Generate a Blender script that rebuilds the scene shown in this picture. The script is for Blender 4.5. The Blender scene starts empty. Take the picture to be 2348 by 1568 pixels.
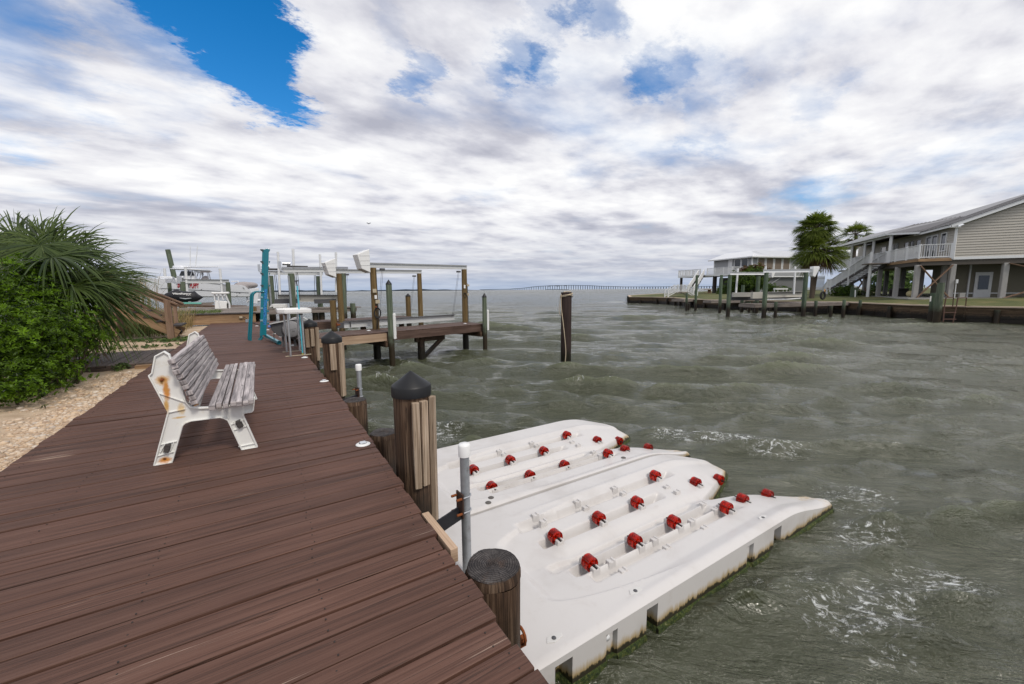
import bpy, math, random
import numpy as np
from mathutils import Vector, Matrix
random.seed(7); rng = np.random.default_rng(7)
S = bpy.context.scene
COL = S.collection
rad = math.radians
V = Vector

# ------------------------------------------------------------------ camera model (also used to survey positions)
W_, H_, F_ = 2347.0, 1568.0, 930.0
PITCH, ROLL, YAW, CZ = math.atan(119.5 / 930), rad(.5), rad(32), 2.25
FW = np.array([math.sin(YAW) * math.cos(PITCH), math.cos(YAW) * math.cos(PITCH), -math.sin(PITCH)])
_r = np.array([math.cos(YAW), -math.sin(YAW), 0.0]); _u = np.cross(_r, FW)
CR = math.cos(ROLL) * _r - math.sin(ROLL) * _u
CU = math.sin(ROLL) * _r + math.cos(ROLL) * _u
KS = W_ / 3840.0

def ray(px, py):
    return FW + CR * ((px - W_ / 2) / F_) + CU * ((H_ / 2 - py) / F_)
def G(px, py, z=0.0):                       # where a sight line meets a level
    d = ray(px, py); t = (z - CZ) / d[2]; return V((d[0] * t, d[1] * t, z))
def AY(px, py, Y):                          # where it meets the plane y = Y
    d = ray(px, py); t = Y / d[1]; return V((d[0] * t, Y, d[2] * t + CZ))
def AX(px, py, X):
    d = ray(px, py); t = X / d[0]; return V((X, d[1] * t, d[2] * t + CZ))
def AT(px, py, b):                          # height above a base point
    n = np.array(b[:2]); L = np.linalg.norm(n); n = n / L
    d = ray(px, py); t = L / (d[:2] @ n); return float(d[2] * t + CZ)
def PF(px, py, dep):
    d = ray(px, py) * dep; return V((d[0], d[1], d[2] + CZ))
def Z(reg, wout, x, y):
    s = wout / (reg[2] - reg[0]); return ((reg[0] + x / s) * KS, (reg[1] + y / s) * KS)
R1 = lambda x, y: Z((0, 750, 960, 1400), 2316, x, y)
R2 = lambda x, y: Z((550, 850, 1250, 1400), 1996, x, y)
R3 = lambda x, y: Z((900, 900, 1500, 1400), 1882, x, y)
R4 = lambda x, y: Z((1100, 900, 1900, 1400), 2348, x, y)
R5 = lambda x, y: Z((2340, 750, 3100, 1250), 2348, x, y)
R6 = lambda x, y: Z((3000, 700, 3840, 1250), 2348, x, y)
R8 = lambda x, y: Z((600, 1000, 1000, 1250), 2348, x, y)
RB = lambda x, y: Z((1800, 1000, 2600, 1400), 2348, x, y)
RQ = lambda x, y: Z((1300, 1300, 2000, 2000), 1568, x, y)
RW = lambda x, y: Z((1150, 1200, 1500, 1550), 1568, x, y)

# ------------------------------------------------------------------ objects
def tag(o, label=None, cat=None, group=None, kind=None):
    if label: o['label'] = label
    if cat: o['category'] = cat
    if group: o['group'] = group
    if kind: o['kind'] = kind
    return o
def thing(name, label, cat, loc=(0, 0, 0), group=None):
    o = bpy.data.objects.new(name, None); COL.objects.link(o); o.location = loc
    o.empty_display_size = .2
    return tag(o, label, cat, group)
def kids(o):
    return [c for c in bpy.data.objects if c.parent == o]
def dup(o, loc, label=None, parent=None):
    c = o.copy(); COL.objects.link(c)
    if parent is None: c.location = loc
    else: c.parent = parent
    if label: c['label'] = label
    for k in kids(o): dup(k, None, None, c)
    return c
def rootloc(o):
    while o.parent: o = o.parent
    return o.location

class MB:
    def __init__(s): s.v = []; s.f = []; s.uv = []; s.r = []; s.m = []; s.sm = []
    def add(s, vs, fs, uvs=None, mi=0, sm=False, rnd=None):
        b = len(s.v); s.v.extend([tuple(x) for x in vs]); rnd = random.random() if rnd is None else rnd
        for i, f in enumerate(fs):
            s.f.append([j + b for j in f]); s.m.append(mi); s.sm.append(sm); s.r.append(rnd)
            s.uv.append(uvs[i] if uvs else [(vs[j][0] + vs[j][1], vs[j][2]) for j in f])
        return s
    def obox(s, c, a, b, d, mi=0, rnd=None):     # c centre, a b d half vectors, grain along a
        c, a, b, d = V(c), V(a), V(b), V(d)
        P = [c + a * i + b * j + d * k for i in (-1, 1) for j in (-1, 1) for k in (-1, 1)]
        la, lb, ld = a.length, b.length, d.length
        Q = [(i * la, j * lb, k * ld) for i in (-1, 1) for j in (-1, 1) for k in (-1, 1)]
        fs = [(0, 1, 3, 2), (4, 6, 7, 5), (0, 4, 5, 1), (2, 3, 7, 6), (0, 2, 6, 4), (1, 5, 7, 3)]
        if a.cross(b).dot(d) < 0: fs = [f[::-1] for f in fs]
        uvs = []
        for f in fs:
            q = [Q[j] for j in f]
            if f in (fs[0], fs[1]): uvs.append([(x[1] * .3, x[2] + 5) for x in q])
            elif f in (fs[2], fs[3]): uvs.append([(x[0], x[2] + 2) for x in q])
            else: uvs.append([(x[0], x[1]) for x in q])
        return s.add(P, fs, uvs, mi, False, rnd)
    def box(s, c, size, rz=0.0, mi=0, rnd=None):
        x, y, z = [q / 2 for q in size]; co, si = math.cos(rz), math.sin(rz)
        ax = [V((co * x, si * x, 0)), V((-si * y, co * y, 0)), V((0, 0, z))]
        ax.sort(key=lambda q: -q.length)
        return s.obox(c, ax[0], ax[1], ax[2], mi, rnd)
    def bar(s, p0, p1, w, h, up=(0, 0, 1), mi=0, rnd=None):
        p0, p1 = V(p0), V(p1); d = p1 - p0; up = V(up)
        if abs(d.normalized().dot(up)) > .98: up = V((0, 1, 0)) if abs(d.normalized().y) < .9 else V((1, 0, 0))
        sd = d.cross(up).normalized(); u2 = sd.cross(d).normalized()
        return s.obox((p0 + p1) / 2, d / 2, sd * (w / 2), u2 * (h / 2), mi, rnd)
    def cyl(s, p0, p1, r0, r1=None, n=14, mi=0, caps=True, rnd=None, wob=0.0, rings=1):
        p0, p1 = V(p0), V(p1); r1 = r0 if r1 is None else r1; d = (p1 - p0); L = d.length; d = d / L
        a = d.orthogonal().normalized(); b = d.cross(a)
        if abs(d.z) > .9: a = V((1, 0, 0)); b = d.cross(a).normalized(); a = b.cross(d).normalized()
        vs = []; fs = []; uvs = []
        ph = random.random() * 6
        for k in range(rings + 1):
            t = k / rings; r = r0 + (r1 - r0) * t
            for i in range(n):
                A = 2 * math.pi * i / n
                rr = r * (1 + wob * (math.sin(3 * A + ph) * .5 + math.sin(5 * A + 2 * ph + t * 3) * .35 + math.sin(t * 7 + ph) * .3))
                vs.append(p0 + d * (L * t) + a * (rr * math.cos(A)) + b * (rr * math.sin(A)))
        for k in range(rings):
            for i in range(n):
                j = (i + 1) % n
                fs.append((k * n + i, k * n + j, (k + 1) * n + j, (k + 1) * n + i))
                c0, c1 = 2 * math.pi * r0 * i / n, 2 * math.pi * r0 * (i + 1) / n; t0, t1 = L * k / rings, L * (k + 1) / rings
                uvs.append([(t0, c0), (t0, c1), (t1, c1), (t1, c0)])
        rnd = random.random() if rnd is None else rnd
        s.add(vs, fs, uvs, mi, True, rnd)
        if caps:
            m = rings * n; e0 = vs[:n]; e1 = vs[m:]
            s.add(e1, [tuple(range(n))], [[((x - p1).dot(a) * .3, (x - p1).dot(b) + 5) for x in e1]], mi, False, rnd)
            s.add(e0, [tuple(range(n))[::-1]], [[((x - p0).dot(a) * .3, (x - p0).dot(b) + 5) for x in e0[::-1]]], mi, False, rnd)
        return s
    def tube(s, pts, r, n=8, closed=False, mi=0, caps=True):
        pts = [V(p) for p in pts]; N = len(pts); vs = []; fs = []; ref = None
        for i, p in enumerate(pts):
            if closed: t = (pts[(i + 1) % N] - pts[i - 1])
            else: t = pts[min(i + 1, N - 1)] - pts[max(i - 1, 0)]
            t.normalize()
            if ref is None: ref = t.orthogonal().normalized()
            ref = (ref - t * ref.dot(t)).normalized(); b = t.cross(ref)
            rr = r[i] if isinstance(r, (list, tuple)) else r
            vs += [p + ref * (rr * math.cos(2 * math.pi * k / n)) + b * (rr * math.sin(2 * math.pi * k / n)) for k in range(n)]
        for i in range(N if closed else N - 1):
            i2 = (i + 1) % N
            fs += [(i * n + k, i * n + (k + 1) % n, i2 * n + (k + 1) % n, i2 * n + k) for k in range(n)]
        s.add(vs, fs, None, mi, True)
        if caps and not closed:
            s.add(vs[:n], [tuple(range(n))[::-1]], None, mi); s.add(vs[-n:], [tuple(range(n))], None, mi)
        return s
    def lathe(s, prof, c, n=20, mi=0, ax=None):     # prof (radius, height)
        c = V(c); ax = V(ax or (0, 0, 1)).normalized(); a = ax.orthogonal().normalized(); b = ax.cross(a)
        vs = []; fs = []
        for r, z in prof: vs += [c + ax * z + (a * math.cos(2 * math.pi * k / n) + b * math.sin(2 * math.pi * k / n)) * max(r, 1e-4) for k in range(n)]
        for i in range(len(prof) - 1):
            fs += [(i * n + k, i * n + (k + 1) % n, (i + 1) * n + (k + 1) % n, (i + 1) * n + k) for k in range(n)]
        return s.add(vs, fs, None, mi, True)
    def prism(s, poly, o, ax, ay, az, mi=0, rnd=None):   # 2-D outline in (ax, ay), extruded by vector az
        o, ax, ay, az = V(o), V(ax), V(ay), V(az); n = len(poly)
        A = [o + ax * p[0] + ay * p[1] for p in poly]; B = [p + az for p in A]
        ar = sum(poly[i][0] * poly[(i + 1) % n][1] - poly[(i + 1) % n][0] * poly[i][1] for i in range(n))
        flip = (ar > 0) == (ax.cross(ay).dot(az) > 0)
        fs = [tuple(range(n))[::-1] if flip else tuple(range(n)), tuple(range(n, 2 * n)) if flip else tuple(range(n, 2 * n))[::-1]]
        for i in range(n):
            j = (i + 1) % n; q = (i, j, j + n, i + n); fs.append(q if flip else q[::-1])
        P = A + B; l = [(p[0], p[1]) for p in poly] * 2; th = az.length
        uvs = [[l[j] for j in f] for f in fs[:2]] + [[(l[j][0] + l[j][1], (0 if j < n else th)) for j in f] for f in fs[2:]]
        return s.add(P, fs, uvs, mi, False, rnd)
    def quad(s, a, b, c, d, mi=0, rnd=None):
        a, b, c, d = V(a), V(b), V(c), V(d); w = (b - a).length; h = (d - a).length
        return s.add([a, b, c, d], [(0, 1, 2, 3)], [[(0, 0), (w, 0), (w, h), (0, h)]], mi, False, rnd)
    def ball(s, c, r, n=10, m=7, mi=0):
        c = V(c); r = (r, r, r) if not isinstance(r, (tuple, list)) else r; vs = []; fs = []
        for i in range(m + 1):
            t = math.pi * i / m
            for k in range(n):
                p = 2 * math.pi * k / n
                vs.append(c + V((r[0] * math.sin(t) * math.cos(p), r[1] * math.sin(t) * math.sin(p), r[2] * math.cos(t))))
        for i in range(m):
            fs += [(i * n + k, (i + 1) * n + k, (i + 1) * n + (k + 1) % n, i * n + (k + 1) % n) for k in range(n)]
        return s.add(vs, fs, None, mi, True)
    def build(s, name, mats, parent=None, loc=None, bevel=0, seg=2, smooth=False):
        if not isinstance(mats, (list, tuple)): mats = [mats]
        o0 = V(rootloc(parent)) if parent else V(loc or (0, 0, 0))
        me = bpy.data.meshes.new(name)
        v = np.array([tuple(x) for x in s.v], dtype=np.float64) - np.array(o0)
        me.from_pydata(v.tolist(), [], s.f)
        uvl = me.uv_layers.new(name='UVMap')
        flat = np.array([c for u in s.uv for c in u], dtype=np.float32).ravel()
        uvl.data.foreach_set('uv', flat)
        at = me.attributes.new('rnd', 'FLOAT', 'FACE'); at.data.foreach_set('value', np.array(s.r, dtype=np.float32))
        me.polygons.foreach_set('material_index', s.m)
        me.polygons.foreach_set('use_smooth', [True] * len(s.f) if smooth else s.sm)
        for m in mats: me.materials.append(m)
        me.validate(); me.update()
        o = bpy.data.objects.new(name, me); COL.objects.link(o)
        if parent: o.parent = parent
        else: o.location = o0
        if bevel:
            b = o.modifiers.new('bevel', 'BEVEL'); b.width = bevel; b.segments = seg; b.limit_method = 'ANGLE'; b.angle_limit = rad(35)
        return o
def npmesh(name, v, f, mats, parent=None, loc=None, rnd=None, smooth=False, uv=None):
    """v (N,3) float array, f (M,k) int array"""
    o0 = np.array(rootloc(parent) if parent else (loc or (0, 0, 0)))
    me = bpy.data.meshes.new(name); v = np.asarray(v, dtype=np.float32) - o0.astype(np.float32); f = np.asarray(f, dtype=np.int32)
    k = f.shape[1]; me.vertices.add(len(v)); me.vertices.foreach_set('co', v.ravel())
    me.loops.add(f.size); me.loops.foreach_set('vertex_index', f.ravel())
    me.polygons.add(len(f)); me.polygons.foreach_set('loop_start', np.arange(0, f.size, k, dtype=np.int32))
    me.polygons.foreach_set('use_smooth', np.full(len(f), smooth))
    me.update(calc_edges=True)
    if rnd is not None:
        at = me.attributes.new('rnd', 'FLOAT', 'FACE'); at.data.foreach_set('value', np.asarray(rnd, dtype=np.float32))
    if uv is not None:
        l = me.uv_layers.new(name='UVMap'); l.data.foreach_set('uv', np.asarray(uv, dtype=np.float32).ravel())
    for m in (mats if isinstance(mats, (list, tuple)) else [mats]): me.materials.append(m)
    o = bpy.data.objects.new(name, me); COL.objects.link(o)
    if parent: o.parent = parent
    else: o.location = o0
    return o
def text_mesh(txt, size, o, ax, ay, depth=.002, mi=0, width=None, bold=.0):
    """lettering as flat mesh geometry: returns MB"""
    cu = bpy.data.curves.new('lettering', 'FONT'); cu.body = txt; cu.size = size; cu.extrude = depth; cu.resolution_u = 3; cu.offset = size * bold
    t = bpy.data.objects.new('lettering', cu); COL.objects.link(t)
    dg = bpy.context.evaluated_depsgraph_get(); me = bpy.data.meshes.new_from_object(t.evaluated_get(dg))
    vs = [V(x.co) for x in me.vertices]; fs = [tuple(p.vertices) for p in me.polygons]
    x0 = min(p.x for p in vs); x1 = max(p.x for p in vs); k = (width / (x1 - x0)) if width else 1.0
    o, ax, ay = V(o), V(ax).normalized(), V(ay).normalized(); az = ax.cross(ay)
    m = MB(); m.add([o + ax * ((p.x - x0) * k) + ay * p.y + az * p.z for p in vs], fs, None, mi)
    bpy.data.objects.remove(t); bpy.data.curves.remove(cu); bpy.data.meshes.remove(me)
    return m

# ------------------------------------------------------------------ materials
def C(r, g, b):
    f = lambda c: c / 12.92 if c <= .04045 else ((c + .055) / 1.055) ** 2.4
    return (f(r / 255), f(g / 255), f(b / 255), 1)
def N(nt, t, inp=None, **p):
    n = nt.nodes.new(t)
    for k, v in p.items(): setattr(n, k, v)
    for k, v in (inp or {}).items():
        s = n.inputs[k]
        if isinstance(v, bpy.types.NodeSocket): nt.links.new(v, s)
        else: s.default_value = v
    return n
def mth(nt, op, a, b=0.0, c=None, clamp=False):
    i = {0: a, 1: b}
    if c is not None: i[2] = c
    return N(nt, 'ShaderNodeMath', i, operation=op, use_clamp=clamp).outputs[0]
def mix(nt, f, a, b, mode='MIX'):
    n = N(nt, 'ShaderNodeMix', None, data_type='RGBA', blend_type=mode)
    for i, v in ((0, f), (6, a), (7, b)):
        if isinstance(v, bpy.types.NodeSocket): nt.links.new(v, n.inputs[i])
        else: n.inputs[i].default_value = v
    return n.outputs[2]
def ramp(nt, f, st, interp='LINEAR'):
    n = N(nt, 'ShaderNodeValToRGB', {0: f}); cr = n.color_ramp; cr.interpolation = interp
    while len(cr.elements) < len(st): cr.elements.new(.5)
    for e, (p, c) in zip(cr.elements, st): e.position = p; e.color = c if len(c) == 4 else (*c, 1)
    return n.outputs[0]
def sstep(nt, x, a, b):
    return N(nt, 'ShaderNodeMapRange', {0: x, 1: a, 2: b, 3: 0.0, 4: 1.0}, interpolation_type='SMOOTHSTEP').outputs[0]
def noise(nt, vec, scale, detail=4, rough=.55, dist=0.0):
    i = {'Scale': scale, 'Detail': detail, 'Roughness': rough, 'Distortion': dist}
    if vec is not None: i['Vector'] = vec
    return N(nt, 'ShaderNodeTexNoise', i).outputs[0]
def newmat(name):
    m = bpy.data.materials.new(name); m.use_nodes = True; nt = m.node_tree; nt.nodes.clear()
    out = N(nt, 'ShaderNodeOutputMaterial'); b = N(nt, 'ShaderNodeBsdfPrincipled')
    nt.links.new(b.outputs[0], out.inputs[0]); return m, nt, b, out
def setc(nt, b, **k):
    for n, v in k.items():
        s = b.inputs[n.replace('_', ' ')]
        if isinstance(v, bpy.types.NodeSocket): nt.links.new(v, s)
        else: s.default_value = v
def bump(nt, b, h, strength=.3, dist=.01):
    n = N(nt, 'ShaderNodeBump', {'Height': h, 'Strength': strength, 'Distance': dist}); nt.links.new(n.outputs[0], b.inputs['Normal'])
def rndattr(nt): return N(nt, 'ShaderNodeAttribute', None, attribute_name='rnd').outputs['Fac']
def wpos(nt): return N(nt, 'ShaderNodeNewGeometry').outputs['Position']

def wood(name, dark, mid, light, su=1.2, sv=28, rough=.75, var=.35, wear=None, wet=None, bmp=.35, top=None, spec=.3, cracks=0):
    """grain runs along each piece (UV.x is the length of the piece in metres)"""
    m, nt, b, _ = newmat(name)
    uv = N(nt, 'ShaderNodeUVMap').outputs[0]; r = rndattr(nt)
    sp = N(nt, 'ShaderNodeSeparateXYZ', {0: uv})
    def vec(a, c, off):
        return N(nt, 'ShaderNodeCombineXYZ', {0: mth(nt, 'MULTIPLY_ADD', sp.outputs[0], a, mth(nt, 'MULTIPLY', r, 50.0 + off)),
                 1: mth(nt, 'MULTIPLY_ADD', sp.outputs[1], c, mth(nt, 'MULTIPLY', r, 71.0)), 2: mth(nt, 'MULTIPLY', r, 9.0)}).outputs[0]
    g = noise(nt, vec(su, sv, 0), 1, 7, .62, .7)
    fine = noise(nt, vec(su * 2.2, sv * 5, 3), 1, 3, .6, .3)
    h = mth(nt, 'ADD', mth(nt, 'MULTIPLY', g, .65), mth(nt, 'MULTIPLY', fine, .35))
    col = ramp(nt, h, [(.34, dark), (.5, mid), (.66, light)])
    blot = noise(nt, wpos(nt), 1.7, 3)
    v = mth(nt, 'ADD', mth(nt, 'MULTIPLY_ADD', r, var, 1 - var / 2), mth(nt, 'MULTIPLY_ADD', blot, .5, -.25))
    col = N(nt, 'ShaderNodeHueSaturation', {'Color': col, 'Value': v}).outputs[0]
    if wear:
        wcol, lo, hi = wear
        w = noise(nt, vec(su * .9, sv * 1.6, 11), 1, 6, .7, .4); w2 = noise(nt, wpos(nt), 1.1, 2)
        f = sstep(nt, mth(nt, 'ADD', w, mth(nt, 'MULTIPLY_ADD', w2, .5, -.25)), lo, hi)
        col = mix(nt, f, col, wcol)
    if cracks:
        ck = noise(nt, vec(su * .45, sv * .9, 23), 1, 2, .5, .2)
        cf = sstep(nt, mth(nt, 'ABSOLUTE', mth(nt, 'SUBTRACT', ck, .5)), .012, .0)
        col = mix(nt, mth(nt, 'MULTIPLY', cf, cracks), col, (.012, .009, .007, 1))
        h = mth(nt, 'SUBTRACT', h, mth(nt, 'MULTIPLY', cf, .6))
    pz = N(nt, 'ShaderNodeSeparateXYZ', {0: wpos(nt)}).outputs[2]
    wobz = mth(nt, 'ADD', pz, mth(nt, 'MULTIPLY_ADD', noise(nt, wpos(nt), 9, 3), .5, -.25))
    if top:
        tc, z0, z1 = top; col = mix(nt, sstep(nt, wobz, z0, z1), col, tc)
    if wet:
        wc, z0, z1 = wet; f = sstep(nt, wobz, z1, z0); col = mix(nt, f, col, wc)
        rough = mth(nt, 'MULTIPLY_ADD', f, -.35, rough)
    setc(nt, b, Base_Color=col, Roughness=rough, Specular_IOR_Level=spec); bump(nt, b, h, bmp, .006)
    return m
def plain(name, col, rough=.5, metal=0.0, var=.12, scale=6, spec=.5, bmp=0.0, dirt=None, coat=0.0):
    m, nt, b, _ = newmat(name)
    n = noise(nt, wpos(nt), scale, 5, .6)
    v = mth(nt, 'MULTIPLY_ADD', n, var * 2, 1 - var)
    c = N(nt, 'ShaderNodeHueSaturation', {'Color': col, 'Value': v}).outputs[0]
    if dirt:
        dc, lo, hi, ds = dirt; c = mix(nt, sstep(nt, noise(nt, wpos(nt), ds, 6, .65), lo, hi), c, dc)
    setc(nt, b, Base_Color=c, Roughness=mth(nt, 'MULTIPLY_ADD', n, .2, rough - .1), Metallic=metal, Specular_IOR_Level=spec, Coat_Weight=coat)
    if bmp: bump(nt, b, noise(nt, wpos(nt), scale * 8, 4), bmp, .004)
    return m
def leaf(name, dark, light, trans=.35, rough=.5, spec=.35):
    m, nt, b, out = newmat(name); r = rndattr(nt)
    col = ramp(nt, r, [(0, dark), (.75, light), (1, tuple(x * 1.35 for x in light[:3]) + (1,))])
    setc(nt, b, Base_Color=col, Roughness=rough, Specular_IOR_Level=spec)
    t = N(nt, 'ShaderNodeBsdfTranslucent', {0: N(nt, 'ShaderNodeHueSaturation', {'Color': col, 'Value': 1.3, 'Saturation': 1.1}).outputs[0]})
    mx = N(nt, 'ShaderNodeMixShader', {0: trans, 1: b.outputs[0], 2: t.outputs[0]}); nt.links.new(mx.outputs[0], out.inputs[0])
    return m

M = {}
M['deck'] = wood('deck stain', (.044, .0215, .015), (.102, .050, .035), (.138, .074, .054), su=.7, sv=26, rough=.66, var=.30,
                 wear=((.38, .28, .22, 1), .675, .79), bmp=.6, spec=.32, cracks=.45)
M['deckfar'] = wood('pier stain', (.048, .028, .020), (.092, .056, .043), (.15, .10, .08), su=.9, sv=24, rough=.65, var=.3, wear=((.3, .24, .2, 1), .72, .85), bmp=.4)
M['walk'] = wood('walk boards', (.05, .037, .03), (.085, .063, .052), (.12, .09, .075), su=.9, sv=24, rough=.7, var=.3)
M['raw'] = wood('raw timber', (.26, .17, .11), (.40, .28, .19), (.52, .38, .27), su=.8, sv=22, rough=.75, var=.25)
M['tan'] = wood('weathered tan timber', (.14, .085, .045), (.29, .185, .105), (.40, .27, .16), su=.8, sv=20, rough=.8, var=.3)
M['brown'] = wood('stair timber', (.10, .06, .04), (.205, .13, .088), (.31, .21, .15), su=.8, sv=20, rough=.8, var=.3)
M['tread'] = wood('dark tread', (.03, .026, .025), (.06, .052, .05), (.10, .09, .085), rough=.7)
M['grey'] = wood('silver bench timber', (.11, .10, .105), (.37, .335, .335), (.60, .55, .54), su=1.5, sv=17, rough=.8, var=.35, cracks=.6, bmp=.6)
M['batten'] = wood('rub strip', (.15, .10, .065), (.37, .28, .20), (.60, .50, .40), su=1.0, sv=55, rough=.8, var=.3, cracks=.7, bmp=.6)
M['pile'] = wood('dark piling', (.015, .009, .006), (.078, .045, .027), (.22, .15, .10), su=1.3, sv=34, rough=.75, var=.25, cracks=.8, bmp=.8, wet=((.012, .010, .007, 1), .25, .7))
M['pilegold'] = wood('golden piling', (.065, .042, .016), (.145, .096, .040), (.22, .155, .075), su=1.0, sv=22, rough=.8, var=.15, wet=((.016, .014, .009, 1), .55, 1.0))
M['pilegreen'] = wood('green treated piling', (.045, .062, .04), (.10, .125, .085), (.185, .20, .145), su=1.0, sv=22, rough=.8, var=.2, wet=((.03, .022, .012, 1), .55, 1.05))
M['pilefar'] = wood('far green piling', (.035, .055, .035), (.085, .12, .08), (.16, .19, .13), su=.8, sv=14, rough=.8, var=.3, wet=((.022, .016, .010, 1), .5, 1.25))
M['moor'] = wood('mooring post', (.014, .009, .008), (.036, .022, .019), (.075, .05, .042), su=.7, sv=18, rough=.65, var=.1, wet=((.012, .011, .006, 1), .25, .6))
M['bulk'] = wood('bulkhead timber', (.034, .023, .014), (.105, .07, .042), (.19, .135, .085), su=.6, sv=9, rough=.8, var=.4, wet=((.012, .009, .006, 1), .30, .62))
M['dockfar'] = wood('grey far dock', (.10, .085, .075), (.21, .18, .16), (.34, .30, .27), su=.6, sv=14, rough=.8, var=.3)
M['black'] = plain('black plastic', (.008, .0085, .010, 1), .48, var=.2, spec=.4)
M['blacksteel'] = plain('black bracket', (.012, .013, .018, 1), .45, var=.2)
M['white'] = plain('white plastic', (.78, .78, .77, 1), .42, var=.04)
M['whitepaint'] = plain('white paint', (.72, .73, .74, 1), .6, var=.06)
M['benchpaint'] = plain('cast bench paint', (.74, .74, .71, 1), .42, var=.05, dirt=((.60, .53, .40, 1), .62, .80, 7))
M['rust'] = plain('rust', (.20, .055, .012, 1), .9, var=.5, scale=40)
M['galv'] = plain('galvanised steel', (.36, .38, .40, 1), .5, .55, var=.28, scale=18, dirt=((.24, .24, .24, 1), .5, .75, 25))
M['steel'] = plain('bright steel', (.55, .56, .58, 1), .32, .8, var=.1)
M['alu'] = plain('aluminium beam', (.56, .57, .57, 1), .48, .25, var=.08)
M['alubeige'] = plain('beige beam', (.50, .48, .43, 1), .55, var=.08)
M['teal'] = plain('teal paint', (.0, .165, .215, 1), .32, var=.06, spec=.5, coat=.3)
M['blueletter'] = plain('blue lettering', (.04, .22, .62, 1), .5, var=.05)
M['cyan'] = plain('cyan handle', (.10, .50, .62, 1), .4, var=.05)
M['reel'] = plain('grey reel plastic', (.25, .25, .26, 1), .5, var=.06)
M['reeldark'] = plain('dark reel plastic', (.075, .075, .08, 1), .5, var=.08)
M['hose'] = plain('cream hose', (.45, .42, .35, 1), .6)
M['rope'] = plain('mooring rope', (.52, .43, .31, 1), .9, var=.25, scale=60)
M['cable'] = plain('dark cable', (.02, .02, .022, 1), .6)
M['wire'] = plain('wire rope', (.16, .16, .17, 1), .5, .5)
M['beige'] = plain('beige box', (.46, .40, .29, 1), .6)
M['lamp'] = plain('red indicator', (.9, .12, .05, 1), .3)
M['gel'] = plain('white gelcoat', (.70, .715, .75, 1), .25, var=.03, spec=.5)
M['gelgrey'] = plain('grey hull line', (.12, .125, .14, 1), .4)
M['window'] = plain('dark glazing', (.02, .025, .03, 1), .08, spec=.7)
M['cover'] = plain('grey motor cover', (.36, .33, .33, 1), .9, var=.15, bmp=.3)
M['skicover'] = plain('black ski cover', (.010, .010, .014, 1), .6, var=.3, bmp=.2)
M['redletter'] = plain('red lettering', (.33, .008, .018, 1), .4, var=.2)
M['greyart'] = plain('grey hull art', (.09, .09, .09, 1), .5, var=.5, scale=14)
M['seafoam'] = plain('sea green edge', (.16, .48, .40, 1), .5)
M['concrete'] = plain('concrete column', (.33, .32, .31, 1), .85, var=.18, scale=4, bmp=.3)
M['slab'] = plain('concrete slab', (.34, .33, .31, 1), .85, var=.12)
M['sidetan'] = plain('tan grey siding', (.46, .43, .38, 1), .7, var=.04)
M['sidegrey'] = plain('blue grey siding', (.33, .34, .355, 1), .7, var=.04)
M['lowerwall'] = plain('shaded lower wall', (.13, .12, .09, 1), .8)  # shade under the house is put into this dark colour
M['under'] = plain('shaded house underside', (.075, .065, .055, 1), .8, var=.12)  # painted darker to stand for the shade below the floor
M['undergrey'] = plain('grey skirting', (.15, .155, .16, 1), .8, var=.1)
M['roofgrey'] = plain('grey metal roof', (.185, .18, .185, 1), .38, .3, var=.06)
M['roofwhite'] = plain('white metal roof', (.72, .73, .75, 1), .45, var=.03)
M['doorpaint'] = plain('grey white door', (.52, .53, .54, 1), .5)
M['blind'] = plain('tan blind', (.17, .135, .105, 1), .7, var=.1)
M['capboard'] = plain('bulkhead cap', (.50, .40, .30, 1), .8, var=.15)
M['tyre'] = plain('tyre rubber', (.012, .012, .012, 1), .7)
M['orange'] = plain('orange strap', (.75, .33, .03, 1), .6)
M['rustiron'] = plain('rusty ladder', (.085, .042, .028, 1), .8, var=.4, scale=20)
M['bridge'] = plain('hazed bridge concrete', (.075, .095, .125, 1), .85, var=.05, scale=.01)  # blue cast stands in for distance haze, mixed into the base colour
M['farwood'] = plain('hazed far woodland', (.035, .055, .085, 1), .9, var=.25, scale=.004)  # distance haze given as a bluish tone in the colour itself
M['bark'] = plain('palm trunk', (.07, .052, .038, 1), .9, var=.35, scale=14, bmp=.8)
M['stemw'] = plain('woody stem', (.07, .05, .03, 1), .9, var=.3)
M['palmleaf'] = leaf('palmetto blade', (.014, .034, .009, 1), (.105, .15, .036, 1), .32, .5, .3)
M['palmfar'] = leaf('sabal blade', (.035, .065, .012, 1), (.20, .25, .045, 1), .38, .55, .25)
M['palmdead'] = leaf('dead palm blade', (.07, .04, .018, 1), (.17, .11, .055, 1), .2)
M['shrubleaf'] = leaf('glossy shrub leaf', (.004, .014, .002, 1), (.13, .235, .014, 1), .36, .45, .3)
M['bushleaf'] = leaf('bush leaf', (.014, .036, .006, 1), (.09, .15, .018, 1), .35)
M['redleaf'] = leaf('reddish leaf', (.05, .03, .015, 1), (.16, .085, .03, 1), .3)
M['vineleaf'] = leaf('vine leaf', (.03, .06, .015, 1), (.11, .17, .045, 1), .3)
M['drygrass'] = leaf('dry grass', (.12, .09, .04, 1), (.34, .26, .12, 1), .3)
M['grassgreen'] = leaf('green grass blades', (.05, .075, .02, 1), (.14, .19, .06, 1), .3)
# ------------------------------------------------------------------ camera, sky, sun
cam = bpy.data.cameras.new('camera'); co = bpy.data.objects.new('camera', cam); COL.objects.link(co)
cam.sensor_width = 36; cam.lens = 36 * F_ / W_; cam.clip_start = .05; cam.clip_end = 30000
Mx = Matrix([[CR[0], CU[0], -FW[0], 0], [CR[1], CU[1], -FW[1], 0], [CR[2], CU[2], -FW[2], CZ], [0, 0, 0, 1]])
co.matrix_world = Mx; S.camera = co

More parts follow.
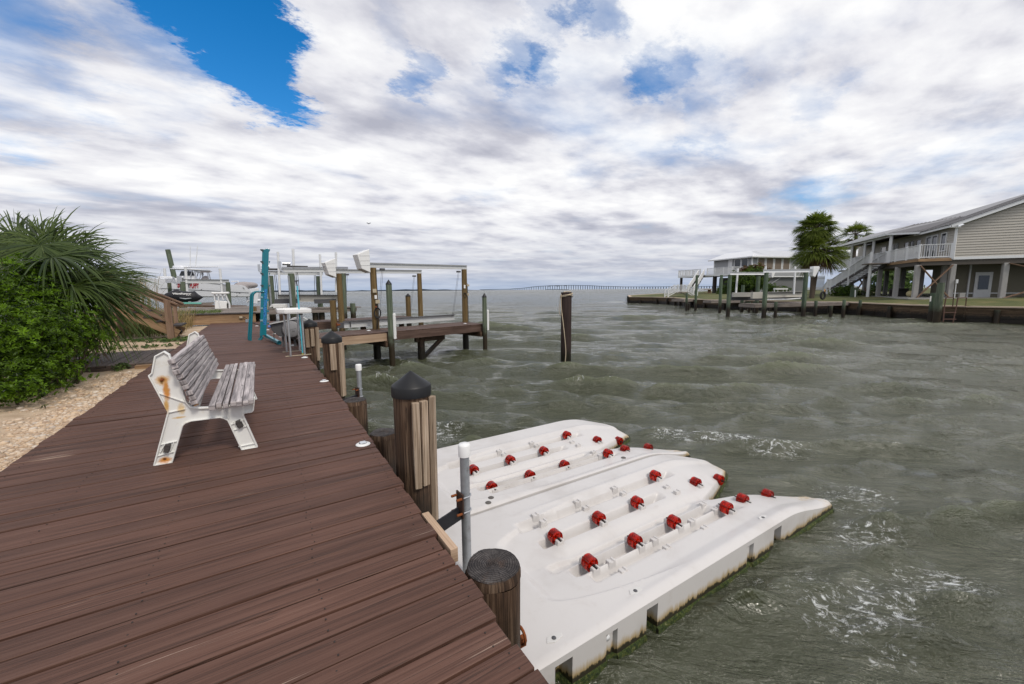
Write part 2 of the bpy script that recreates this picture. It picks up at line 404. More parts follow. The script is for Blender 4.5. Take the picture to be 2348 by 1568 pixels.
SUN_EL, SUN_AZ = rad(50), rad(170)
wd = bpy.data.worlds.new('World'); S.world = wd; wd.use_nodes = True
nt = wd.node_tree; nt.nodes.clear()
wo = N(nt, 'ShaderNodeOutputWorld')
sky = N(nt, 'ShaderNodeTexSky', None, sky_type='NISHITA', sun_disc=False, sun_elevation=SUN_EL, sun_rotation=SUN_AZ, air_density=1.0, dust_density=.4, ozone_density=3.0)
skc = N(nt, 'ShaderNodeHueSaturation', {'Color': sky.outputs[0], 'Saturation': 1.42, 'Value': 1.32}).outputs[0]
D = N(nt, 'ShaderNodeTexCoord').outputs['Generated']
def vop(op, a, b): return N(nt, 'ShaderNodeVectorMath', {0: a, 1: b}, operation=op).outputs[0]
sp = N(nt, 'ShaderNodeSeparateXYZ', {0: D})
zc = mth(nt, 'ADD', mth(nt, 'MAXIMUM', sp.outputs[2], 0.0), .10)
pl = N(nt, 'ShaderNodeCombineXYZ', {0: mth(nt, 'DIVIDE', sp.outputs[0], zc), 1: mth(nt, 'DIVIDE', sp.outputs[1], zc), 2: 3.7}).outputs[0]
# clouds stretch a little along the wind
rot = N(nt, 'ShaderNodeMapping', {'Vector': pl, 'Rotation': (0, 0, rad(-25)), 'Scale': (.85, 1.15, 1)}).outputs[0]
A = noise(nt, rot, 1.15, 10, .55, .1)
B = noise(nt, rot, .42, 3, .5)
wn = N(nt, 'ShaderNodeTexNoise', {'Vector': rot, 'Scale': 2.6, 'Detail': 10, 'Roughness': .7}).outputs[1]
dw = vop('NORMALIZE', vop('ADD', D, vop('MULTIPLY', vop('SUBTRACT', wn, (.5, .5, .5)), (.30, .30, .22))), (0, 0, 0))
cov = mth(nt, 'MULTIPLY_ADD', A, .72, mth(nt, 'MULTIPLY', B, .14))
cov = mth(nt, 'ADD', cov, .195)
holes = [((470, -40), 4.6, .27), ((545, 55), 3.9, .27), ((590, 140), 4.2, .26), ((630, 220), 3.4, .23), ((575, 215), 3.0, .17), ((490, 120), 3.5, .08), ((310, 225), 4.5, .08), ((400, 60), 4.5, .09),
         ((0, 150), 5, .13), ((958, 150), 2.3, .15), ((892, 60), 2.3, .10), ((1190, 125), 2.4, .11), ((1130, 170), 2.0, .08), ((1240, 155), 1.8, .08), ((1370, 12), 2.6, .13), ((1285, 40), 2.2, .09),
         ((1520, 160), 2.6, .085), ((1490, 190), 2.0, .06), ((1600, 165), 2.2, .05), ((1680, 195), 1.7, .05), ((1860, 225), 2.6, .06), ((1620, 270), 2.6, .07), ((1820, 475), 2.4, .045), ((1900, 455), 1.8, .03)]
for (hx, hy), rdeg, st in holes:
    h = ray(hx, hy); h = h / np.linalg.norm(h)
    dt = N(nt, 'ShaderNodeVectorMath', {0: dw, 1: tuple(h)}, operation='DOT_PRODUCT').outputs['Value']
    g = sstep(nt, dt, math.cos(rad(rdeg * 1.5)), math.cos(rad(rdeg * .2)))
    cov = mth(nt, 'MULTIPLY_ADD', g, -st, cov)
low = sstep(nt, sp.outputs[2], .22, .05)
cov = mth(nt, 'MULTIPLY_ADD', low, .10, cov)
dens = sstep(nt, cov, .30, .62)
sh1 = noise(nt, N(nt, 'ShaderNodeMapping', {'Vector': rot, 'Location': (.10, .12, .15)}).outputs[0], 1.15, 9, .52, .1)
sh2 = noise(nt, N(nt, 'ShaderNodeMapping', {'Vector': rot, 'Location': (9, 4, 2)}).outputs[0], 2.6, 7, .55)
lit = mth(nt, 'ADD', mth(nt, 'MULTIPLY', mth(nt, 'SUBTRACT', A, sh1), 1.05), mth(nt, 'MULTIPLY_ADD', sh2, .55, mth(nt, 'MULTIPLY_ADD', B, .30, .09)))
ccol = ramp(nt, lit, [(.27, (.45, .46, .54)), (.40, (.61, .615, .685)), (.51, (.82, .82, .86)), (.64, (.98, .98, .985))])
hz = sstep(nt, sp.outputs[2], .20, .0)
band = noise(nt, N(nt, 'ShaderNodeCombineXYZ', {0: mth(nt, 'MULTIPLY', sp.outputs[0], 5.0), 1: mth(nt, 'MULTIPLY', sp.outputs[1], 5.0), 2: mth(nt, 'MULTIPLY', sp.outputs[2], 60.0)}).outputs[0], 1.0, 5, .6)
hcol = ramp(nt, band, [(.35, (.38, .43, .55)), (.5, (.50, .53, .62)), (.66, (.70, .71, .75))])
ccol = mix(nt, mth(nt, 'MULTIPLY', hz, .8), ccol, hcol)
vlow = sstep(nt, sp.outputs[2], .05, .0)
ccol = mix(nt, mth(nt, 'MULTIPLY', vlow, .55), ccol, (.34, .46, .66, 1))
bg1 = N(nt, 'ShaderNodeBackground', {0: skc, 1: .12}); bg2 = N(nt, 'ShaderNodeBackground', {0: ccol, 1: 1.03})
ms = N(nt, 'ShaderNodeMixShader', {0: dens, 1: bg1.outputs[0], 2: bg2.outputs[0]}); nt.links.new(ms.outputs[0], wo.inputs[0])
wd.cycles.sampling_method = 'MANUAL'; wd.cycles.sample_map_resolution = 1024

sl = bpy.data.lights.new('sun', 'SUN'); sl.energy = 2.0; sl.angle = rad(12); sl.color = (1, .93, .83)
so = bpy.data.objects.new('sun', sl); COL.objects.link(so)
sd = V((math.sin(SUN_AZ) * math.cos(SUN_EL), math.cos(SUN_AZ) * math.cos(SUN_EL), math.sin(SUN_EL)))
so.rotation_euler = sd.to_track_quat('Z', 'Y').to_euler(); so.location = sd * 60
S.view_settings.view_transform = 'Standard'; S.view_settings.look = 'None'; S.view_settings.exposure = 0; S.view_settings.gamma = 1
S.cycles.max_bounces = 8; S.cycles.transparent_max_bounces = 12; S.cycles.use_denoising = True
S.cycles.caustics_reflective = False; S.cycles.caustics_refractive = False
S.cycles.sample_clamp_indirect = 6

# ------------------------------------------------------------------ water: a polar sheet of summed wind waves
def wave_sets():
    r = np.random.default_rng(21); n = 170
    lam = np.exp(r.uniform(math.log(.26), math.log(6.0), n))
    head = rad(218) + r.normal(0, 1, n) * rad(10) * (1 + 1.0 * (lam < .8))      # the chop runs in from the open bay
    k = 2 * math.pi / lam
    amp = .0150 * lam ** 1.0 / (1 + (lam / 1.6) ** 2.2)
    amp *= r.uniform(.5, 1.4, n)
    return lam, k, np.sin(head), np.cos(head), amp, r.uniform(0, 2 * math.pi, n)
LAM, KK, DX, DY, AMP, PHS = wave_sets()
FOAM = [(1000, 985, .55), (1030, 1010, .4), (1630, 995, .75), (1560, 1000, .5), (1700, 1010, .5), (1790, 1030, .5), (1960, 1125, .45), (1985, 1230, .5), (1950, 1150, .4), (1965, 1250, .35), (2015, 1375, .5), (2030, 1420, .55), (1980, 1435, .5),
        (2110, 1350, .45), (2190, 1340, .45), (2160, 1330, .5), (1900, 1400, .3), (2060, 1500, .25), (830, 960, .3), (840, 930, .3), (1420, 692, .9), (1630, 1200, .2), (1780, 1350, .3), (1850, 1330, .3)]
def sea(x, y, r, spacing):
    m = np.clip((r - 2.5) / 9.0, 0, 1); m = .62 + .38 * m * m * (3 - 2 * m)
    m = m * np.where((x > 35.5), .75, 1)
    bx = np.maximum(np.maximum(.7 - x, x - 4.7), 0); by = np.maximum(np.maximum(1.75 - y, y - 4.55), 0); fd = np.clip(np.hypot(bx, by) / .55, 0, 1)
    m = m * (.12 + .88 * fd * fd * (3 - 2 * fd))                 # the floats ride on the water and flatten it
    far = np.clip((r - 60) / 400, 0, 1); m = m * (1 + .25 * far)
    X = x.copy(); Y = y.copy(); H = np.zeros_like(x); J = np.zeros_like(x)
    for i in range(len(LAM)):
        att = np.clip((LAM[i] / spacing - 2.5) / 2.5, 0, 1)
        if not np.any(att > 0): continue
        ph = KK[i] * (DX[i] * x + DY[i] * y) + PHS[i]
        s, c = np.sin(ph), np.cos(ph); a = AMP[i] * att
        H += a * c; a = a * m; X -= .75 * a * s * DX[i]; Y -= .75 * a * s * DY[i]; J += a * KK[i] * c
    sg = SIG; h = H / sg                                          # narrow crests, wide flat troughs
    Zz = m * sg * 2.15 * (np.exp(.45 * np.clip(h, -3, 3)) - 1.106)
    return X, Y, Zz, J
SIG = math.sqrt((AMP ** 2).sum() / 2)
na = 860
rr = [.9]
while rr[-1] < 9000: rr.append(rr[-1] + max(.022, rr[-1] * .0105))
rr = np.array(rr); nr = len(rr)
az = YAW + np.linspace(rad(-112), rad(112), na)
RR, AZ = np.meshgrid(rr, az, indexing='ij')
x0, y0 = (RR * np.sin(AZ)).ravel(), (RR * np.cos(AZ)).ravel(); rf = RR.ravel()
sx, sy, sz, sj = sea(x0, y0, rf, rf * .012 + .015)
wv = np.stack([sx, sy, sz], 1)
ii, jj = np.meshgrid(np.arange(nr - 1), np.arange(na - 1), indexing='ij'); a0 = (ii * na + jj).ravel()
wf = np.stack([a0, a0 + na, a0 + na + 1, a0 + 1], 1)[:, ::-1]
fo = np.clip((sj - .80) * 1.3, 0, .55) * (rf > 6)
for px, py, st in FOAM:
    g = G(px, py, 0); d = math.hypot(g.x, g.y); sg = d * .035 + .06
    # each patch is stretched along the crests
    e1 = np.array([math.cos(rad(212)), -math.sin(rad(212))]); q1 = (x0 - g.x) * e1[0] + (y0 - g.y) * e1[1]; q2 = (x0 - g.x) * (-e1[1]) + (y0 - g.y) * e1[0]
    fo = np.maximum(fo, st * np.exp(-(q1 / (sg * 1.7)) ** 2 - (q2 / (sg * .9)) ** 2))
m, nt, b, _ = newmat('bay water')
foam = N(nt, 'ShaderNodeAttribute', None, attribute_name='foam').outputs['Fac']
P = wpos(nt)
def wdir(su, sv, w=0.0):
    u_ = N(nt, 'ShaderNodeVectorMath', {0: P, 1: (-.788 * su, .616 * su, 0)}, operation='DOT_PRODUCT').outputs['Value']
    v_ = N(nt, 'ShaderNodeVectorMath', {0: P, 1: (.616 * sv, .788 * sv, 0)}, operation='DOT_PRODUCT').outputs['Value']
    return N(nt, 'ShaderNodeCombineXYZ', {0: u_, 1: v_, 2: w}).outputs[0]
def ridge(x): return mth(nt, 'SUBTRACT', 1.0, mth(nt, 'ABSOLUTE', mth(nt, 'MULTIPLY_ADD', x, 2.4, -1.2)))
wv2 = N(nt, 'ShaderNodeMapping', {'Vector': P, 'Rotation': (0, 0, rad(32)), 'Scale': (1, 2.0, 1)}).outputs[0]
f1 = noise(nt, wdir(.55, 1.0, 2), 5.5, 9, .70, 1.2)
f1b = noise(nt, wdir(.7, 1.0, 7), 30, 6, .68, .6)
lace = sstep(nt, mth(nt, 'ABSOLUTE', mth(nt, 'SUBTRACT', f1, .5)), mth(nt, 'MULTIPLY_ADD', foam, .055, .002), .0)
lace = mth(nt, 'MULTIPLY', lace, mth(nt, 'MULTIPLY', sstep(nt, f1b, .44, .60), .8))
blob = sstep(nt, mth(nt, 'ADD', noise(nt, wdir(.6, 1.0, 5), 12, 7, .7, .8), mth(nt, 'MULTIPLY', foam, .24)), .64, .73)
ff = mth(nt, 'MULTIPLY', mth(nt, 'MAXIMUM', lace, blob), sstep(nt, foam, .05, .32))
fleck = sstep(nt, noise(nt, wdir(.6, 1.0, 11), 9, 5, .7, .3), .735, .785)
ff = mth(nt, 'MAXIMUM', ff, mth(nt, 'MULTIPLY', fleck, mth(nt, 'MULTIPLY', sstep(nt, N(nt, 'ShaderNodeVectorMath', {0: P}, operation='LENGTH').outputs['Value'], 13, 4), .75)))
tint = noise(nt, P, .35, 4)
zz = N(nt, 'ShaderNodeSeparateXYZ', {0: P}).outputs[2]
body = mix(nt, tint, (.054, .060, .034, 1), (.068, .073, .044, 1))
body = mix(nt, sstep(nt, zz, .04, .24), body, (.088, .098, .052, 1))     # silt-green light in the thin crests
col = mix(nt, mth(nt, 'MULTIPLY', ff, .9), body, (.72, .74, .74, 1))
dist = N(nt, 'ShaderNodeVectorMath', {0: P}, operation='LENGTH').outputs['Value']
n0 = mth(nt, 'POWER', noise(nt, wdir(.24, 1.0), .8, 7, .64, .5), 2.5); n1 = mth(nt, 'POWER', noise(nt, wdir(.24, 1.0), 2.2, 7, .66, .55), 3.0); n2 = mth(nt, 'POWER', noise(nt, wdir(.34, 1.0, 4), 7, 6, .66, .5), 2.2)
farw = sstep(nt, dist, 14, 80)
hgt = mth(nt, 'ADD', mth(nt, 'MULTIPLY', n1, 1.8), mth(nt, 'MULTIPLY', n2, .62)); hgt = mth(nt, 'ADD', hgt, mth(nt, 'MULTIPLY', n0, mth(nt, 'MULTIPLY_ADD', farw, 9.0, 1.6)))
setc(nt, b, Base_Color=col, Roughness=mth(nt, 'MULTIPLY_ADD', ff, .5, N(nt, 'ShaderNodeMapRange', {0: dist, 1: 5, 2: 300, 3: .05, 4: .20}).outputs[0]), IOR=1.5, Specular_IOR_Level=.5)
bn = N(nt, 'ShaderNodeBump', {'Height': hgt, 'Strength': 1.0, 'Distance': .13}); nt.links.new(bn.outputs[0], b.inputs['Normal'])
M['water'] = m
wo_ = npmesh('water', wv, wf, M['water'], smooth=True)
at = wo_.data.attributes.new('foam', 'FLOAT', 'POINT'); at.data.foreach_set('value', fo.astype(np.float32))
tag(wo_, kind='structure')
# ------------------------------------------------------------------ ground: left sand, right lawn
def fbm(x, y, s, oct=4):
    v = np.zeros_like(x); a = 1.0; r = np.random.default_rng(3)
    for o in range(oct):
        for _ in range(4):
            t = r.uniform(0, 6.28); p = r.uniform(0, 6.28); v += a * np.sin((x * math.cos(t) + y * math.sin(t)) * s + p) / 4
        s *= 2.1; a *= .5
    return v
def sandz(x, y):
    h = .735 + .03 * fbm(x, y, 1.3) + .008 * fbm(x, y, 9)
    h = h + .10 * np.clip((-2.6 - x) / 3, 0, 1)
    return h
m, nt, b, _ = newmat('sand'); P = wpos(nt)
c = ramp(nt, noise(nt, P, 3, 6, .6), [(.35, (.36, .26, .17)), (.5, (.47, .355, .245)), (.7, (.55, .43, .31))])
c = mix(nt, sstep(nt, noise(nt, P, 26, 5, .6), .62, .75), c, (.20, .13, .08, 1))
setc(nt, b, Base_Color=c, Roughness=.95); bump(nt, b, noise(nt, P, 60, 5, .7), .5, .01); M['sand'] = m
gx = np.concatenate([np.linspace(-60, -9, 30), np.linspace(-8.8, -1.72, 150)]); gy = np.concatenate([np.linspace(-8, 3, 20), np.linspace(3.08, 22.95, 260)])
GX, GY = np.meshgrid(gx, gy, indexing='ij'); gv = np.stack([GX.ravel(), GY.ravel(), sandz(GX, GY).ravel()], 1)
n2 = len(gy); ii, jj = np.meshgrid(np.arange(len(gx) - 1), np.arange(n2 - 1), indexing='ij'); a0 = (ii * n2 + jj).ravel()
sand = npmesh('sand', gv, np.stack([a0, a0 + n2, a0 + n2 + 1, a0 + 1], 1), M['sand'], smooth=True); tag(sand, kind='structure')

# pebbles along the deck
def blobs(name, pts, sizes, mats, colr, kind=True):
    t = (1 + 5 ** .5) / 2
    iv = np.array([(-1, t, 0), (1, t, 0), (-1, -t, 0), (1, -t, 0), (0, -1, t), (0, 1, t), (0, -1, -t), (0, 1, -t), (t, 0, -1), (t, 0, 1), (-t, 0, -1), (-t, 0, 1)]) / math.sqrt(1 + t * t)
    it = np.array([(0, 11, 5), (0, 5, 1), (0, 1, 7), (0, 7, 10), (0, 10, 11), (1, 5, 9), (5, 11, 4), (11, 10, 2), (10, 7, 6), (7, 1, 8), (3, 9, 4), (3, 4, 2), (3, 2, 6), (3, 6, 8), (3, 8, 9), (4, 9, 5), (2, 4, 11), (6, 2, 10), (8, 6, 7), (9, 8, 1)])
    n = len(pts); sc = sizes[:, None, None] * np.stack([rng.uniform(.7, 1.35, n), rng.uniform(.6, 1.1, n), rng.uniform(.35, .7, n)], 1)[:, None, :]
    v = iv[None] * sc * rng.uniform(.85, 1.15, (n, 12, 1)); a = rng.uniform(0, 6.28, n); ca, sa = np.cos(a)[:, None], np.sin(a)[:, None]
    vx = v[:, :, 0] * ca - v[:, :, 1] * sa; vy = v[:, :, 0] * sa + v[:, :, 1] * ca
    vv = np.stack([vx, vy, v[:, :, 2]], 2) + pts[:, None, :]
    ff = it[None] + (np.arange(n) * 12)[:, None, None]
    return npmesh(name, vv.reshape(-1, 3), ff.reshape(-1, 3), mats, rnd=np.repeat(colr, 20), smooth=True)
n = 9000
py = rng.uniform(3.2, 10.4, n * 3); px = -1.80 - rng.exponential(.42, n * 3) * np.clip(.55 + (9.5 - py) * .10, .4, 1.2)
pk = (px > -4.2) & ((fbm(px, py, 2.2) > -.45) | (px > -2.15)); px, py = px[pk][:n], py[pk][:n]
ps = np.exp(rng.normal(math.log(.014), .5, len(px))); ps = np.clip(ps, .006, .05)
m, nt, b, _ = newmat('pebble'); r = rndattr(nt)
c = ramp(nt, r, [(0, (.26, .15, .09)), (.25, (.52, .35, .21)), (.5, (.68, .55, .41)), (.7, (.62, .40, .20)), (.85, (.76, .69, .6)), (1, (.38, .34, .31))])
setc(nt, b, Base_Color=mix(nt, noise(nt, wpos(nt), 60, 3), c, (.5, .4, .3, 1)), Roughness=.75); M['pebble'] = m
pb = blobs('pebbles', np.stack([px, py, sandz(px, py) + ps * .15], 1), ps, M['pebble'], rng.uniform(0, 1, len(px))); tag(pb, 'small tan and white pebbles strewn along the deck edge', 'pebbles', kind='stuff')

# right bank
SH = [(38.1, -40), (38.1, 4.0), (37.5, 6.5), (38.6, 9.3), (40.4, 11.8), (41.9, 14), (43.0, 28.7), (48.9, 36), (51.0, 41.2), (50.5, 45.3), (62, 56), (90, 70), (140, 92)]
def inset(k, z):
    out = []
    for i, p in enumerate(SH):
        a = V(SH[max(i - 1, 0)]); c2 = V(SH[min(i + 1, len(SH) - 1)]); d = (c2 - a).normalized(); nrm = V((d.y, -d.x)); out.append((p[0] + nrm.x * k, p[1] + nrm.y * k, z))
    return out
rows = [inset(.30, .93), inset(2.2, 1.05), inset(6, 1.28), inset(12, 1.36), inset(40, 1.45)]
rows.append([(240, r[1], 1.5) for r in rows[-1]])
mb = MB()
for A, Bq in zip(rows, rows[1:]):
    for i in range(len(SH) - 1): mb.quad(A[i], Bq[i], Bq[i + 1], A[i + 1])
m, nt, b, _ = newmat('lawn'); P = wpos(nt)
c = ramp(nt, noise(nt, P, .5, 6, .65), [(.35, (.05, .072, .015)), (.52, (.11, .118, .030)), (.68, (.20, .165, .062))])
c = mix(nt, mth(nt, 'MULTIPLY', noise(nt, P, 30, 3), .5), c, (.05, .055, .02, 1))
setc(nt, b, Base_Color=c, Roughness=.95); bump(nt, b, noise(nt, P, 25, 4), .6, .04); M['lawn'] = m
lw = mb.build('lawn', M['lawn']); tag(lw, kind='structure')

# bulkhead of the right bank
bk = thing('bulkhead', 'long dark timber bulkhead with tan cap board along the far lawn', 'bulkhead', (38.1, 4, 0))
pk, cp = MB(), MB(); piles = []
for i in range(len(SH) - 2):
    a, c2 = V((*SH[i], 0)), V((*SH[i + 1], 0)); d = c2 - a; L = d.length; d /= L; nrm = V((d.y, -d.x, 0))
    for zz, hh in ((-.25, .5), (.12, .24), (.37, .25), (.62, .25), (.83, .17)):
        off = random.uniform(-.02, .02); pk.obox(a + d * L / 2 + nrm * (.12 + off) + V((0, 0, zz)), d * (L / 2 + .04), nrm * .06, V((0, 0, hh / 2 - .004)))
    cp.obox(a + d * L / 2 + nrm * .17 + V((0, 0, .965)), d * (L / 2 + .07), nrm * .22, V((0, 0, .04)))
    if i < 1: continue
    k = max(1, int(L / 2.3))
    for j in range(k): piles.append(a + d * (L * (j + .5) / k) - nrm * .10)
pk.build('planking', M['bulk'], bk); cp.build('cap', M['capboard'], bk)
for i, p in enumerate(piles):
    q = MB(); h = random.choice([.55, .7, .8, .85]); q.cyl(p + V((0, 0, -.8)), p + V((0, 0, h)), .15, .13, 10); q.build('pile', M['pilefar'], bk)

# far shore and the long bridge across the bay
def dirp(px, dist, z=0):
    d = ray(px, 664.5); d = np.array([d[0], d[1]]); d /= (d @ np.array([math.sin(YAW), math.cos(YAW)])); return V((d[0] * dist, d[1] * dist, z))
fs = MB(); q = [];
for px in range(-300, 1215, 10):
    q.append((px, 17 + 5 * math.sin(px * .021) + 3 * math.sin(px * .13 + 1) + random.uniform(-2, 2)))
for (pa, ha), (pb_, hb) in zip(q, q[1:]):
    a, c2 = dirp(pa, 6000), dirp(pb_, 6000); a2, b2 = dirp(pa, 6350), dirp(pb_, 6350)
    e = max(0, min(1, (1215 - pa) / 260)); e2 = max(0, min(1, (1215 - pb_) / 260))
    T = lambda p, h: V((p.x, p.y, h))
    fs.quad(T(a, -2), T(c2, -2), T(c2, hb * e2), T(a, ha * e)); fs.quad(T(a, ha * e), T(c2, hb * e2), T(b2, hb * e2 * 1.1), T(a2, ha * e * 1.1)); fs.quad(T(b2, -2), T(a2, -2), T(a2, ha * e * 1.1), T(b2, hb * e2 * 1.1))
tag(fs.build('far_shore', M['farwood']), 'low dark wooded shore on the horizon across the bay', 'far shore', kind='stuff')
BD = 3000.0
def bz(px):   # deck height along the bridge
    pts = [(1100, 6), (1165, 8), (1185, 12), (1240, 27), (1265, 30.5), (1300, 31.5), (1340, 29.5), (1390, 22), (1440, 17), (1500, 15.5), (1700, 15)]
    for (a, h), (c2, k) in zip(pts, pts[1:]):
        if a <= px <= c2: t = (px - a) / (c2 - a); t = t * t * (3 - 2 * t); return h + (k - h) * t
    return 15
br = thing('bridge', 'long low bridge with a raised hump far across the bay', 'bridge', tuple(dirp(1280, BD)))
dk = MB()
for px in range(1100, 1760, 5):
    dk.bar(dirp(px, BD, bz(px)), dirp(px + 5, BD, bz(px + 5)), 12, 3.2)
for pa, pb_, sgn in ((1257, 1278, 1), (1278, 1299, -1)):   # haunched main spans
    a, c2 = dirp(pa, BD), dirp(pb_, BD)
    for i in range(8):
        t0, t1 = i / 8, (i + 1) / 8; dpt = 5.5 * abs(2 * ((t0 + t1) / 2) - 1) ** 2 + .1; pm = a.lerp(c2, (t0 + t1) / 2); hz_ = bz(pa + (pb_ - pa) * (t0 + t1) / 2)
        dk.bar(V((*a.lerp(c2, t0).xy, hz_ - 1.5 - dpt / 2)), V((*a.lerp(c2, t1).xy, hz_ - 1.5 - dpt / 2)), 10, dpt)
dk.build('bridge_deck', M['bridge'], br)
px = 1170.0
while px < 1740:
    q = MB(); p = dirp(px, BD); q.box(V((p.x, p.y, bz(px) / 2 - 2)), (4.2, 4.2, bz(px) + 2), rz=-YAW); q.build('pier', M['bridge'], br); px += 5.35 if px < 1420 else 6.2
fd = MB(); fd.bar(dirp(1250, BD - 20, 1), dirp(1302, BD - 20, 1), 8, 5); fd.build('fender', M['bridge'], br)
RT = lambda x, y: Z((920, 910, 1100, 1330), 672, x, y)
R7 = lambda x, y: Z((450, 1200, 1100, 1800), 1699, x, y)
DZ = .85
def edge_x(y): return .765 + .095 * min(1, max(0, (y - .8) / 5.0)) + (0.0 if y < 12 else .008 * (y - 12))
# ------------------------------------------------------------------ main deck
dk = thing('wooden_deck', 'long brown stained plank deck running from the foreground along the water', 'deck', (-.5, 3, DZ))
pl_, sc = MB(), MB(); y = -1.6
while y < 22.86:
    w = random.uniform(.134, .142); L = -1.84 + random.uniform(-.012, .012); Rr = edge_x(y) + random.uniform(-.012, .014)
    if 1.86 < y < 2.28: Rr -= .01
    z = DZ - .019 + random.uniform(-.0025, .0025); tl = random.uniform(-.004, .004)
    pl_.obox(((L + Rr) / 2, y + w / 2, z), ((Rr - L) / 2, random.uniform(-.002, .002), tl), (0, w / 2 - random.uniform(.0025, .006), random.uniform(-.002, .002)), (0, 0, .019))
    if y < 9:
        for jx in (Rr - .06, Rr - .62, -.55, -1.2, L + .08):
            for dy in (.03, .105):
                sc.lathe([(0, .0), (.0036, .0), (.0036, -.004)][::-1], (jx + random.uniform(-.012, .012), y + dy + random.uniform(-.006, .006), DZ + .0032), 7)
    y += w + .004
pl_.build('planks', M['deck'], dk, bevel=.003, seg=1); sc.build('screws', plain('deck screw', (.025, .018, .015, 1), .7), dk)['kind'] = 'stuff'
fb = MB()
for y0, y1 in ((-1.5, 6), (6, 14), (14, 22.8)):
    fb.bar((edge_x((y0 + y1) / 2) - .05, y0, DZ - .17), (edge_x((y0 + y1) / 2) - .05, y1, DZ - .17), .05, .24)
    fb.bar((-1.80, y0, DZ - .14), (-1.80, y1, DZ - .14), .05, .19)
for y0 in np.arange(-1, 22, 2.4): fb.bar((.62, y0, DZ - .20), (.62, y0 + .06, DZ - .20), .2, .3)
fb.build('joists', M['pile'], dk)
wl = MB()      # sheet piling below the deck edge
for i in range(48): wl.box((.60 + random.uniform(-.01, .01), -1.4 + i * .5, .05), (.07, .49, 1.1))
tag(wl.build('seawall', M['bulk'], None, (.6, 3, 0)), 'dark timber seawall boards under the water side of the deck', 'seawall')
ct = MB(); a = G(990, 1172, .86); c2 = G(1029, 1243, .86)
ct.bar((edge_x(2) + .028, 1.92, .805), (edge_x(2) + .022, 2.36, .805), .045, .085)
ct.build('edge_block', M['raw'], dk, bevel=.004)

# ------------------------------------------------------------------ side walkway to the beach
wk = thing('side_walkway', 'short brown plank walkway leaving the deck beside the shrub', 'walkway', (-3, 12, DZ))
q = MB(); x = -1.88
while x > -9:
    w = .14; q.obox((x - w / 2, 12.05, .825 + random.uniform(-.004, .004)), (random.uniform(-.01, .01), 1.22 + random.uniform(-.01, .01), 0), (w / 2 - .004, 0, 0), (0, 0, .019)); x -= .144
q.build('planks', M['walk'], wk, bevel=.003, seg=1)
q = MB(); q.bar((-1.9, 10.84, .74), (-9, 10.84, .74), .05, .13); q.bar((-1.9, 13.2, .74), (-9, 13.2, .74), .05, .13); q.build('side_beam', M['walk'], wk)
q = MB(); q.box((-2.02, 10.74, .76), (.26, .14, .12)); tag(q.build('timber_block', M['tan'], None, (-2.02, 10.74, .7), bevel=.006), 'short tan timber offcut lying against the walkway corner', 'timber')

# ------------------------------------------------------------------ bench
bn = thing('park_bench', 'white cast frame bench with silvery weathered slats on the deck', 'bench', (-.45, 5.2, DZ))
prof = [(-.811, .002), (-.698, .001), (-.605, .295), (-.585, .316), (-.542, .328), (-.346, .324), (-.318, .31), (-.291, .287), (-.212, .001), (-.096, .001), (-.18, .310), (-.171, .331), (-.114, .333), (-.101, .345),
        (-.083, .455), (-.1, .456), (-.107, .425), (-.324, .408), (-.492, .428), (-.536, .440), (-.567, .50), (-.582, .632), (-.616, .765), (-.637, .898), (-.666, .926), (-.723, .894), (-.754, .76), (-.775, .742), (-.683, .428)]
mt, nt, b, _ = newmat('bench frame paint')
P = wpos(nt); spx = N(nt, 'ShaderNodeSeparateXYZ', {0: P}); nn = noise(nt, P, 30, 5, .7)
c = mix(nt, sstep(nt, noise(nt, P, 8, 5, .7), .55, .8), (.76, .76, .735, 1), (.66, .62, .52, 1))
def spot(c, x, z, rx, rz, colr, lo=.35, hi=1.1):
    dx = mth(nt, 'DIVIDE', mth(nt, 'SUBTRACT', spx.outputs[0], x), rx); dz = mth(nt, 'DIVIDE', mth(nt, 'SUBTRACT', spx.outputs[2], z), rz)
    d = mth(nt, 'SQRT', mth(nt, 'ADD', mth(nt, 'MULTIPLY', dx, dx), mth(nt, 'MULTIPLY', dz, dz)))
    d = mth(nt, 'ADD', d, mth(nt, 'MULTIPLY_ADD', nn, 1.1, -.55))
    return mix(nt, sstep(nt, d, hi, lo), c, colr)
rx0, rz0 = -.700, .70 + DZ
c = spot(c, rx0 + .004, rz0 - .005, .055, .05, (.62, .36, .12, 1)); c = spot(c, rx0 + .02, rz0 - .09, .026, .12, (.56, .25, .06, 1)); c = spot(c, rx0, rz0, .026, .026, (.19, .05, .012, 1))
c = spot(c, -.69, rz0 - .215, .018, .075, (.60, .38, .14, 1)); c = spot(c, -.742, .03 + DZ, .05, .03, (.56, .25, .06, 1)); c = spot(c, -.742, .036 + DZ, .016, .014, (.12, .04, .01, 1)); c = spot(c, -.60, .44 + DZ, .03, .06, (.66, .52, .32, 1)); c = spot(c, -.62, .37 + DZ, .06, .012, (.64, .45, .22, 1))
setc(nt, b, Base_Color=c, Roughness=.42)
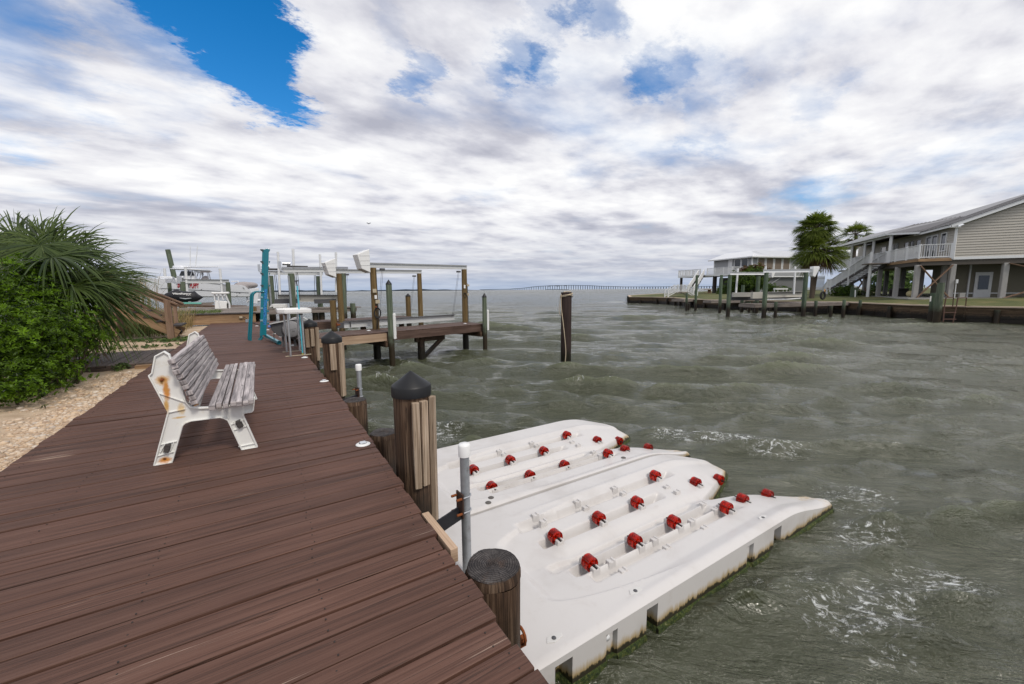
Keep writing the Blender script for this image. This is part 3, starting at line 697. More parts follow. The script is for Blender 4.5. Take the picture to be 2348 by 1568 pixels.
for yf in (4.235, 6.20):
    fr = MB(); n = len(prof); c0 = V((-.4, yf, DZ))
    fr.prism(prof, (0, yf + .012, DZ + .002), (1, 0, 0), (0, 0, 1), (0, .012, 0))
    for i in range(n):
        a, e = prof[i], prof[(i + 1) % n]
        A_, E_ = V((a[0], yf + .018, a[1] + DZ + .002)), V((e[0], yf + .018, e[1] + DZ + .002)); dd = (E_ - A_).normalized() * .004
        fr.bar(A_ - dd, E_ + dd, .050, .011, up=(E_ - A_).cross(V((0, 1, 0))))
    for (a, e) in [((-.685, .425), (-.575, .437)), ((-.735, .60), (-.56, .49)), ((-.790, .075), (-.675, .09)), ((-.763, .165), (-.648, .175)), ((-.765, .10), (-.728, .165)), ((-.70, .10), (-.67, .17)), ((-.31, .405), (-.285, .30)), ((-.28, .245), (-.165, .275)), ((-.27, .19), (-.145, .215)), ((-.225, .2), (-.255, .27)), ((-.175, .21), (-.195, .28)), ((-.235, .035), (-.11, .04))]:
        fr.bar((a[0], yf + .016, a[1] + DZ), (e[0], yf + .016, e[1] + DZ), .034, .009)
    fr.build('end_frame', mt, bn, bevel=.004)
bt = MB(); bt.lathe([(.0, .012), (.009, .01), (.011, 0)], (rx0, 4.236, rz0), 8, ax=(0, -1, 0)); bt.build('bolt', M['rust'], bn)
bk_ = MB(); xs = [(-.635, .868), (-.622, .823), (-.610, .779), (-.598, .735), (-.581, .688), (-.565, .645), (-.548, .600), (-.530, .556), (-.523, .512)]
for i, (x, z) in enumerate(xs):
    t = rad(14 + random.uniform(-3, 3)); L0, L1 = 4.165 + random.uniform(-.02, .015), 6.36 + random.uniform(-.02, .02)
    bk_.obox((x + .022, (L0 + L1) / 2, z + DZ - .015), (random.uniform(-.003, .003), (L1 - L0) / 2, random.uniform(-.003, .003)), (-math.sin(t) * .0190, 0, math.cos(t) * .0190), (math.cos(t) * .024, 0, math.sin(t) * .024))
bk_.build('backrest', M['grey'], bn, bevel=.006)
st_ = MB()
for x, z, w in [(-.385, .443, .044), (-.336, .446, .040), (-.290, .446, .040), (-.232, .452, .046), (-.188, .452, .042), (-.146, .452, .042), (-.104, .450, .042)]:
    L0, L1 = 4.12 + random.uniform(-.02, .05), 6.42 + random.uniform(-.03, .02)
    st_.obox((x + random.uniform(-.003, .003), (L0 + L1) / 2, z + DZ), (random.uniform(-.008, .008), (L1 - L0) / 2, 0), (w / 2, 0, random.uniform(-.002, .002)), (0, 0, .022))
st_.build('seat', M['grey'], bn, bevel=.006)
for x, z, t in ((-.716, .132, -17), (-.212, .243, 19)):
    q = MB(); t = rad(t); q.obox((x, 5.22, z + DZ), (0, 1.01, 0), (.018 * math.cos(t), 0, .018 * math.sin(t)), (-.034 * math.sin(t), 0, .034 * math.cos(t))); q.build('stretcher', M['tread'], bn, bevel=.003)

# ------------------------------------------------------------------ pilings along the deck
def cap_prof(r, h, sk): return [(r * 1.045, -sk), (r * 1.05, 0), (r * 1.0, .012), (r * .5, h * .55), (r * .06, h * .97), (.001, h)]
def capped(label, x, y, r, ztop, zap, battens, group, name='capped_piling', mat='pile', sk=None, guard=None, zb=-.7):
    t = thing(name, label, 'piling', (x, y, 0), group)
    q = MB(); q.cyl((x, y, zb), (x, y, ztop), r, r * .97, 22, wob=.02, rings=10); q.build('post', M[mat], t)
    q = MB(); q.lathe(cap_prof(r, zap - ztop, sk or r * .5), (x, y, ztop + .002), 28); q.build('cap', M['black'], t)
    for a, z0, z1, w in battens:
        A_ = rad(a); nx, ny = math.sin(A_), -math.cos(A_); c0 = V((x + nx * (r + .017), y + ny * (r + .017), 0)); q = MB(); h = (z1 - z0) / 2
        q.obox(c0 + V((0, 0, (z0 + z1) / 2)), (nx * .006, ny * .006, h), (math.cos(A_) * w / 2, math.sin(A_) * w / 2, 0), (nx * .022, ny * .022, 0)); q.build('rub_strip', M['batten'], t, bevel=.004)
    if guard:
        a, z0, z1 = guard; A_ = rad(a); nx, ny = math.sin(A_), -math.cos(A_); q = MB()
        q.obox(V((x + nx * (r + .03), y + ny * (r + .03), (z0 + z1) / 2)), (0, 0, (z1 - z0) / 2), (math.cos(A_) * .06, math.sin(A_) * .06, 0), (nx * .04, ny * .04, 0)); q.build('bumper', M['white'], t, bevel=.025, seg=3)
        q = MB()
        for k in (.12, .5, .88): q.lathe([(.012, 0), (.012, .006), (0, .008)], (x + nx * (r + .07) + math.cos(A_) * 0, y + ny * (r + .07), z0 + (z1 - z0) * k), 8, ax=(nx, ny, 0))
        q.build('screws', M['rust'], t)
    return t
def yat(px, py, X): return AX(px, py, X).y
y1 = yat(947, 1000, 1.04); b1 = (1.04, y1); r1 = 42.5 * (1.04 * FW[0] + y1 * FW[1] + .12) / 930
zt1, za1 = AT(944, 884, b1), AT(944, 850, b1)
GRP = 'capped pilings along the deck edge'
zb_ = AT(944, 1100, b1)
capped('large black capped piling nearest the camera with pale rub strips', 1.04, y1, r1, zt1, za1, [(-9, zb_, zt1 - .10, .056), (13, zb_ + .01, zt1 - .095, .058), (50, -.1, zt1 - .085, .056)], GRP)
y2 = yat(765, 850, 1.04); b2 = (1.04, y2)
capped('second black capped piling, next to the rear galvanised pipe post', 1.04, y2, .158, AT(765, 774, b2), AT(760, 758, b2), [(-6, .93, AT(765, 786, b2), .095), (44, .45, AT(765, 785, b2), .095)], GRP)
y3 = yat(712, 780, 1.06); b3 = (1.06, y3)
capped('black capped piling close behind the fish cleaning table', 1.06, y3, .165, AT(712, 741, b3), AT(708, 731, b3), [(-28, .9, AT(712, 750, b3) - .03, .08), (8, .92, AT(712, 750, b3) - .03, .08), (52, .55, AT(712, 749, b3) - .02, .08)], GRP)
b4 = (1.05, yat(617, 735, 1.05))
capped('black capped piling partly hidden behind the teal rack', b4[0], b4[1], .17, AT(617, 717, b4), AT(614, 702, b4), [(40, .9, AT(617, 719, b4), .09), (-10, .9, AT(617, 719, b4), .09)], GRP)
def stump(label, x, y, r, zt, extra=None):
    t = thing('cut_piling', label, 'piling', (x, y, 0), 'cut off pilings along the deck edge')
    q = MB(); q.cyl((x, y, -.6), (x, y, zt - .055), r * 1.02, r, 26, wob=.045, rings=14, caps=False); q.cyl((x, y, zt - .056), (x, y, zt - .006), r, r * .93, 26, wob=.03, rings=2, caps=False)
    n = 26; rings = [(.945, -.008), (.90, -.002), (.7, 0), (.35, .003), (.02, .002)]
    top = MB(); ph = random.random() * 6
    vs = []; fs = []; uv = []
    for k, (f, dz) in enumerate(rings):
        for i in range(n):
            A_ = 2 * math.pi * i / n; vs.append((x + r * f * math.cos(A_) * (1 + .02 * math.sin(3 * A_ + ph)), y + r * f * math.sin(A_) * (1 + .02 * math.sin(3 * A_ + ph)), zt + dz + .004 * math.sin(A_ * 4 + k)))
    for k in range(len(rings) - 1):
        fs += [(k * n + i, k * n + (i + 1) % n, (k + 1) * n + (i + 1) % n, (k + 1) * n + i) for i in range(n)]
    fs.append(tuple(range((len(rings) - 1) * n, len(rings) * n)))
    top.add(vs, fs, None, 0, True)
    q.build('post', M['pile'], t); top.build('end_grain', M['endgrain'], t)
    if extra: extra(t)
m, nt, b, _ = newmat('end grain'); oc = N(nt, 'ShaderNodeTexCoord').outputs['Object']
ringv = N(nt, 'ShaderNodeVectorMath', {0: N(nt, 'ShaderNodeVectorMath', {0: oc, 1: (1, 1, 0)}, operation='MULTIPLY').outputs[0]}, operation='LENGTH').outputs['Value']
rg = mth(nt, 'SINE', mth(nt, 'MULTIPLY_ADD', ringv, 520.0, mth(nt, 'MULTIPLY', noise(nt, oc, 9, 4), 22.0)))
big = noise(nt, oc, 11, 5, .65, .6)
sp_ = N(nt, 'ShaderNodeSeparateXYZ', {0: oc}); ang = mth(nt, 'ARCTAN2', sp_.outputs[1], sp_.outputs[0])
crk = noise(nt, N(nt, 'ShaderNodeCombineXYZ', {0: mth(nt, 'MULTIPLY', ang, 3.2), 1: mth(nt, 'MULTIPLY', ringv, 3.0)}).outputs[0], 2.0, 3, .5)
cf = sstep(nt, mth(nt, 'ABSOLUTE', mth(nt, 'SUBTRACT', crk, .5)), .02, .0)
c = ramp(nt, mth(nt, 'MULTIPLY_ADD', rg, .12, big), [(.3, (.010, .008, .008)), (.5, (.034, .027, .025)), (.72, (.095, .085, .08))])
c = mix(nt, sstep(nt, noise(nt, oc, 5, 4, .6), .48, .68), c, (.075, .040, .024, 1))
c = mix(nt, mth(nt, 'MULTIPLY', cf, .85), c, (.005, .004, .004, 1))
setc(nt, b, Base_Color=c, Roughness=.75); bump(nt, b, mth(nt, 'SUBTRACT', mth(nt, 'MULTIPLY', rg, .25), cf), .7, .006); M['endgrain'] = m
def ringx(t):
    q = MB(); p = G(1190, 1435, .42); q.tube([V((1.075, 1.655, .40)) + V((0, .045 * math.cos(k / 12 * 6.283), .045 * math.sin(k / 12 * 6.283))) for k in range(12)], .008, 6, True); q.bar((1.06, 1.655, .36), (1.10, 1.655, .36), .03, .05); q.build('mooring_ring', M['rust'], t)
stump('large cut off piling with cracked end grain in the foreground', .935, 1.70, .145, .845, ringx)
stump('cut off dark piling between the deck and the large capped piling', .985, 4.05, .135, .84)
stump('cut off piling behind the lower end of the rear pipe post', 1.0, 5.55, .15, .83)
stump('dark cut off piling beyond the cleaning table', *G(*R2(1462, 985), .95).xy, .17, AT(*R2(1462, 925), G(*R2(1462, 985), .95)))

# ------------------------------------------------------------------ galvanised pipe posts
def pipe_post(label, x, y, ztop, zc_, armto):
    t = thing('pipe_post', label, 'pipe post', (x, y, 0), 'galvanised pipe posts holding the floating docks'); r = .0315
    q = MB(); q.cyl((x, y, -.6), (x, y, ztop - .06), r, r, 20); q.build('pipe', M['galv'], t)
    q = MB(); q.lathe([(r + .009, -.085), (r + .0095, -.012), (r + .004, 0), (0, .004)], (x, y, ztop), 22); q.build('cap', M['white'], t)
    d = V((armto[0] - x, armto[1] - y, 0)).normalized(); s_ = V((-d.y, d.x, 0))
    q = MB(); q.obox(V((x, y, zc_)) + d * (r + .01), (0, 0, .085), s_ * .045, d * .006); q.build('clamp_plate', plain('rusty plate', (.045, .022, .014, 1), .8, var=.5, scale=30), t, bevel=.003)
    for k in (-.05, .055):
        q = MB(); pts = [V((x, y, zc_ + k)) + d * (.05 * (1 if abs(a) > 88 else 0) + (r + .004) * math.sin(rad(a - 90)) * -1 * 0) for a in ()]
        arc = [V((x, y, zc_ + k)) + s_ * ((r + .005) * math.cos(rad(a))) - d * ((r + .005) * math.sin(rad(a))) for a in range(0, 181, 20)]
        q.tube([arc[0] + d * .055] + arc + [arc[-1] + d * .055], .005, 8); q.build('u_bolt', M['steel'], t)
        q = MB()
        for sg in (-1, 1): q.cyl(V((x, y, zc_ + k)) + s_ * (sg * (r + .005)) + d * (r + .016), V((x, y, zc_ + k)) + s_ * (sg * (r + .005)) + d * (r + .055), .009, .009, 6)
        q.build('nut', M['rust'], t)
    q = MB(); q.bar(V((x, y, zc_ - .06)) + d * (r + .016), V(armto), .012, .095); q.build('bracket_arm', M['blacksteel'], t)
px_ = 1.10; yy = yat(1067, 1150, px_); bb = (px_, yy)
pipe_post('galvanised pipe post with white cap rising in front of the floating docks', px_, yy, AT(1064, 1017, bb), AT(1064, 1152, bb), (.80, yy - .02, .69))
yy2 = yat(825, 900, 1.12); bb2 = (1.12, yy2)
pipe_post('galvanised pipe post with white cap beside the second capped piling', 1.12, yy2, AT(822, 835, bb2), AT(828, 900, bb2), (.83, yy2 - .12, .76))

# ------------------------------------------------------------------ deck lights
def deck_light():
    t = thing('deck_light', '', 'deck light', (0, 0, 0), 'white solar lights on the deck edge')
    q = MB(); q.lathe([(0, .004), (.062, .004), (.066, .008), (.06, .013), (.035, .020)][::1], (0, 0, 0), 18); q.build('base', M['white'], t)
    q = MB(); q.box((0, 0, .024), (.055, .055, .014)); q.build('lens', plain('pale lens', (.55, .58, .62, 1), .15), t, bevel=.006); return t
spots = [((832, 1017), 'white deck light beside the large capped piling'), ((743, 873), 'white deck light left of the second capped piling'), ((698, 819), 'white deck light at the foot of the cleaning table'),
         (R2(1562, 1268), 'white deck light under the cleaning table'), (R2(1438, 1177), 'white deck light between the teal rack foot and the cleaning table'), (R2(1372, 1144), 'white deck light by the end of the cream hose'),
         (R2(1294, 1103), 'white deck light right behind the teal rack post'), (R2(1178, 1062), 'white deck light between the teal loop and the rack post'), (R2(994, 1014), 'white deck light at the foot of the tan retaining wall')]
lt = deck_light()
for i, (p, lab) in enumerate(spots):
    g = G(*p, DZ + .012)
    if i == 0: lt.location = (g.x, g.y, DZ - .001); lt['label'] = lab
    else: dup(lt, (g.x, g.y, DZ - .001), lab)

# ------------------------------------------------------------------ fish cleaning table, brush, hose reel
tb = thing('cleaning_table', 'white topped fish cleaning table on thin metal legs', 'table', (.67, 10.4, DZ), )
zt = AT(*R3(597, 860), G(*R3(597, 1370), DZ))
for lx, ly in ((.51, 10.78), (.54, 9.99), (.785, 10.80), (.82, 10.06)):
    q = MB(); q.cyl((lx, ly, DZ), (lx, ly, zt - .01), .021, .021, 12); q.build('leg', M['steel'], tb)
for ly, xa, xb in ((10.79, .42, .90), (10.02, .44, .95)):
    q = MB(); q.bar((xa, ly - .01, DZ + .006), (xb, ly + .03, DZ + .006), .03, .012); q.build('foot_rail', M['beige'], tb)
ta = [AY(*R3(500, 835), 10.35), AY(*R3(875, 855), 9.95)]
x0, x1, ya, yb_ = .36, 1.00, 9.86, 10.86; cc = .13
oc_ = [(x0 + cc, ya), (x1 - .02, ya), (x1, ya + .05), (x1, yb_ - cc), (x1 - cc, yb_), (x0 + cc, yb_), (x0, yb_ - cc), (x0, ya + cc)]
q = MB(); q.prism(oc_, (0, 0, zt - .012), (1, 0, 0), (0, 1, 0), (0, 0, .03))
for i in range(8):
    a, e = oc_[i], oc_[(i + 1) % 8]; q.bar((*a, zt + .045), (*e, zt + .045), .016, .075)
q.build('tray', M['white'], tb, bevel=.008)
q = MB(); q.bar((.5, 9.97, zt - .03), (.5, 10.8, zt - .03), .05, .03); q.bar((.8, 9.97, zt - .03), (.8, 10.8, zt - .03), .05, .03); q.build('under_frame', M['black'], tb)
p0 = G(*R3(738, 1350), DZ); p1 = AY(*R3(672, 540), p0.y - .12)
bsh = thing('scrub_brush', 'long light blue scrub brush leaning on the cleaning table', 'brush', tuple(p0))
q = MB(); q.cyl(p0 + V((0, 0, .03)), p1, .016, .016, 10); q.build('handle', M['cyan'], bsh)
q = MB(); q.cyl(p0, p0 + V((0, 0, .06)), .02, .016, 8); q.build('brush_end', plain('yellow tip', (.4, .38, .05, 1), .6), bsh)
q = MB(); q.bar(p1, p1 + V((-.01, 0, .10)), .025, .03); q.bar(p1 + V((-.05, 0, .10)), p1 + V((.04, 0, .11)), .03, .03); q.build('head', M['reeldark'], bsh)
hr = thing('hose_reel', 'grey wall style hose reel with round face behind the cleaning table', 'hose reel', (.55, 11.6, DZ))
c = AY(*R3(607, 1050), 11.6); rr_ = 98 / 3.137 * KS * (c.x * FW[0] + c.y * FW[1]) / 930
ax = V((c.x, c.y, 0)).normalized() * -1; ax = (ax + V((-.25, 0, 0))).normalized(); sdv = V((-ax.y, ax.x, 0))
q = MB(); q.lathe([(0, -.30), (rr_ * 1.1, -.30), (rr_ * 1.22, -.24), (rr_ * 1.22, -.06), (rr_ * 1.12, 0), (0, 0)], c, 28, ax=ax)
q.prism([(0, rr_ * .9), (.42, rr_ * .95), (.50, rr_ * .55), (.47, -.02), (.3, -rr_ * .9), (0, -rr_ * 1.0)], c - ax * .26, -sdv if sdv.x > 0 else sdv, (0, 0, 1), ax * .22)
q.build('casing', M['reeldark'], hr, bevel=.01)
q = MB(); q.lathe([(rr_ * .98, -.01), (rr_ * 1.0, .018), (rr_ * .9, .030), (0, .036)], c, 30, ax=ax); q.build('face', M['reel'], hr)
L_ = -sdv if sdv.x > 0 else sdv
q = MB(); q.bar(c + L_ * .48 + V((0, 0, rr_ * .72)), c - L_ * .2 + V((0, 0, rr_ * 1.35)), .05, .03); q.tube([c - L_ * .02 + V((0, 0, rr_ * 1.28)), c - L_ * .12 + V((0, 0, rr_ * 1.42)), c - L_ * .3 + V((0, 0, rr_ * 1.38)), c - L_ * .38 + V((0, 0, rr_ * 1.1))], .012, 7); q.build('handle', M['alu'], hr)
q = MB()
for k in range(3): q.bar(c + ax * .037 - L_ * (.02 + .022 * k) + V((0, 0, -.07)), c + ax * .037 - L_ * (.035 + .022 * k) + V((0, 0, -.03)), .008, .004, up=ax)
q.bar(c + ax * .036 + L_ * .09 + V((0, 0, -.03)), c + ax * .036 - L_ * .1 + V((0, 0, .02)), .006, .003, up=ax); q.build('logo_bars', M['reeldark'], hr)
q = MB(); q.bar(c - ax * .15 + V((.02, 0, -rr_)), V((c.x - ax.x * .15 + .02, c.y - ax.y * .15, DZ)), .05, .05, up=(0, 1, 0)); q.bar(c - ax * .15 + L_ * .25 + V((0, 0, -.1)), V((c.x - ax.x * .15 + L_.x * .25, c.y - ax.y * .15 + L_.y * .25, DZ)), .05, .05, up=(0, 1, 0)); q.build('stand', M['reeldark'], hr)
hs = c + L_ * .5 + V((0, 0, rr_ * .38)); he = G(*RT(402, 1350), DZ + .02); hm = AY(*RT(415, 1210), (hs.y + he.y) / 2)
q = MB(); q.ball(hs, .035, 10, 7); q.build('hose_stop', plain('blue ball', (.14, .22, .5, 1), .35), hr)
q = MB(); q.tube([hs, hs.lerp(hm, .5) + V((-.03, 0, .03)), hm, hm.lerp(he, .5) + V((-.015, 0, 0)), he], .014, 7); q.build('hose', M['hose'], hr)

# ------------------------------------------------------------------ teal paddle board rack
yr = 14.05
B0, B1 = AY(*RT(268, 1295), yr), AY(*RT(303, 88), yr)
rk = thing('paddleboard_rack', 'tall teal steel rack with blue web address down its post', 'rack', (B0.x, yr, DZ))
up_ = (B1 - B0).normalized(); sx_ = V((1, 0, 0)); w = .098
q = MB(); q.obox((B0 + B1) / 2, (B1 - B0) / 2, V((w / 2, 0, 0)), V((0, .045, 0)));
# open channel at the left of the post
for dy in (-.04, .04): q.obox((B0 + B1) / 2 + V((-.085, dy, -.02)), (B1 - B0) / 2, V((.035, 0, 0)), V((0, .004, 0)))
q.build('post', M['teal'], rk, bevel=.004)
for yz in (110, 275, 440, 605):
    for sg in (-1, 1):
        p = AY(*RT(252 if sg < 0 else 330, yz), yr); q = MB(); s2 = .075 if sg < 0 else .03
        q.prism([(0, -.05), (s2, .005), (s2, .03), (0, .03)], p + V((0, -.06, 0)), (sg, 0, 0), (0, 0, 1), (0, .12, 0)); q.build('cradle', M['teal'] if sg > 0 else plain('dark teal pad', (.03, .06, .065, 1), .6), rk)
for yz in (765, 920, 1090):
    p = AY(*RT(226, yz), yr); q = MB(); q.box(p, (.075, .12, .055), 0); q.build('cradle', plain('pale teal pad', (.19, .33, .38, 1), .5), rk, bevel=.006)
    p = AY(*RT(318, yz + 40), yr); q = MB(); q.box(p, (.04, .1, .06)); q.build('cradle', M['teal'], rk)
def smooth(pts, n=5):
    P_ = [V(p) for p in pts]; out = []
    for i in range(len(P_) - 1):
        a, b_, c_, d_ = P_[max(i - 1, 0)], P_[i], P_[i + 1], P_[min(i + 2, len(P_) - 1)]
        for k in range(n):
            t = k / n; out.append(.5 * ((2 * b_) + (c_ - a) * t + (2 * a - 5 * b_ + 4 * c_ - d_) * t * t + (3 * b_ - a - 3 * c_ + d_) * t ** 3))
    return out + [P_[-1]]
lp = [(262, 687), (190, 687), (150, 690), (118, 715), (104, 760), (98, 900), (85, 1150), (76, 1330), (84, 1385), (118, 1418), (150, 1418), (190, 1390), (245, 1312)]
for dx, dy, dz in ((0, -.05, 0), (-.05, .06, .035)):
    q = MB(); q.tube(smooth([AY(*RT(*p), yr) + V((dx if 2 < i < 11 else dx * .3, dy, dz if i > 6 else 0)) for i, p in enumerate(lp)]), .026, 10); q.build('loop_tube', M['teal'], rk)
fe = G(*RT(472, 1400), DZ + .055)
q = MB(); q.bar(B0 + V((.03, -.02, -.01)), fe, .075, .075); q.build('foot_beam', M['teal'], rk, bevel=.004)
dft = (fe - B0).normalized(); q = MB(); q.lathe([(.052, -.05), (.056, .03), (.042, .03), (.038, -.04), (0, -.04)], fe, 16, ax=dft); q.build('foot_socket', M['teal'], rk)
tp = AY(*RT(262, 650), yr); te = AY(*RT(262, 1150), yr)
xm = lambda z: B0.x + (B1.x - B0.x) * (z - B0.z) / (B1.z - B0.z)
tm = text_mesh('WWW.TEALABAMA.COM', .105, (xm(tp.z) - .040, yr - .0475, tp.z), (B0 - B1), (1, 0, 0), .0012, width=(tp.z - te.z), bold=.035)
tm.build('lettering', M['blueletter'], rk)
# ------------------------------------------------------------------ floating drive-on docks
m, nt, b, _ = newmat('float hull'); P = wpos(nt); pz = N(nt, 'ShaderNodeSeparateXYZ', {0: P}).outputs[2]
n1 = noise(nt, N(nt, 'ShaderNodeMapping', {'Vector': P, 'Scale': (1, 1, .12)}).outputs[0], 26, 5, .65); n2 = noise(nt, P, 2.3, 5, .6); n3 = noise(nt, P, 45, 4, .6)
c = mix(nt, sstep(nt, n2, .48, .75), (.60, .58, .565, 1), (.53, .505, .485, 1))
c = mix(nt, mth(nt, 'MULTIPLY', sstep(nt, noise(nt, P, 5, 8, .75, .6), .52, .78), .32), c, (.40, .35, .31, 1))
h1 = mth(nt, 'ADD', pz, mth(nt, 'MULTIPLY_ADD', n1, .12, -.06))
c = mix(nt, sstep(nt, h1, .125, .06), c, (.42, .31, .15, 1))
c = mix(nt, sstep(nt, mth(nt, 'ADD', h1, mth(nt, 'MULTIPLY_ADD', n3, .05, -.025)), .072, .055), c, (.030, .026, .016, 1))
setc(nt, b, Base_Color=c, Roughness=.36, Specular_IOR_Level=.45); bump(nt, b, n3, .06, .002); M['float'] = m
m, nt, b, _ = newmat('algae'); P = wpos(nt)
c = ramp(nt, noise(nt, P, 40, 5, .7), [(.35, (.012, .022, .004)), (.5, (.045, .075, .010)), (.62, (.13, .14, .03)), (.72, (.42, .40, .28))])
setc(nt, b, Base_Color=c, Roughness=.7); bump(nt, b, noise(nt, P, 70, 5, .8), 1.0, .02); M['algae'] = m
m, nt, b, out = newmat('red roller plastic')
setc(nt, b, Base_Color=(.78, .022, .006, 1), Roughness=.12, IOR=1.35, Transmission_Weight=.82, Specular_IOR_Level=.5); M['roller'] = m
M['axle'] = plain('axle', (.015, .014, .014, 1), .5)

SSf = lambda a, b_, x: np.clip((x - a) / (b_ - a), 0, 1) ** 2 * (3 - 2 * np.clip((x - a) / (b_ - a), 0, 1))
Y0, YS, Y1 = 1.55, 3.10, 4.72
CH = ((2.23, 2.43, 2.68, 2.045, 1.925, 2.165), (3.72, 3.90, 4.14, 3.52, 3.41, 3.62))     # channel centre, grooves
X0, X1 = .92, 4.86
def front(y, c, lo, hi):
    """outline of the water end: two rounded prongs and a narrow notch between them"""
    v = (y - c)
    f = np.full_like(y, 4.66)
    f = np.where(v < 0, 4.83 - .10 * np.clip((y - lo) / .5, 0, 1), f)
    if lo > 2: f = f - .06
    eL, eR = (hi - y), (y - lo); rr_ = .22
    f = f - np.where(eL < rr_ * 1.6, .50 * (1 - np.clip(eL / (rr_ * 1.6), 0, 1)) ** 2.2, 0)
    f = f - np.where(eR < .05, .05 * (1 - eR / .05), 0)
    nt_ = np.abs(v + .03); nk = 3.72 + 2.3 * np.clip(nt_ - .05, 0, 1) ** .8
    nk = np.where(nt_ > .5, 9, nk)
    f = np.minimum(f, nk)
    return f
def hull_z(x, y, c, g, lo, hi):
    z = np.full_like(x, .262) + .012 * SSf(lo, lo + .5, y) * (1 - SSf(hi - .5, hi, y))
    v = y - c
    xin = 1.42 + 1.25 * np.clip((np.abs(v) - .30) / .30, 0, 1) ** 2                            # rounded rear of the cradle
    ins = SSf(0, .10, .60 - np.abs(v)) * SSf(0, .10, x - xin)
    ridge = np.exp(-((np.abs(v) - .615) / .028) ** 2) * SSf(1.6, 2.2, x) * (1 - SSf(3.9, 4.4, x))
    z = z - ins * (.018 + .038 * (1 - np.clip(np.abs(v) / .6, 0, 1))) + .008 * ridge
    z = z - .03 * np.exp(-(v / .055) ** 2) * SSf(1.75, 1.95, x)
    for k, (gy, xs, xe, dp) in enumerate(((g[2], 1.72, 3.62, .068), (g[1], 1.78, 3.15, .082), (g[3], 1.78, 3.35, .082), (g[4], 1.86, 3.6, .068), (g[5], 1.66, 3.3, .040))):
        q = np.maximum(np.abs(y - gy) - .021, 0) / .023
        z = z - dp * np.exp(-q ** 4) * SSf(xs - .02, xs + .05, x) * (1 - SSf(xe, xe + .12, x))
    # prongs roll down towards the water, ramp sinks into the notch
    z = z - .15 * SSf(3.75, 4.75, x) ** 1.2 - .05 * SSf(3.35, 3.85, x) * np.exp(-(v / .30) ** 2)
    ed = np.minimum(y - lo, hi - y); z = z - .022 * (1 - np.clip(ed / .05, 0, 1)) ** 2
    fx = front(y, c, lo, hi); z = z - .055 * (1 - np.clip((fx - x) / .10, 0, 1)) ** 2
    return np.maximum(z, .035)
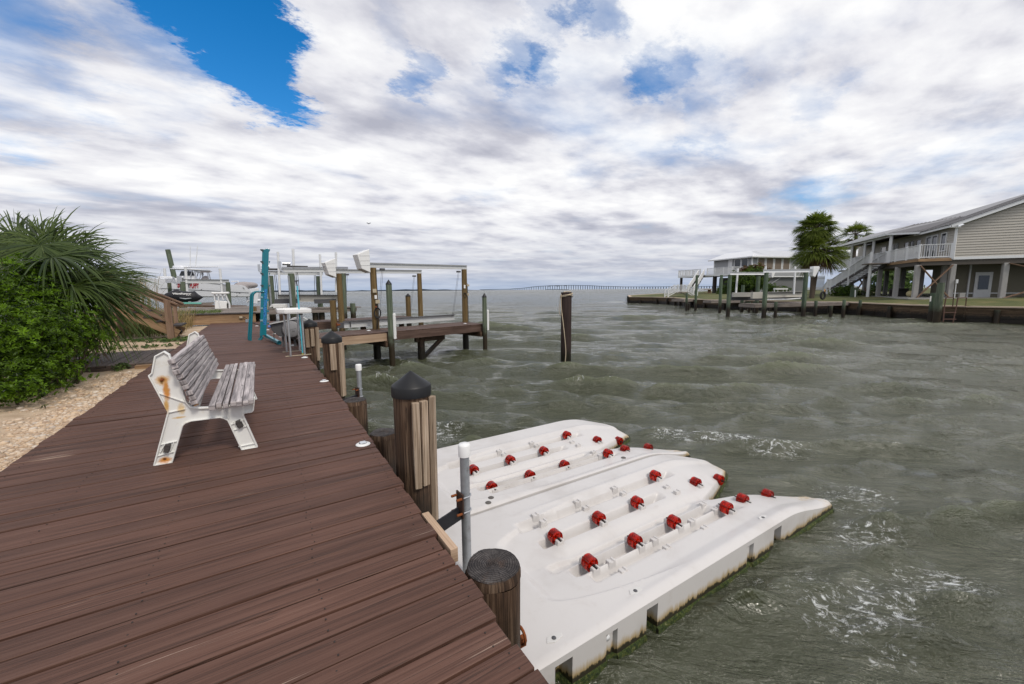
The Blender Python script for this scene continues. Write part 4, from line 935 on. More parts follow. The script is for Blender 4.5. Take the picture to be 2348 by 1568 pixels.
def floatdock(label, lo, hi, c, g, side_cut):
    t = thing('floating_dock', label, 'floating dock', (2.8, (lo + hi) / 2, 0), 'white floating drive on docks')
    ny = 150; nx = 250; ys = np.linspace(lo + .004, hi - .004, ny); fx = front(ys, c, lo, hi)
    s = np.linspace(0, 1, nx); s = s
    XX = X0 + (fx[None, :] - X0) * s[:, None]; YY = np.repeat(ys[None, :], nx, 0)
    ZZ = hull_z(XX, YY, c, g, lo, hi)
    v = np.stack([XX, YY, ZZ], 2).reshape(-1, 3); ii, jj = np.meshgrid(np.arange(nx - 1), np.arange(ny - 1), indexing='ij'); a0 = (ii * ny + jj).ravel()
    f = np.stack([a0, a0 + ny, a0 + ny + 1, a0 + 1], 1)
    # skirt all round
    loop = [i * ny for i in range(nx)] + [(nx - 1) * ny + j for j in range(1, ny)] + [i * ny + ny - 1 for i in range(nx - 2, -1, -1)] + [j for j in range(ny - 2, 0, -1)]
    base = len(v); lv = v[loop]; nl = len(loop); rows = []
    if side_cut:
        wall_y = lv[:, 1].copy()
    lower = lv.copy(); lower[:, 2] = np.minimum(lv[:, 2] - .01, .02)
    # slots in the long near side
    slots = [(1.24, 1.34, .2), (1.98, 2.08, .22), (3.60, 3.70, .22)]; shallow = [(1.62, 1.70), (3.18, 3.26)]
    mid = lv.copy(); mid[:, 2] = np.where(lv[:, 2] > .12, lv[:, 2] - .04, lv[:, 2] - .004)
    low2 = lower.copy(); low2[:, 2] = -.25
    if side_cut:
        ns = nx
        for (a, e, h) in slots:
            k = np.where((lv[:ns, 0] > a) & (lv[:ns, 0] < e))[0]; mid[k, 1] += .0; lower[k, 1] += .10; low2[k, 1] += .10
            k2 = np.where((lv[:ns, 0] > a - .10) & (lv[:ns, 0] < a))[0]; low2[k2, 1] += .09
        for (a, e) in shallow:
            k = np.where((lv[:ns, 0] > a) & (lv[:ns, 0] < e))[0]; lower[k, 1] += .025; low2[k, 1] += .025
    mid2 = mid.copy(); mid2[:, 2] = np.where(lv[:, 2] > .12, mid[:, 2] - .012, mid[:, 2] - .002); mid2[:, 1] = lower[:, 1]
    rowsv = [mid, mid2, lower, low2]; allv = [v] + rowsv; faces = [f]
    idx0 = np.array(loop)
    for k in range(4):
        idx1 = base + k * nl + np.arange(nl); n0, n1_ = np.roll(idx0, -1), np.roll(idx1, -1)
        faces.append(np.stack([idx0, idx1, n1_, n0], 1)); idx0 = idx1
    o = npmesh('hull', np.concatenate(allv), np.concatenate(faces)[:, ::-1] * 1, M['float'], parent=t, smooth=True)
    sh = o.modifiers.new('split', 'EDGE_SPLIT'); sh.split_angle = rad(50)
    al = MB()
    for i in range(nl - 1):
        p, q2 = lower[i], lower[i + 1]
        if (p[0] > 1.2) and (np.hypot(*(p[:2] - q2[:2])) < .2) and not (abs(p[1] - hi) < .01 and lo < 2) and not (abs(p[1] - lo) < .01 and lo > 2):
            dd = V((q2[0] - p[0], q2[1] - p[1], 0)); nn = V((dd.y, -dd.x, 0)).normalized() if dd.length > 1e-6 else V((0, -1, 0))
            r0 = .012 + .003 * math.sin(p[0] * 23 + p[1] * 31) + .002 * math.sin(p[0] * 71)
            A_ = V((p[0], p[1], .03)); B_ = V((q2[0], q2[1], .03)); al.add([A_, B_, B_ + nn * r0 + V((0, 0, -.02)), A_ + nn * r0 + V((0, 0, -.02)), B_ + nn * r0 * 1.2 + V((0, 0, -.1)), A_ + nn * r0 * 1.2 + V((0, 0, -.1))], [(0, 3, 2, 1), (3, 5, 4, 2)], None, 0, True)
    al.build('algae_fringe', M['algae'], t)
    # bolt pockets on the rim
    if side_cut:
        for bx in (1.30, 1.98, 3.60):
            q = MB(); zc_ = hull_z(np.array([bx]), np.array([lo + .11]), c, g, lo, hi)[0]
            q.prism([(-.055, -.01), (-.01, -.03), (.05, -.02), (.06, .0), (.03, .022), (-.03, .022)], (bx, lo + .11, zc_ - .003), (1, 0, 0), (0, 1, 0), (0, 0, .007)); q.build('pocket', plain('rim pocket', (.6, .59, .57, 1), .45), t, bevel=.002)
            q = MB(); q.lathe([(.014, 0), (.0135, .001), (0, .001)], (bx + .0, lo + .105, zc_ + .005), 12); q.build('bolt_hole', M['reeldark'], t)
        for bx in (1.66,):
            q = MB(); q.lathe([(.02, 0), (.018, .006), (0, .008)], (bx - .01, lo + .029, .15), 12, ax=(0, -1, 0)); q.build('plug', M['whitepaint'], t)
    return t
def roller(t, x, y, zs, tilt):
    z = zs + .022; r_, w_ = .055, .078
    q = MB(); q.lathe([(.012, -w_ / 2), (.028, -w_ / 2), (.031, -w_ * .28), (.046, -w_ * .30), (.050, -w_ / 2), (r_, -w_ * .40), (r_ * 1.0, w_ * .40), (.050, w_ / 2), (.046, w_ * .30), (.031, w_ * .28), (.028, w_ / 2), (.012, w_ / 2)], (x, y, z), 24, ax=(0, 1, 0))
    o = q.build('roller', M['roller'], t); es = o.modifiers.new('split', 'EDGE_SPLIT'); es.split_angle = rad(32)
    q = MB(); q.cyl((x, y - .078, z), (x, y + .078, z), .0062, .0062, 8); q.cyl((x, y - w_ / 2 - .012, z), (x, y - w_ / 2 + .004, z), .011, .012, 10); q.build('axle', M['axle'], o)
def saddles(t, x, y, zs):
    for sg in (-1, 1):
        mb = MB(); mb.prism([(-.045, -.10), (.045, -.10), (.032, .020), (.014, .024), (.010, .012), (-.010, .012), (-.014, .024), (-.032, .020)], (x, y + sg * .060 - .02, zs + .004), (1, 0, 0), (0, 0, 1), (0, .040, 0)); mb.build('saddle', M['float'], t, bevel=.004)
for (lab, lo, hi, ci, sc_) in (('white floating dock nearest the camera with red rollers and stained side', Y0, YS - .012, 0, True), ('white floating dock farther from the camera with its left prong rounded', YS + .012, Y1, 1, False)):
    g = CH[ci]; c = g[0]
    t = floatdock(lab, lo, hi, c, g, sc_)
    hz_ = lambda x, y: float(hull_z(np.array([x]), np.array([y]), c, g, lo, hi)[0])
    RO = [(1.915, g[1]), (2.40, g[1]), (2.89, g[1]), (3.46, g[2]), (3.79, g[1] - .005), (4.19, g[1] - .02), (1.935, g[3]), (2.42, g[3]), (2.91, g[3]), (3.50, g[4]), (3.83, g[4] + .03), (4.24, g[4] + .0)]
    for x, y in RO:
        zs = max(hz_(x, y + .07), hz_(x, y - .07)) if x < 3.7 else max(hz_(x, y) - .01, .10)
        roller(t, x, y, zs, 0)
        if x < 4.1: saddles(t, x, y, zs)
    for x, y in [(1.935, g[2]), (2.42, g[2]), (2.91, g[2]), (2.09, g[4]), (2.58, g[4]), (3.07, g[4]), (3.4, g[1]), (3.42, g[3])]: saddles(t, x, y, hz_(x, y + .07))
    if ci == 1:
        q = MB()
        for x in (1.74, 3.56):
            for dy in (-.11, .11): q.lathe([(.030, 0), (.026, .003), (0, .003)], (x + dy * .3, lo + .10 + dy * .3, hz_(x, lo + .1) + .001), 12)
        q.build('plug', plain('oval plug', (.10, .09, .08, 1), .6), t)
# ------------------------------------------------------------------ finger piers and boat lifts on the left bank
class Fr:
    def __init__(s, o, ang): s.o = V((o[0], o[1], 0)); s.e = V((math.cos(rad(ang)), math.sin(rad(ang)), 0)); s.n = V((-s.e.y, s.e.x, 0))
    def __call__(s, t, w, z): return s.o + s.e * t + s.n * w + V((0, 0, z))
def piling(t, name, b, ztop, r, mat, zb=-.7, r2=None, lean=(0, 0)):
    q = MB(); q.cyl((b[0], b[1], zb), (b[0] + lean[0], b[1] + lean[1], ztop), r, r2 or r * .95, 16, wob=.02, rings=6); return q.build(name, M[mat], t)
F1 = Fr((1.3, 11.97), 12.5); PZ = 1.02
P1, P2 = V((3.22, 13.48, 0)), V((6.80, 14.29, 0))
fp = thing('finger_pier', 'brown plank finger pier under the nearest boat lift with a raw timber fascia', 'pier', tuple(F1(3, .6, PZ)))
q = MB(); x = -.45
while x < 5.93:
    q.obox(F1(x + .07, .64, PZ - .018 + random.uniform(-.003, .003)), F1.n * .66 * random.uniform(.99, 1.01), F1.e * .066, V((0, 0, .018))); x += .143
q.build('planks', M['deckfar'], fp, bevel=.003, seg=1)
q = MB(); q.bar(F1(-.45, -.02, PZ - .155), F1(2.0, -.02, PZ - .155), .045, .23); q.build('fascia', M['raw'], fp)
q = MB(); q.bar(F1(2.0, -.02, PZ - .155), F1(5.93, -.02, PZ - .155), .045, .23); q.bar(F1(5.95, 0, PZ - .155), F1(5.95, 1.3, PZ - .155), .045, .23); q.bar(F1(-.4, 1.3, PZ - .155), F1(5.93, 1.3, PZ - .155), .045, .23); q.build('fascia', M['deckfar'], fp)
q = MB()
for t in (1.98, 5.7): q = MB(); q.bar(F1(t, -.1, PZ - .36), F1(t, 1.4, PZ - .36), .12, .19); q.build('cross_beam', M['pile'], fp)
q = MB(); q.bar(F1(3.2, .35, PZ - .36), F1(4.35, .35, PZ - .36), .12, .2); q.bar(F1(4.28, .36, PZ - .42), F1(3.5, .36, PZ - 1.0), .1, .12); q.build('cross_beam', M['pile'], fp)
piling(fp, 'support_pile', F1(3.42, .35, 0), PZ - .3, .125, 'pile')
bl = thing('boat_lift', 'nearest boat lift with golden pilings, silver beams and two white motor covers', 'boat lift', tuple(P1))
P3, P4 = AY(*R4(500, 370), 17.0), AY(*R4(1385, 370), 17.9)
zt = (AT(*R4(905, 308), P1), AT(*R4(1880, 325), P2), P3.z, P4.z)
for b_, z in zip((P1, P2, P3, P4), zt): piling(bl, 'piling', b_, z, .125, 'pilegold', r2=.10)
def ibeam(mb, a, b, h=.125, w=.09):
    mb.bar(a, b, .012, h); up = V((0, 0, h / 2)); mb.bar(V(a) + up, V(b) + up, w, .014); mb.bar(V(a) - up, V(b) - up, w, .014)
def mcover(t, p, e, n, H=.52, Wd=.36, k=1.0, logo=False):
    """tapered white motor housing at the end of a beam"""
    q = MB(); e, n = V(e), V(n)
    a = [(-.02, -.21), (-.30, -.10), (-.30 - .12, .34), (-.02, .52)]
    q.prism([(x * k, z * k) for x, z in a], p - n * (Wd * k / 2), e, (0, 0, 1), n * (Wd * k))
    o = q.build('motor_cover', M['white'], t, bevel=.02 * k, seg=3)
    q = MB()
    for z in (.02, .16, .31):
        for sg in (-1,): q.bar(p + e * (-.03 * k) + n * (sg * (Wd * k / 2 + .001)) + V((0, 0, z * k)), p + e * ((-.33 - .1 * z) * k) + n * (sg * (Wd * k / 2 + .001)) + V((0, 0, (z - .02) * k)), .006, .008)
    if logo: q.tube([p + e * (-.375 * k - .012 + .0) + n * (.07 * math.cos(a_ * .5)) + e * (-.0) + V((0, 0, (.14 + .075 * math.sin(a_ * .5)) * k)) for a_ in range(0, 12)], .008, 5)
    q.build('rib', plain('cover groove', (.30, .30, .31, 1), .5), o)
for (A_, B_, za, zb2, lg) in ((P1, P2, zt[0], zt[1], False), (P3, P4, zt[2], zt[3], True)):
    e = V((B_.x - A_.x, B_.y - A_.y, 0)).normalized(); n = V((-e.y, e.x, 0))
    a = V((A_.x, A_.y, za + .075)) - e * .16; b_ = V((B_.x, B_.y, zb2 + .075)) + e * .13
    q = MB(); ibeam(q, a, b_); q.build('beam', M['alu'], bl)
    q = MB(); q.bar(a + V((0, 0, .075)), b_ + V((0, 0, .075)), .03, .022); q.build('drive_shaft', M['reeldark'], bl)
    mcover(bl, a + V((0, 0, -.03)) - n * .02, e, n, logo=lg)
    L = (b_ - a).length
    for f in (.12, .90):
        c = a + e * (L * f); q = MB(); q.box(c + V((0, 0, -.11)), (.14, .10, .06), rz=math.atan2(e.y, e.x)); q.build('pulley_block', M['reeldark'], bl)
        q = MB(); 
        for d_ in (-.02, .03): q.cyl(c + e * d_ + V((0, 0, -.1)), c + e * (d_ + .03) + n * .5 + V((0, 0, 1.22 - c.z)), .005, .005, 5, caps=False)
        q.build('cable', M['wire'], bl)
q = MB(); c1, c2 = F1(1.35, 1.55, 1.19), F1(5.75, 1.62, 1.20); ibeam(q, c1, c2, .19, .12); q.build('cradle_beam', M['alu'], bl)
q = MB(); q.bar(c1 + V((0, -.02, .105)) , c2 + V((0, -.02, .105)), .13, .022); q.box(c1 - F1.e * .1 + V((0, 0, -.01)), (.2, .1, .17), rz=rad(12.5)); q.bar(c1 + F1.e * .22 - F1.n * .012 + V((0, 0, -.09)), c1 + F1.e * .22 - F1.n * .012 + V((0, 0, .09)), .02, .11); q.build('bunk', M['reeldark'], bl)
q = MB(); q.cyl(c1 - F1.e * .22 + V((0, 0, .02)), c1 - F1.e * .12 + V((0, 0, .02)), .06, .06, 12); q.build('sheave', M['rust'], bl)
u1 = V((math.cos(rad(12)), math.sin(rad(12)), 0)); vf = V((P1.x, P1.y, 0)).normalized() * -1; vs_ = V((-vf.y, vf.x, 0))
if vs_.x < 0: vs_ = -vs_
def onpile(b, dz, s_, z, sz, mat, name, r=.115, bv=.006):
    q = MB(); c = V((b.x, b.y, z)) + vf * (r + sz[1] / 2 - .01) + vs_ * s_; q.obox(c, vs_ * (sz[0] / 2), vf * (sz[1] / 2), V((0, 0, sz[2] / 2))); q.build(name, M[mat], bl, bevel=bv)
zz = lambda x, y: AT(*R4(x, y), P1)
onpile(P1, 0, .015, zz(915, 560), (.115, .07, .12), 'beige', 'switch_box'); onpile(P1, 0, .04, zz(920, 628), (.075, .06, .12), 'white', 'outlet'); onpile(P1, 0, .09, zz(940, 678), (.13, .06, .12), 'beige', 'switch_box')
onpile(P1, 0, .035, zz(920, 735), (.022, .05, .026), 'lamp', 'indicator')
q = MB(); cc_ = V((P1.x, P1.y, zz(935, 800))) + vf * .13 + vs_ * .07
for k in range(4): q.tube([cc_ + vs_ * ((.085 + .008 * k) * math.cos(a / 12 * 6.28)) + vf * (.012 * k) + V((0, 0, (.14 + .01 * k) * math.sin(a / 12 * 6.28))) for a in range(12)], .008, 6, True)
for s_ in (.03, .06, .085): q.tube([V((P1.x, P1.y, zz(920, 640))) + vf * .12 + vs_ * s_, cc_ + vf * .01 - vs_ * (.05 - s_), V((P1.x, P1.y, PZ + .02)) + vf * .13 + vs_ * s_ * .7], .007, 6)
q.tube([V((P1.x, P1.y, zz(950, 700))) + vf * .12 + vs_ * .11, V((P1.x, P1.y, zz(930, 320))) + vf * .10 + vs_ * .08], .006, 5)
q.build('power_cord', M['cable'], bl)
zz2 = lambda y: AT(*R4(1890, y), P2)
onpile(P2, 0, -.02, zz2(515), (.06, .05, .13), 'white', 'outlet', .10); onpile(P2, 0, .12, zz2(500), (.09, .06, .08), 'beige', 'switch_box', .06); onpile(P2, 0, .11, zz2(600), (.08, .05, .09), 'beige', 'switch_box', .06)
q = MB(); cc_ = V((P2.x, P2.y, zz2(605))) + vf * .12 - vs_ * .02
for k in range(3): q.tube([cc_ + vs_ * (.06 * math.cos(a / 10 * 6.28)) + vf * (.012 * k) + V((0, 0, .085 * math.sin(a / 10 * 6.28))) for a in range(10)], .009, 6, True)
q.tube([V((P2.x, P2.y, zz2(480))) + vf * .09 + vs_ * .1, V((P2.x, P2.y, zz2(900))) + vf * .10 + vs_ * .11], .01, 5); q.build('power_cord', M['cable'], bl)

capped('tall green capped piling with white bumper in front of the nearest lift', 3.36, 12.26, .088, 2.45, 2.585, [], 'capped pilings around the boat lifts', mat='pilegreen', sk=.01, guard=(62, .80, 1.58))
capped('capped piling with white bumper at the outer end of the finger pier', 6.99, 13.05, .083, 2.0, 2.15, [], 'capped pilings around the boat lifts', mat='pilegreen', sk=.01, guard=(70, .78, 1.54))
b5 = AY(*R4(1265, 700), 20.5)
capped('short capped piling without bumper standing behind the rear pier', b5.x, 20.5, .13, AY(*R4(1262, 618), 20.5).z, AY(*R4(1262, 588), 20.5).z, [], 'capped pilings around the boat lifts', mat='pilegold', sk=.02)
for p, lab in ((R4(830, 997), 'white deck light on the finger pier left of the lift piling'), (R4(1890, 920), 'white deck light near the outer end of the finger pier')):
    g = G(*p, PZ + .01); dup(lt, (g.x, g.y, PZ - .001), lab)

F2 = Fr((.95, 17.75), 12.5)
rp = thing('rear_pier', 'brown plank pier behind the silver cradle beam of the nearest lift', 'pier', tuple(F2(3, .6, 1.03)))
q = MB(); x = 0
while x < 5.35:
    q.obox(F2(x + .07, .6, 1.012), F2.n * .62, F2.e * .066, V((0, 0, .018))); x += .143
q.bar(F2(0, -.03, .86), F2(5.35, -.03, .86), .05, .27); q.bar(F2(5.37, 0, .86), F2(5.37, 1.2, .86), .05, .27); q.build('planks', M['deckfar'], rp)
for t in (1.0, 3.2, 5.1): piling(rp, 'support_pile', F2(t, .5, 0), .8, .13, 'pile')
q = MB(); g = AY(*RP(240, 345) if False else R4(445, 780), 16.4); 
piling(bl, 'stub_piling', AY(*R4(440, 780), 17.2), AY(*R4(430, 665), 17.2).z, .12, 'pilegold')

# second lift, green pilings and white guide poles
Yn, Yf = 30.0, 33.0
l2 = thing('boat_lift', 'farther boat lift with green pilings and four white guide poles', 'boat lift', tuple(AY(*R3(620, 780), Yn)))
prs = [((600, 395), (632, 900), Yn, .20), ((1218, 390), (1232, 925), Yn, .17), ((352, 420), (390, 960), Yf, .22), ((925, 425), (955, 950), Yf, .19)]
tops = []
for tp_, bt_, Y, r in prs:
    a, b_ = AY(*R3(*tp_), Y), AY(*R3(*bt_), Y); dr = (a - b_) / (a.z - b_.z); base = b_ - dr * (b_.z + .7)
    q = MB(); q.cyl(base, a, r, r * .9, 14, wob=.02, rings=4); q.build('piling', M['pilegreen'], l2); tops.append(a)
for i, j in ((0, 1), (2, 3)):
    a, b_ = tops[i].copy(), tops[j].copy(); e = (b_ - a); e.z = 0; e.normalize(); a = a - e * (.5 if i == 0 else .5) + V((0, 0, .2)); b_ = b_ + e * .3 + V((0, 0, .2))
    q = MB(); ibeam(q, a, b_, .25, .18); q.build('beam', M['alu'], l2)
    q = MB(); q.bar(a + V((0, 0, .19)), b_ + V((0, 0, .19)), .06, .05); q.tube([a + e * .3 + V((0, 0, .26)), a + e * 1.5 + V((0, 0, .26))], .05, 8); q.build('drive_shaft', M['reeldark'], l2)
    q = MB(); q.cyl(a + e * .05 + V((0, 0, .42)), a + e * .5 + V((0, 0, .42)), .11, .11, 12); q.box(a + V((-.1, 0, .35)), (.16, .18, .4)); q.bar(a + V((-.15, 0, .15)), a + V((.15, 0, -.2)), .16, .08); q.build('motor', M['steel'], l2)
    q = MB()
    for f in (.2, .85):
        c = a.lerp(b_, f); q.cyl(c, V((c.x + .05, c.y + 1.0, 1.7)), .018, .018, 5, caps=False); q.cyl(c + e * .08, V((c.x + .2, c.y + 1.0, 1.7)), .018, .018, 5, caps=False)
    q.build('cable', M['wire'], l2)
for (t0, t1, Y) in (((445, 140), (470, 665), Yf - .6), ((623, 105), (645, 655), Yn + .6), ((940, 170), (960, 668), Yf - .6), ((1128, 145), (1131, 600), Yn + .6)):
    q = MB(); q.cyl(AY(*R3(*t1), Y) - V((0, 0, .1)), AY(*R3(*t0), Y), .075, .075, 10); q.build('guide_pole', M['whitepaint'], l2)
q = MB(); a, b_ = AY(*R3(445, 690), 31.5), AY(*R3(1180, 690), 31.5); ibeam(q, a, b_, .40, .25); q.build('cradle_beam', M['alubeige'], l2)
q = MB(); q.bar(a + V((0, 0, .24)), b_ + V((0, 0, .24)), .3, .06); 
for xx in (465, 930): c0 = AY(*R3(xx, 722), 31.4); q.box(c0 + V((.4, 0, 0)), (1.4, .25, .3))
q.build('bunk', M['reeldark'], l2)
for xx, Y in ((575, Yn - .3), (340, Yf - .3)):
    q = MB(); q.tube([AY(*R3(xx - 5, 420), Y), AY(*R3(xx + 15, 600), Y), AY(*R3(xx + 30, 780), Y)], .06, 7); q.build('conduit', M['galv'], l2)
# walkway behind it
w2 = thing('far_walkway', 'grey brown plank walkway crossing behind the cleaning table', 'walkway', (3, 31, 1.1))
q = MB(); x = -.6
zf = 1.12
while x < 6.0:
    q.box((x + .15, 31.2, zf), (.28, 1.7, .06)); x += .3
q.bar((-.6, 30.34, zf - .16), (6.0, 30.5, zf - .16), .1, .26); q.build('planks', M['dockfar'], w2)
for p in ((885, 900), (965, 900), (1232, 900)): piling(w2, 'support_pile', AY(*R3(*p), 30.8), zf - .2, .19, 'pilegreen')
e_ = AY(*R3(1325, 745), 30.4); piling(w2, 'end_post', e_, e_.z, .19, 'pilegreen')
for i, xx in enumerate((375, 405, 432, 460, 487, 515, 542)):
    c = AY(*R3(xx, 776), 30.6); q = MB(); q.obox(c, V((.085, .03, 0)), V((0, .12, 0)), V((0, 0, .13)) if i else V((.08, 0, .1)))
    tag(q.build('white_block', M['white'], None, tuple(c), bevel=.02), 'small white block in the row on the walkway beside the teal rack', 'block', 'row of small white blocks on the far walkway')

# mooring pile and its rope
mb_ = G(1297, 838, 0); hx = AT(1297, 670, mb_)
t = MB(); t.cyl((mb_.x, mb_.y, -.8), (mb_.x, mb_.y, hx), .155, .155, 20, wob=.03, rings=8); 
tag(t.build('mooring_pile', M['moor'], None, tuple(mb_)), 'dark lone mooring pile standing in the open water', 'piling')
q = MB(); rp0 = V((mb_.x, mb_.y, hx)); nf = V((-mb_.x, -mb_.y, 0)).normalized(); ns = V((nf.y, -nf.x, 0)); ns = -ns if ns.x > 0 else ns
lf = V((-.85, .53, 0))
for k in range(3): q.tube([rp0 + V(((.168 + .006 * k) * math.cos(a / 16 * 6.28), (.168 + .006 * k) * math.sin(a / 16 * 6.28), -.07 - .03 * k + .055 * math.cos(a / 16 * 6.28 + 1.0 * k))) for a in range(16)], .012, 6, True)
q.tube([rp0 + nf * .12 + lf * .08 + V((0, 0, .005)), rp0 - nf * .05 + V((0, 0, .02)), rp0 - lf * .13 + V((0, 0, .012))], .013, 6)
q.tube(smooth([rp0 + nf * .09 + lf * .15 + V((0, 0, -.05)), rp0 + nf * .10 + lf * .15 + V((0, 0, -.4)), rp0 + nf * .15 + lf * .10 + V((0, 0, -.8)), rp0 + nf * .165 + lf * .04 + V((0, 0, -1.3)), rp0 + nf * .165 + lf * .005 + V((0, 0, -1.75)), V((mb_.x, mb_.y, .05)) + nf * .165 + lf * .03]), .013, 6)
q.tube(smooth([rp0 + nf * .05 + lf * .17 + V((0, 0, -.08)), rp0 + nf * .06 + lf * .20 + V((0, 0, -.35)), rp0 + nf * .07 + lf * .20 + V((0, 0, -.6)), rp0 + nf * .08 + lf * .16 + V((0, 0, -.68)), rp0 + nf * .10 + lf * .15 + V((0, 0, -.62))]), .009, 6)
tag(q.build('rope', M['rope'], None, tuple(rp0)), 'tan rope looped over the lone mooring pile and hanging down it', 'rope')
# ------------------------------------------------------------------ far end of the deck: wall, upper pier, stairs
rw = thing('retaining_wall', 'tan timber retaining wall closing the far end of the deck', 'wall', (-2, 22.9, DZ))
q = MB(); q.box((-2.6, 22.98, .92), (5.0, .09, .24)); q.build('lower_board', M['tan'], rw)
q = MB(); q.box((-2.6, 22.985, 1.145), (5.0, .08, .20)); q.build('upper_board', M['tan'], rw)
q = MB(); q.box((-2.6, 23.05, 1.272), (5.02, .3, .05)); q.build('cap', M['tread'], rw)
c = AY(*R8(1780, 1115), 22.9)
q = MB(); q.box(c + V((0, -.02, 0)), (.12, .08, .085)); tag(q.build('outlet_box', M['beige'], None, tuple(c), bevel=.008), 'small beige outlet box on the right end of the retaining wall', 'outlet')
q = MB(); q.tube(smooth([c + V((.06, -.04, .01)), c + V((.2, -.06, -.05)), c + V((.34, -.3, -.22)), G(*R8(1960, 1215), DZ + .03), G(*R8(2230, 1290), DZ + .03)]), .016, 6); tag(q.build('power_cable', M['cable'], None, tuple(c)), 'black cable running from the outlet box onto the deck', 'cable')
q = MB(); g = G(*R8(1945, 1225), DZ); q.box(g + V((0, 0, .06)), (.22, .16, .12)); q.box(g + V((.02, 0, .125)), (.24, .18, .02)); tag(q.build('tackle_box', plain('pale blue grey box', (.28, .32, .37, 1), .5), None, tuple(g), bevel=.01), 'small pale grey box on the deck corner by the wall', 'box')
up = thing('upper_pier', 'weathered grey brown platform above the retaining wall', 'pier', (-3, 27, 1.25))
q = MB(); y = 23.2
while y < 33.5:
    q.box((-4.0, y + .1, 1.262 + random.uniform(-.006, .006)), (8.3, .19, .045)); y += .2
q.bar((.15, 23.2, 1.12), (.15, 33.4, 1.12), .08, .24); q.build('planks', M['dockfar'], up)
for yy in (24, 27, 30, 33): piling(up, 'support_pile', (.02, yy), 1.05, .15, 'pile')
gp = AY(*R8(2100, 1260), 24.5); piling(up, 'corner_post', gp, AY(*R8(2080, 880), 24.5).z, .12, 'pilegold')

st = thing('wooden_stairs', 'brown wooden stairs with handrail climbing left from the deck', 'stairs', (-2.5, 17.5, .8))
yn, yfz = 17.12, 18.25
for Y in (yn, yfz):
    a, b_ = AY(*R1(1615, 1215), yn), AY(*R1(1040, 975), yn); q = MB()
    q.bar(V((a.x, Y, a.z)) , V((b_.x - .6, Y, b_.z + .35)), .045, .27); q.build('stringer', M['tan'], st)
for (sx_, sy_) in ((1590, 1138), (1455, 1100), (1350, 1060), (1250, 1015), (1145, 968), (1040, 922)):
    p = AY(*R1(sx_, sy_), yn - .03); q = MB(); q.box((p.x, (yn + yfz) / 2, p.z), (.29, yfz - yn + .1, .045)); q.build('tread', M['tread'], st)
pb0 = AY(*R1(1545, 1245), yn - .05); pt0 = AY(*R1(1503, 905), yn - .05); dirp_ = V((pt0.x - pb0.x, 0, pt0.z - pb0.z))
q = MB(); q.bar((pb0.x + .02, yn - .09, .65), (pb0.x + .02, yn - .09, pt0.z), .17, .17); q.build('newel_post', M['brown'], st)
q = MB(); q.bar((pb0.x + .02, yfz + .08, .65), (pb0.x + .02, yfz + .08, pt0.z), .1, .1); q.build('newel_post', M['brown'], st)
ra, rb_ = AY(*R1(1605, 945), yn - .09), AY(*R1(1170, 780), yn - .09); k = (rb_ - ra)
for Y in (yn - .09, yfz + .08):
    q = MB(); q.bar(V((ra.x, Y, ra.z)), V((rb_.x + k.x * .8, Y, rb_.z + k.z * .8)), .16, .045); q.bar(V((ra.x, Y, ra.z - .07)), V((rb_.x + k.x * .8, Y, rb_.z + k.z * .8 - .07)), .04, .11); q.build('handrail', M['brown'], st)
    r1_, r2_ = AY(*R1(1500, 1085), yn - .09), AY(*R1(1090, 925), yn - .09); k2 = r2_ - r1_
    q = MB(); q.bar(V((r1_.x, Y, r1_.z)), V((r2_.x + k2.x * .8, Y, r2_.z + k2.z * .8)), .04, .12); q.build('lower_rail', M['brown'], st)
for pxy, Y in (((1020, 1000), yn - .02), ((1070, 1000), yfz)):
    p = AY(*R1(*pxy), Y); q = MB(); q.bar((p.x, Y, .65), (p.x, Y, p.z + 1.2), .15, .15); q.build('support_post', M['brown'], st)
q = MB(); q.box((-6.1, (yn + yfz) / 2, 2.62), (3.6, 1.5, .12)); q.build('landing', M['tread'], st)
q = MB()
for sx_, sy_ in ((1060, 1025),):
    pass
p = AY(*R1(1625, 1190), yn + .25); q.cyl((p.x, p.y - .06, p.z), (p.x, p.y + .06, p.z), .07, .07, 16); q.cyl((p.x, p.y - .065, p.z), (p.x, p.y + .065, p.z), .05, .05, 10); tag(q.build('cart_wheel', M['tyre'], None, tuple(p)), 'small black wheel beside the bottom stair', 'wheel')

# ------------------------------------------------------------------ console, jet ski, sport boat on its lift
Yc = 30.0
c0, c1 = AY(*R8(1205, 935), Yc), AY(*R8(1535, 945), Yc); zb_ = 1.29
ch = thing('boat_console', 'small white boat console with a hard top on the upper pier', 'console', ((c0.x + c1.x) / 2, Yc, zb_))
cA = lambda x, y, dy=0: AY(*R8(x, y), Yc) + V((0, dy, 0))
q = MB(); wv_ = .62
pl2 = [cA(1210, 950), cA(1475, 955), cA(1480, 765), cA(1200, 745)]; q.prism([(p.x, p.z) for p in pl2], (0, Yc, 0), (1, 0, 0), (0, 0, 1), (0, wv_, 0)); q.build('pod', M['white'], ch, bevel=.03)
q = MB(); p = (cA(1130, 560) + cA(1515, 600)) / 2; q.box(p + V((0, wv_ / 2, 0)), ((cA(1515, 580) - cA(1130, 580)).x, wv_ + .3, .13)); q.build('hard_top', M['white'], ch, bevel=.05, seg=3)
for (a, b_) in (((1190, 610), (1210, 760)), ((1275, 610), (1330, 945)), ((1440, 610), (1525, 830)), ((1525, 830), (1530, 945)), ((1355, 620), (1395, 740))):
    for dy in (0, wv_):
        q = MB(); q.cyl(cA(*b_, dy - .02), cA(*a, dy - .02), .032, .032, 8); q.build('leg', M['whitepaint'], ch)
q = MB(); q.box(cA(1485, 860, -.01), (.05, .03, .28)); q.box(cA(1375, 620, .1), (.1, .2, .05)); q.build('fittings', M['cable'], ch)

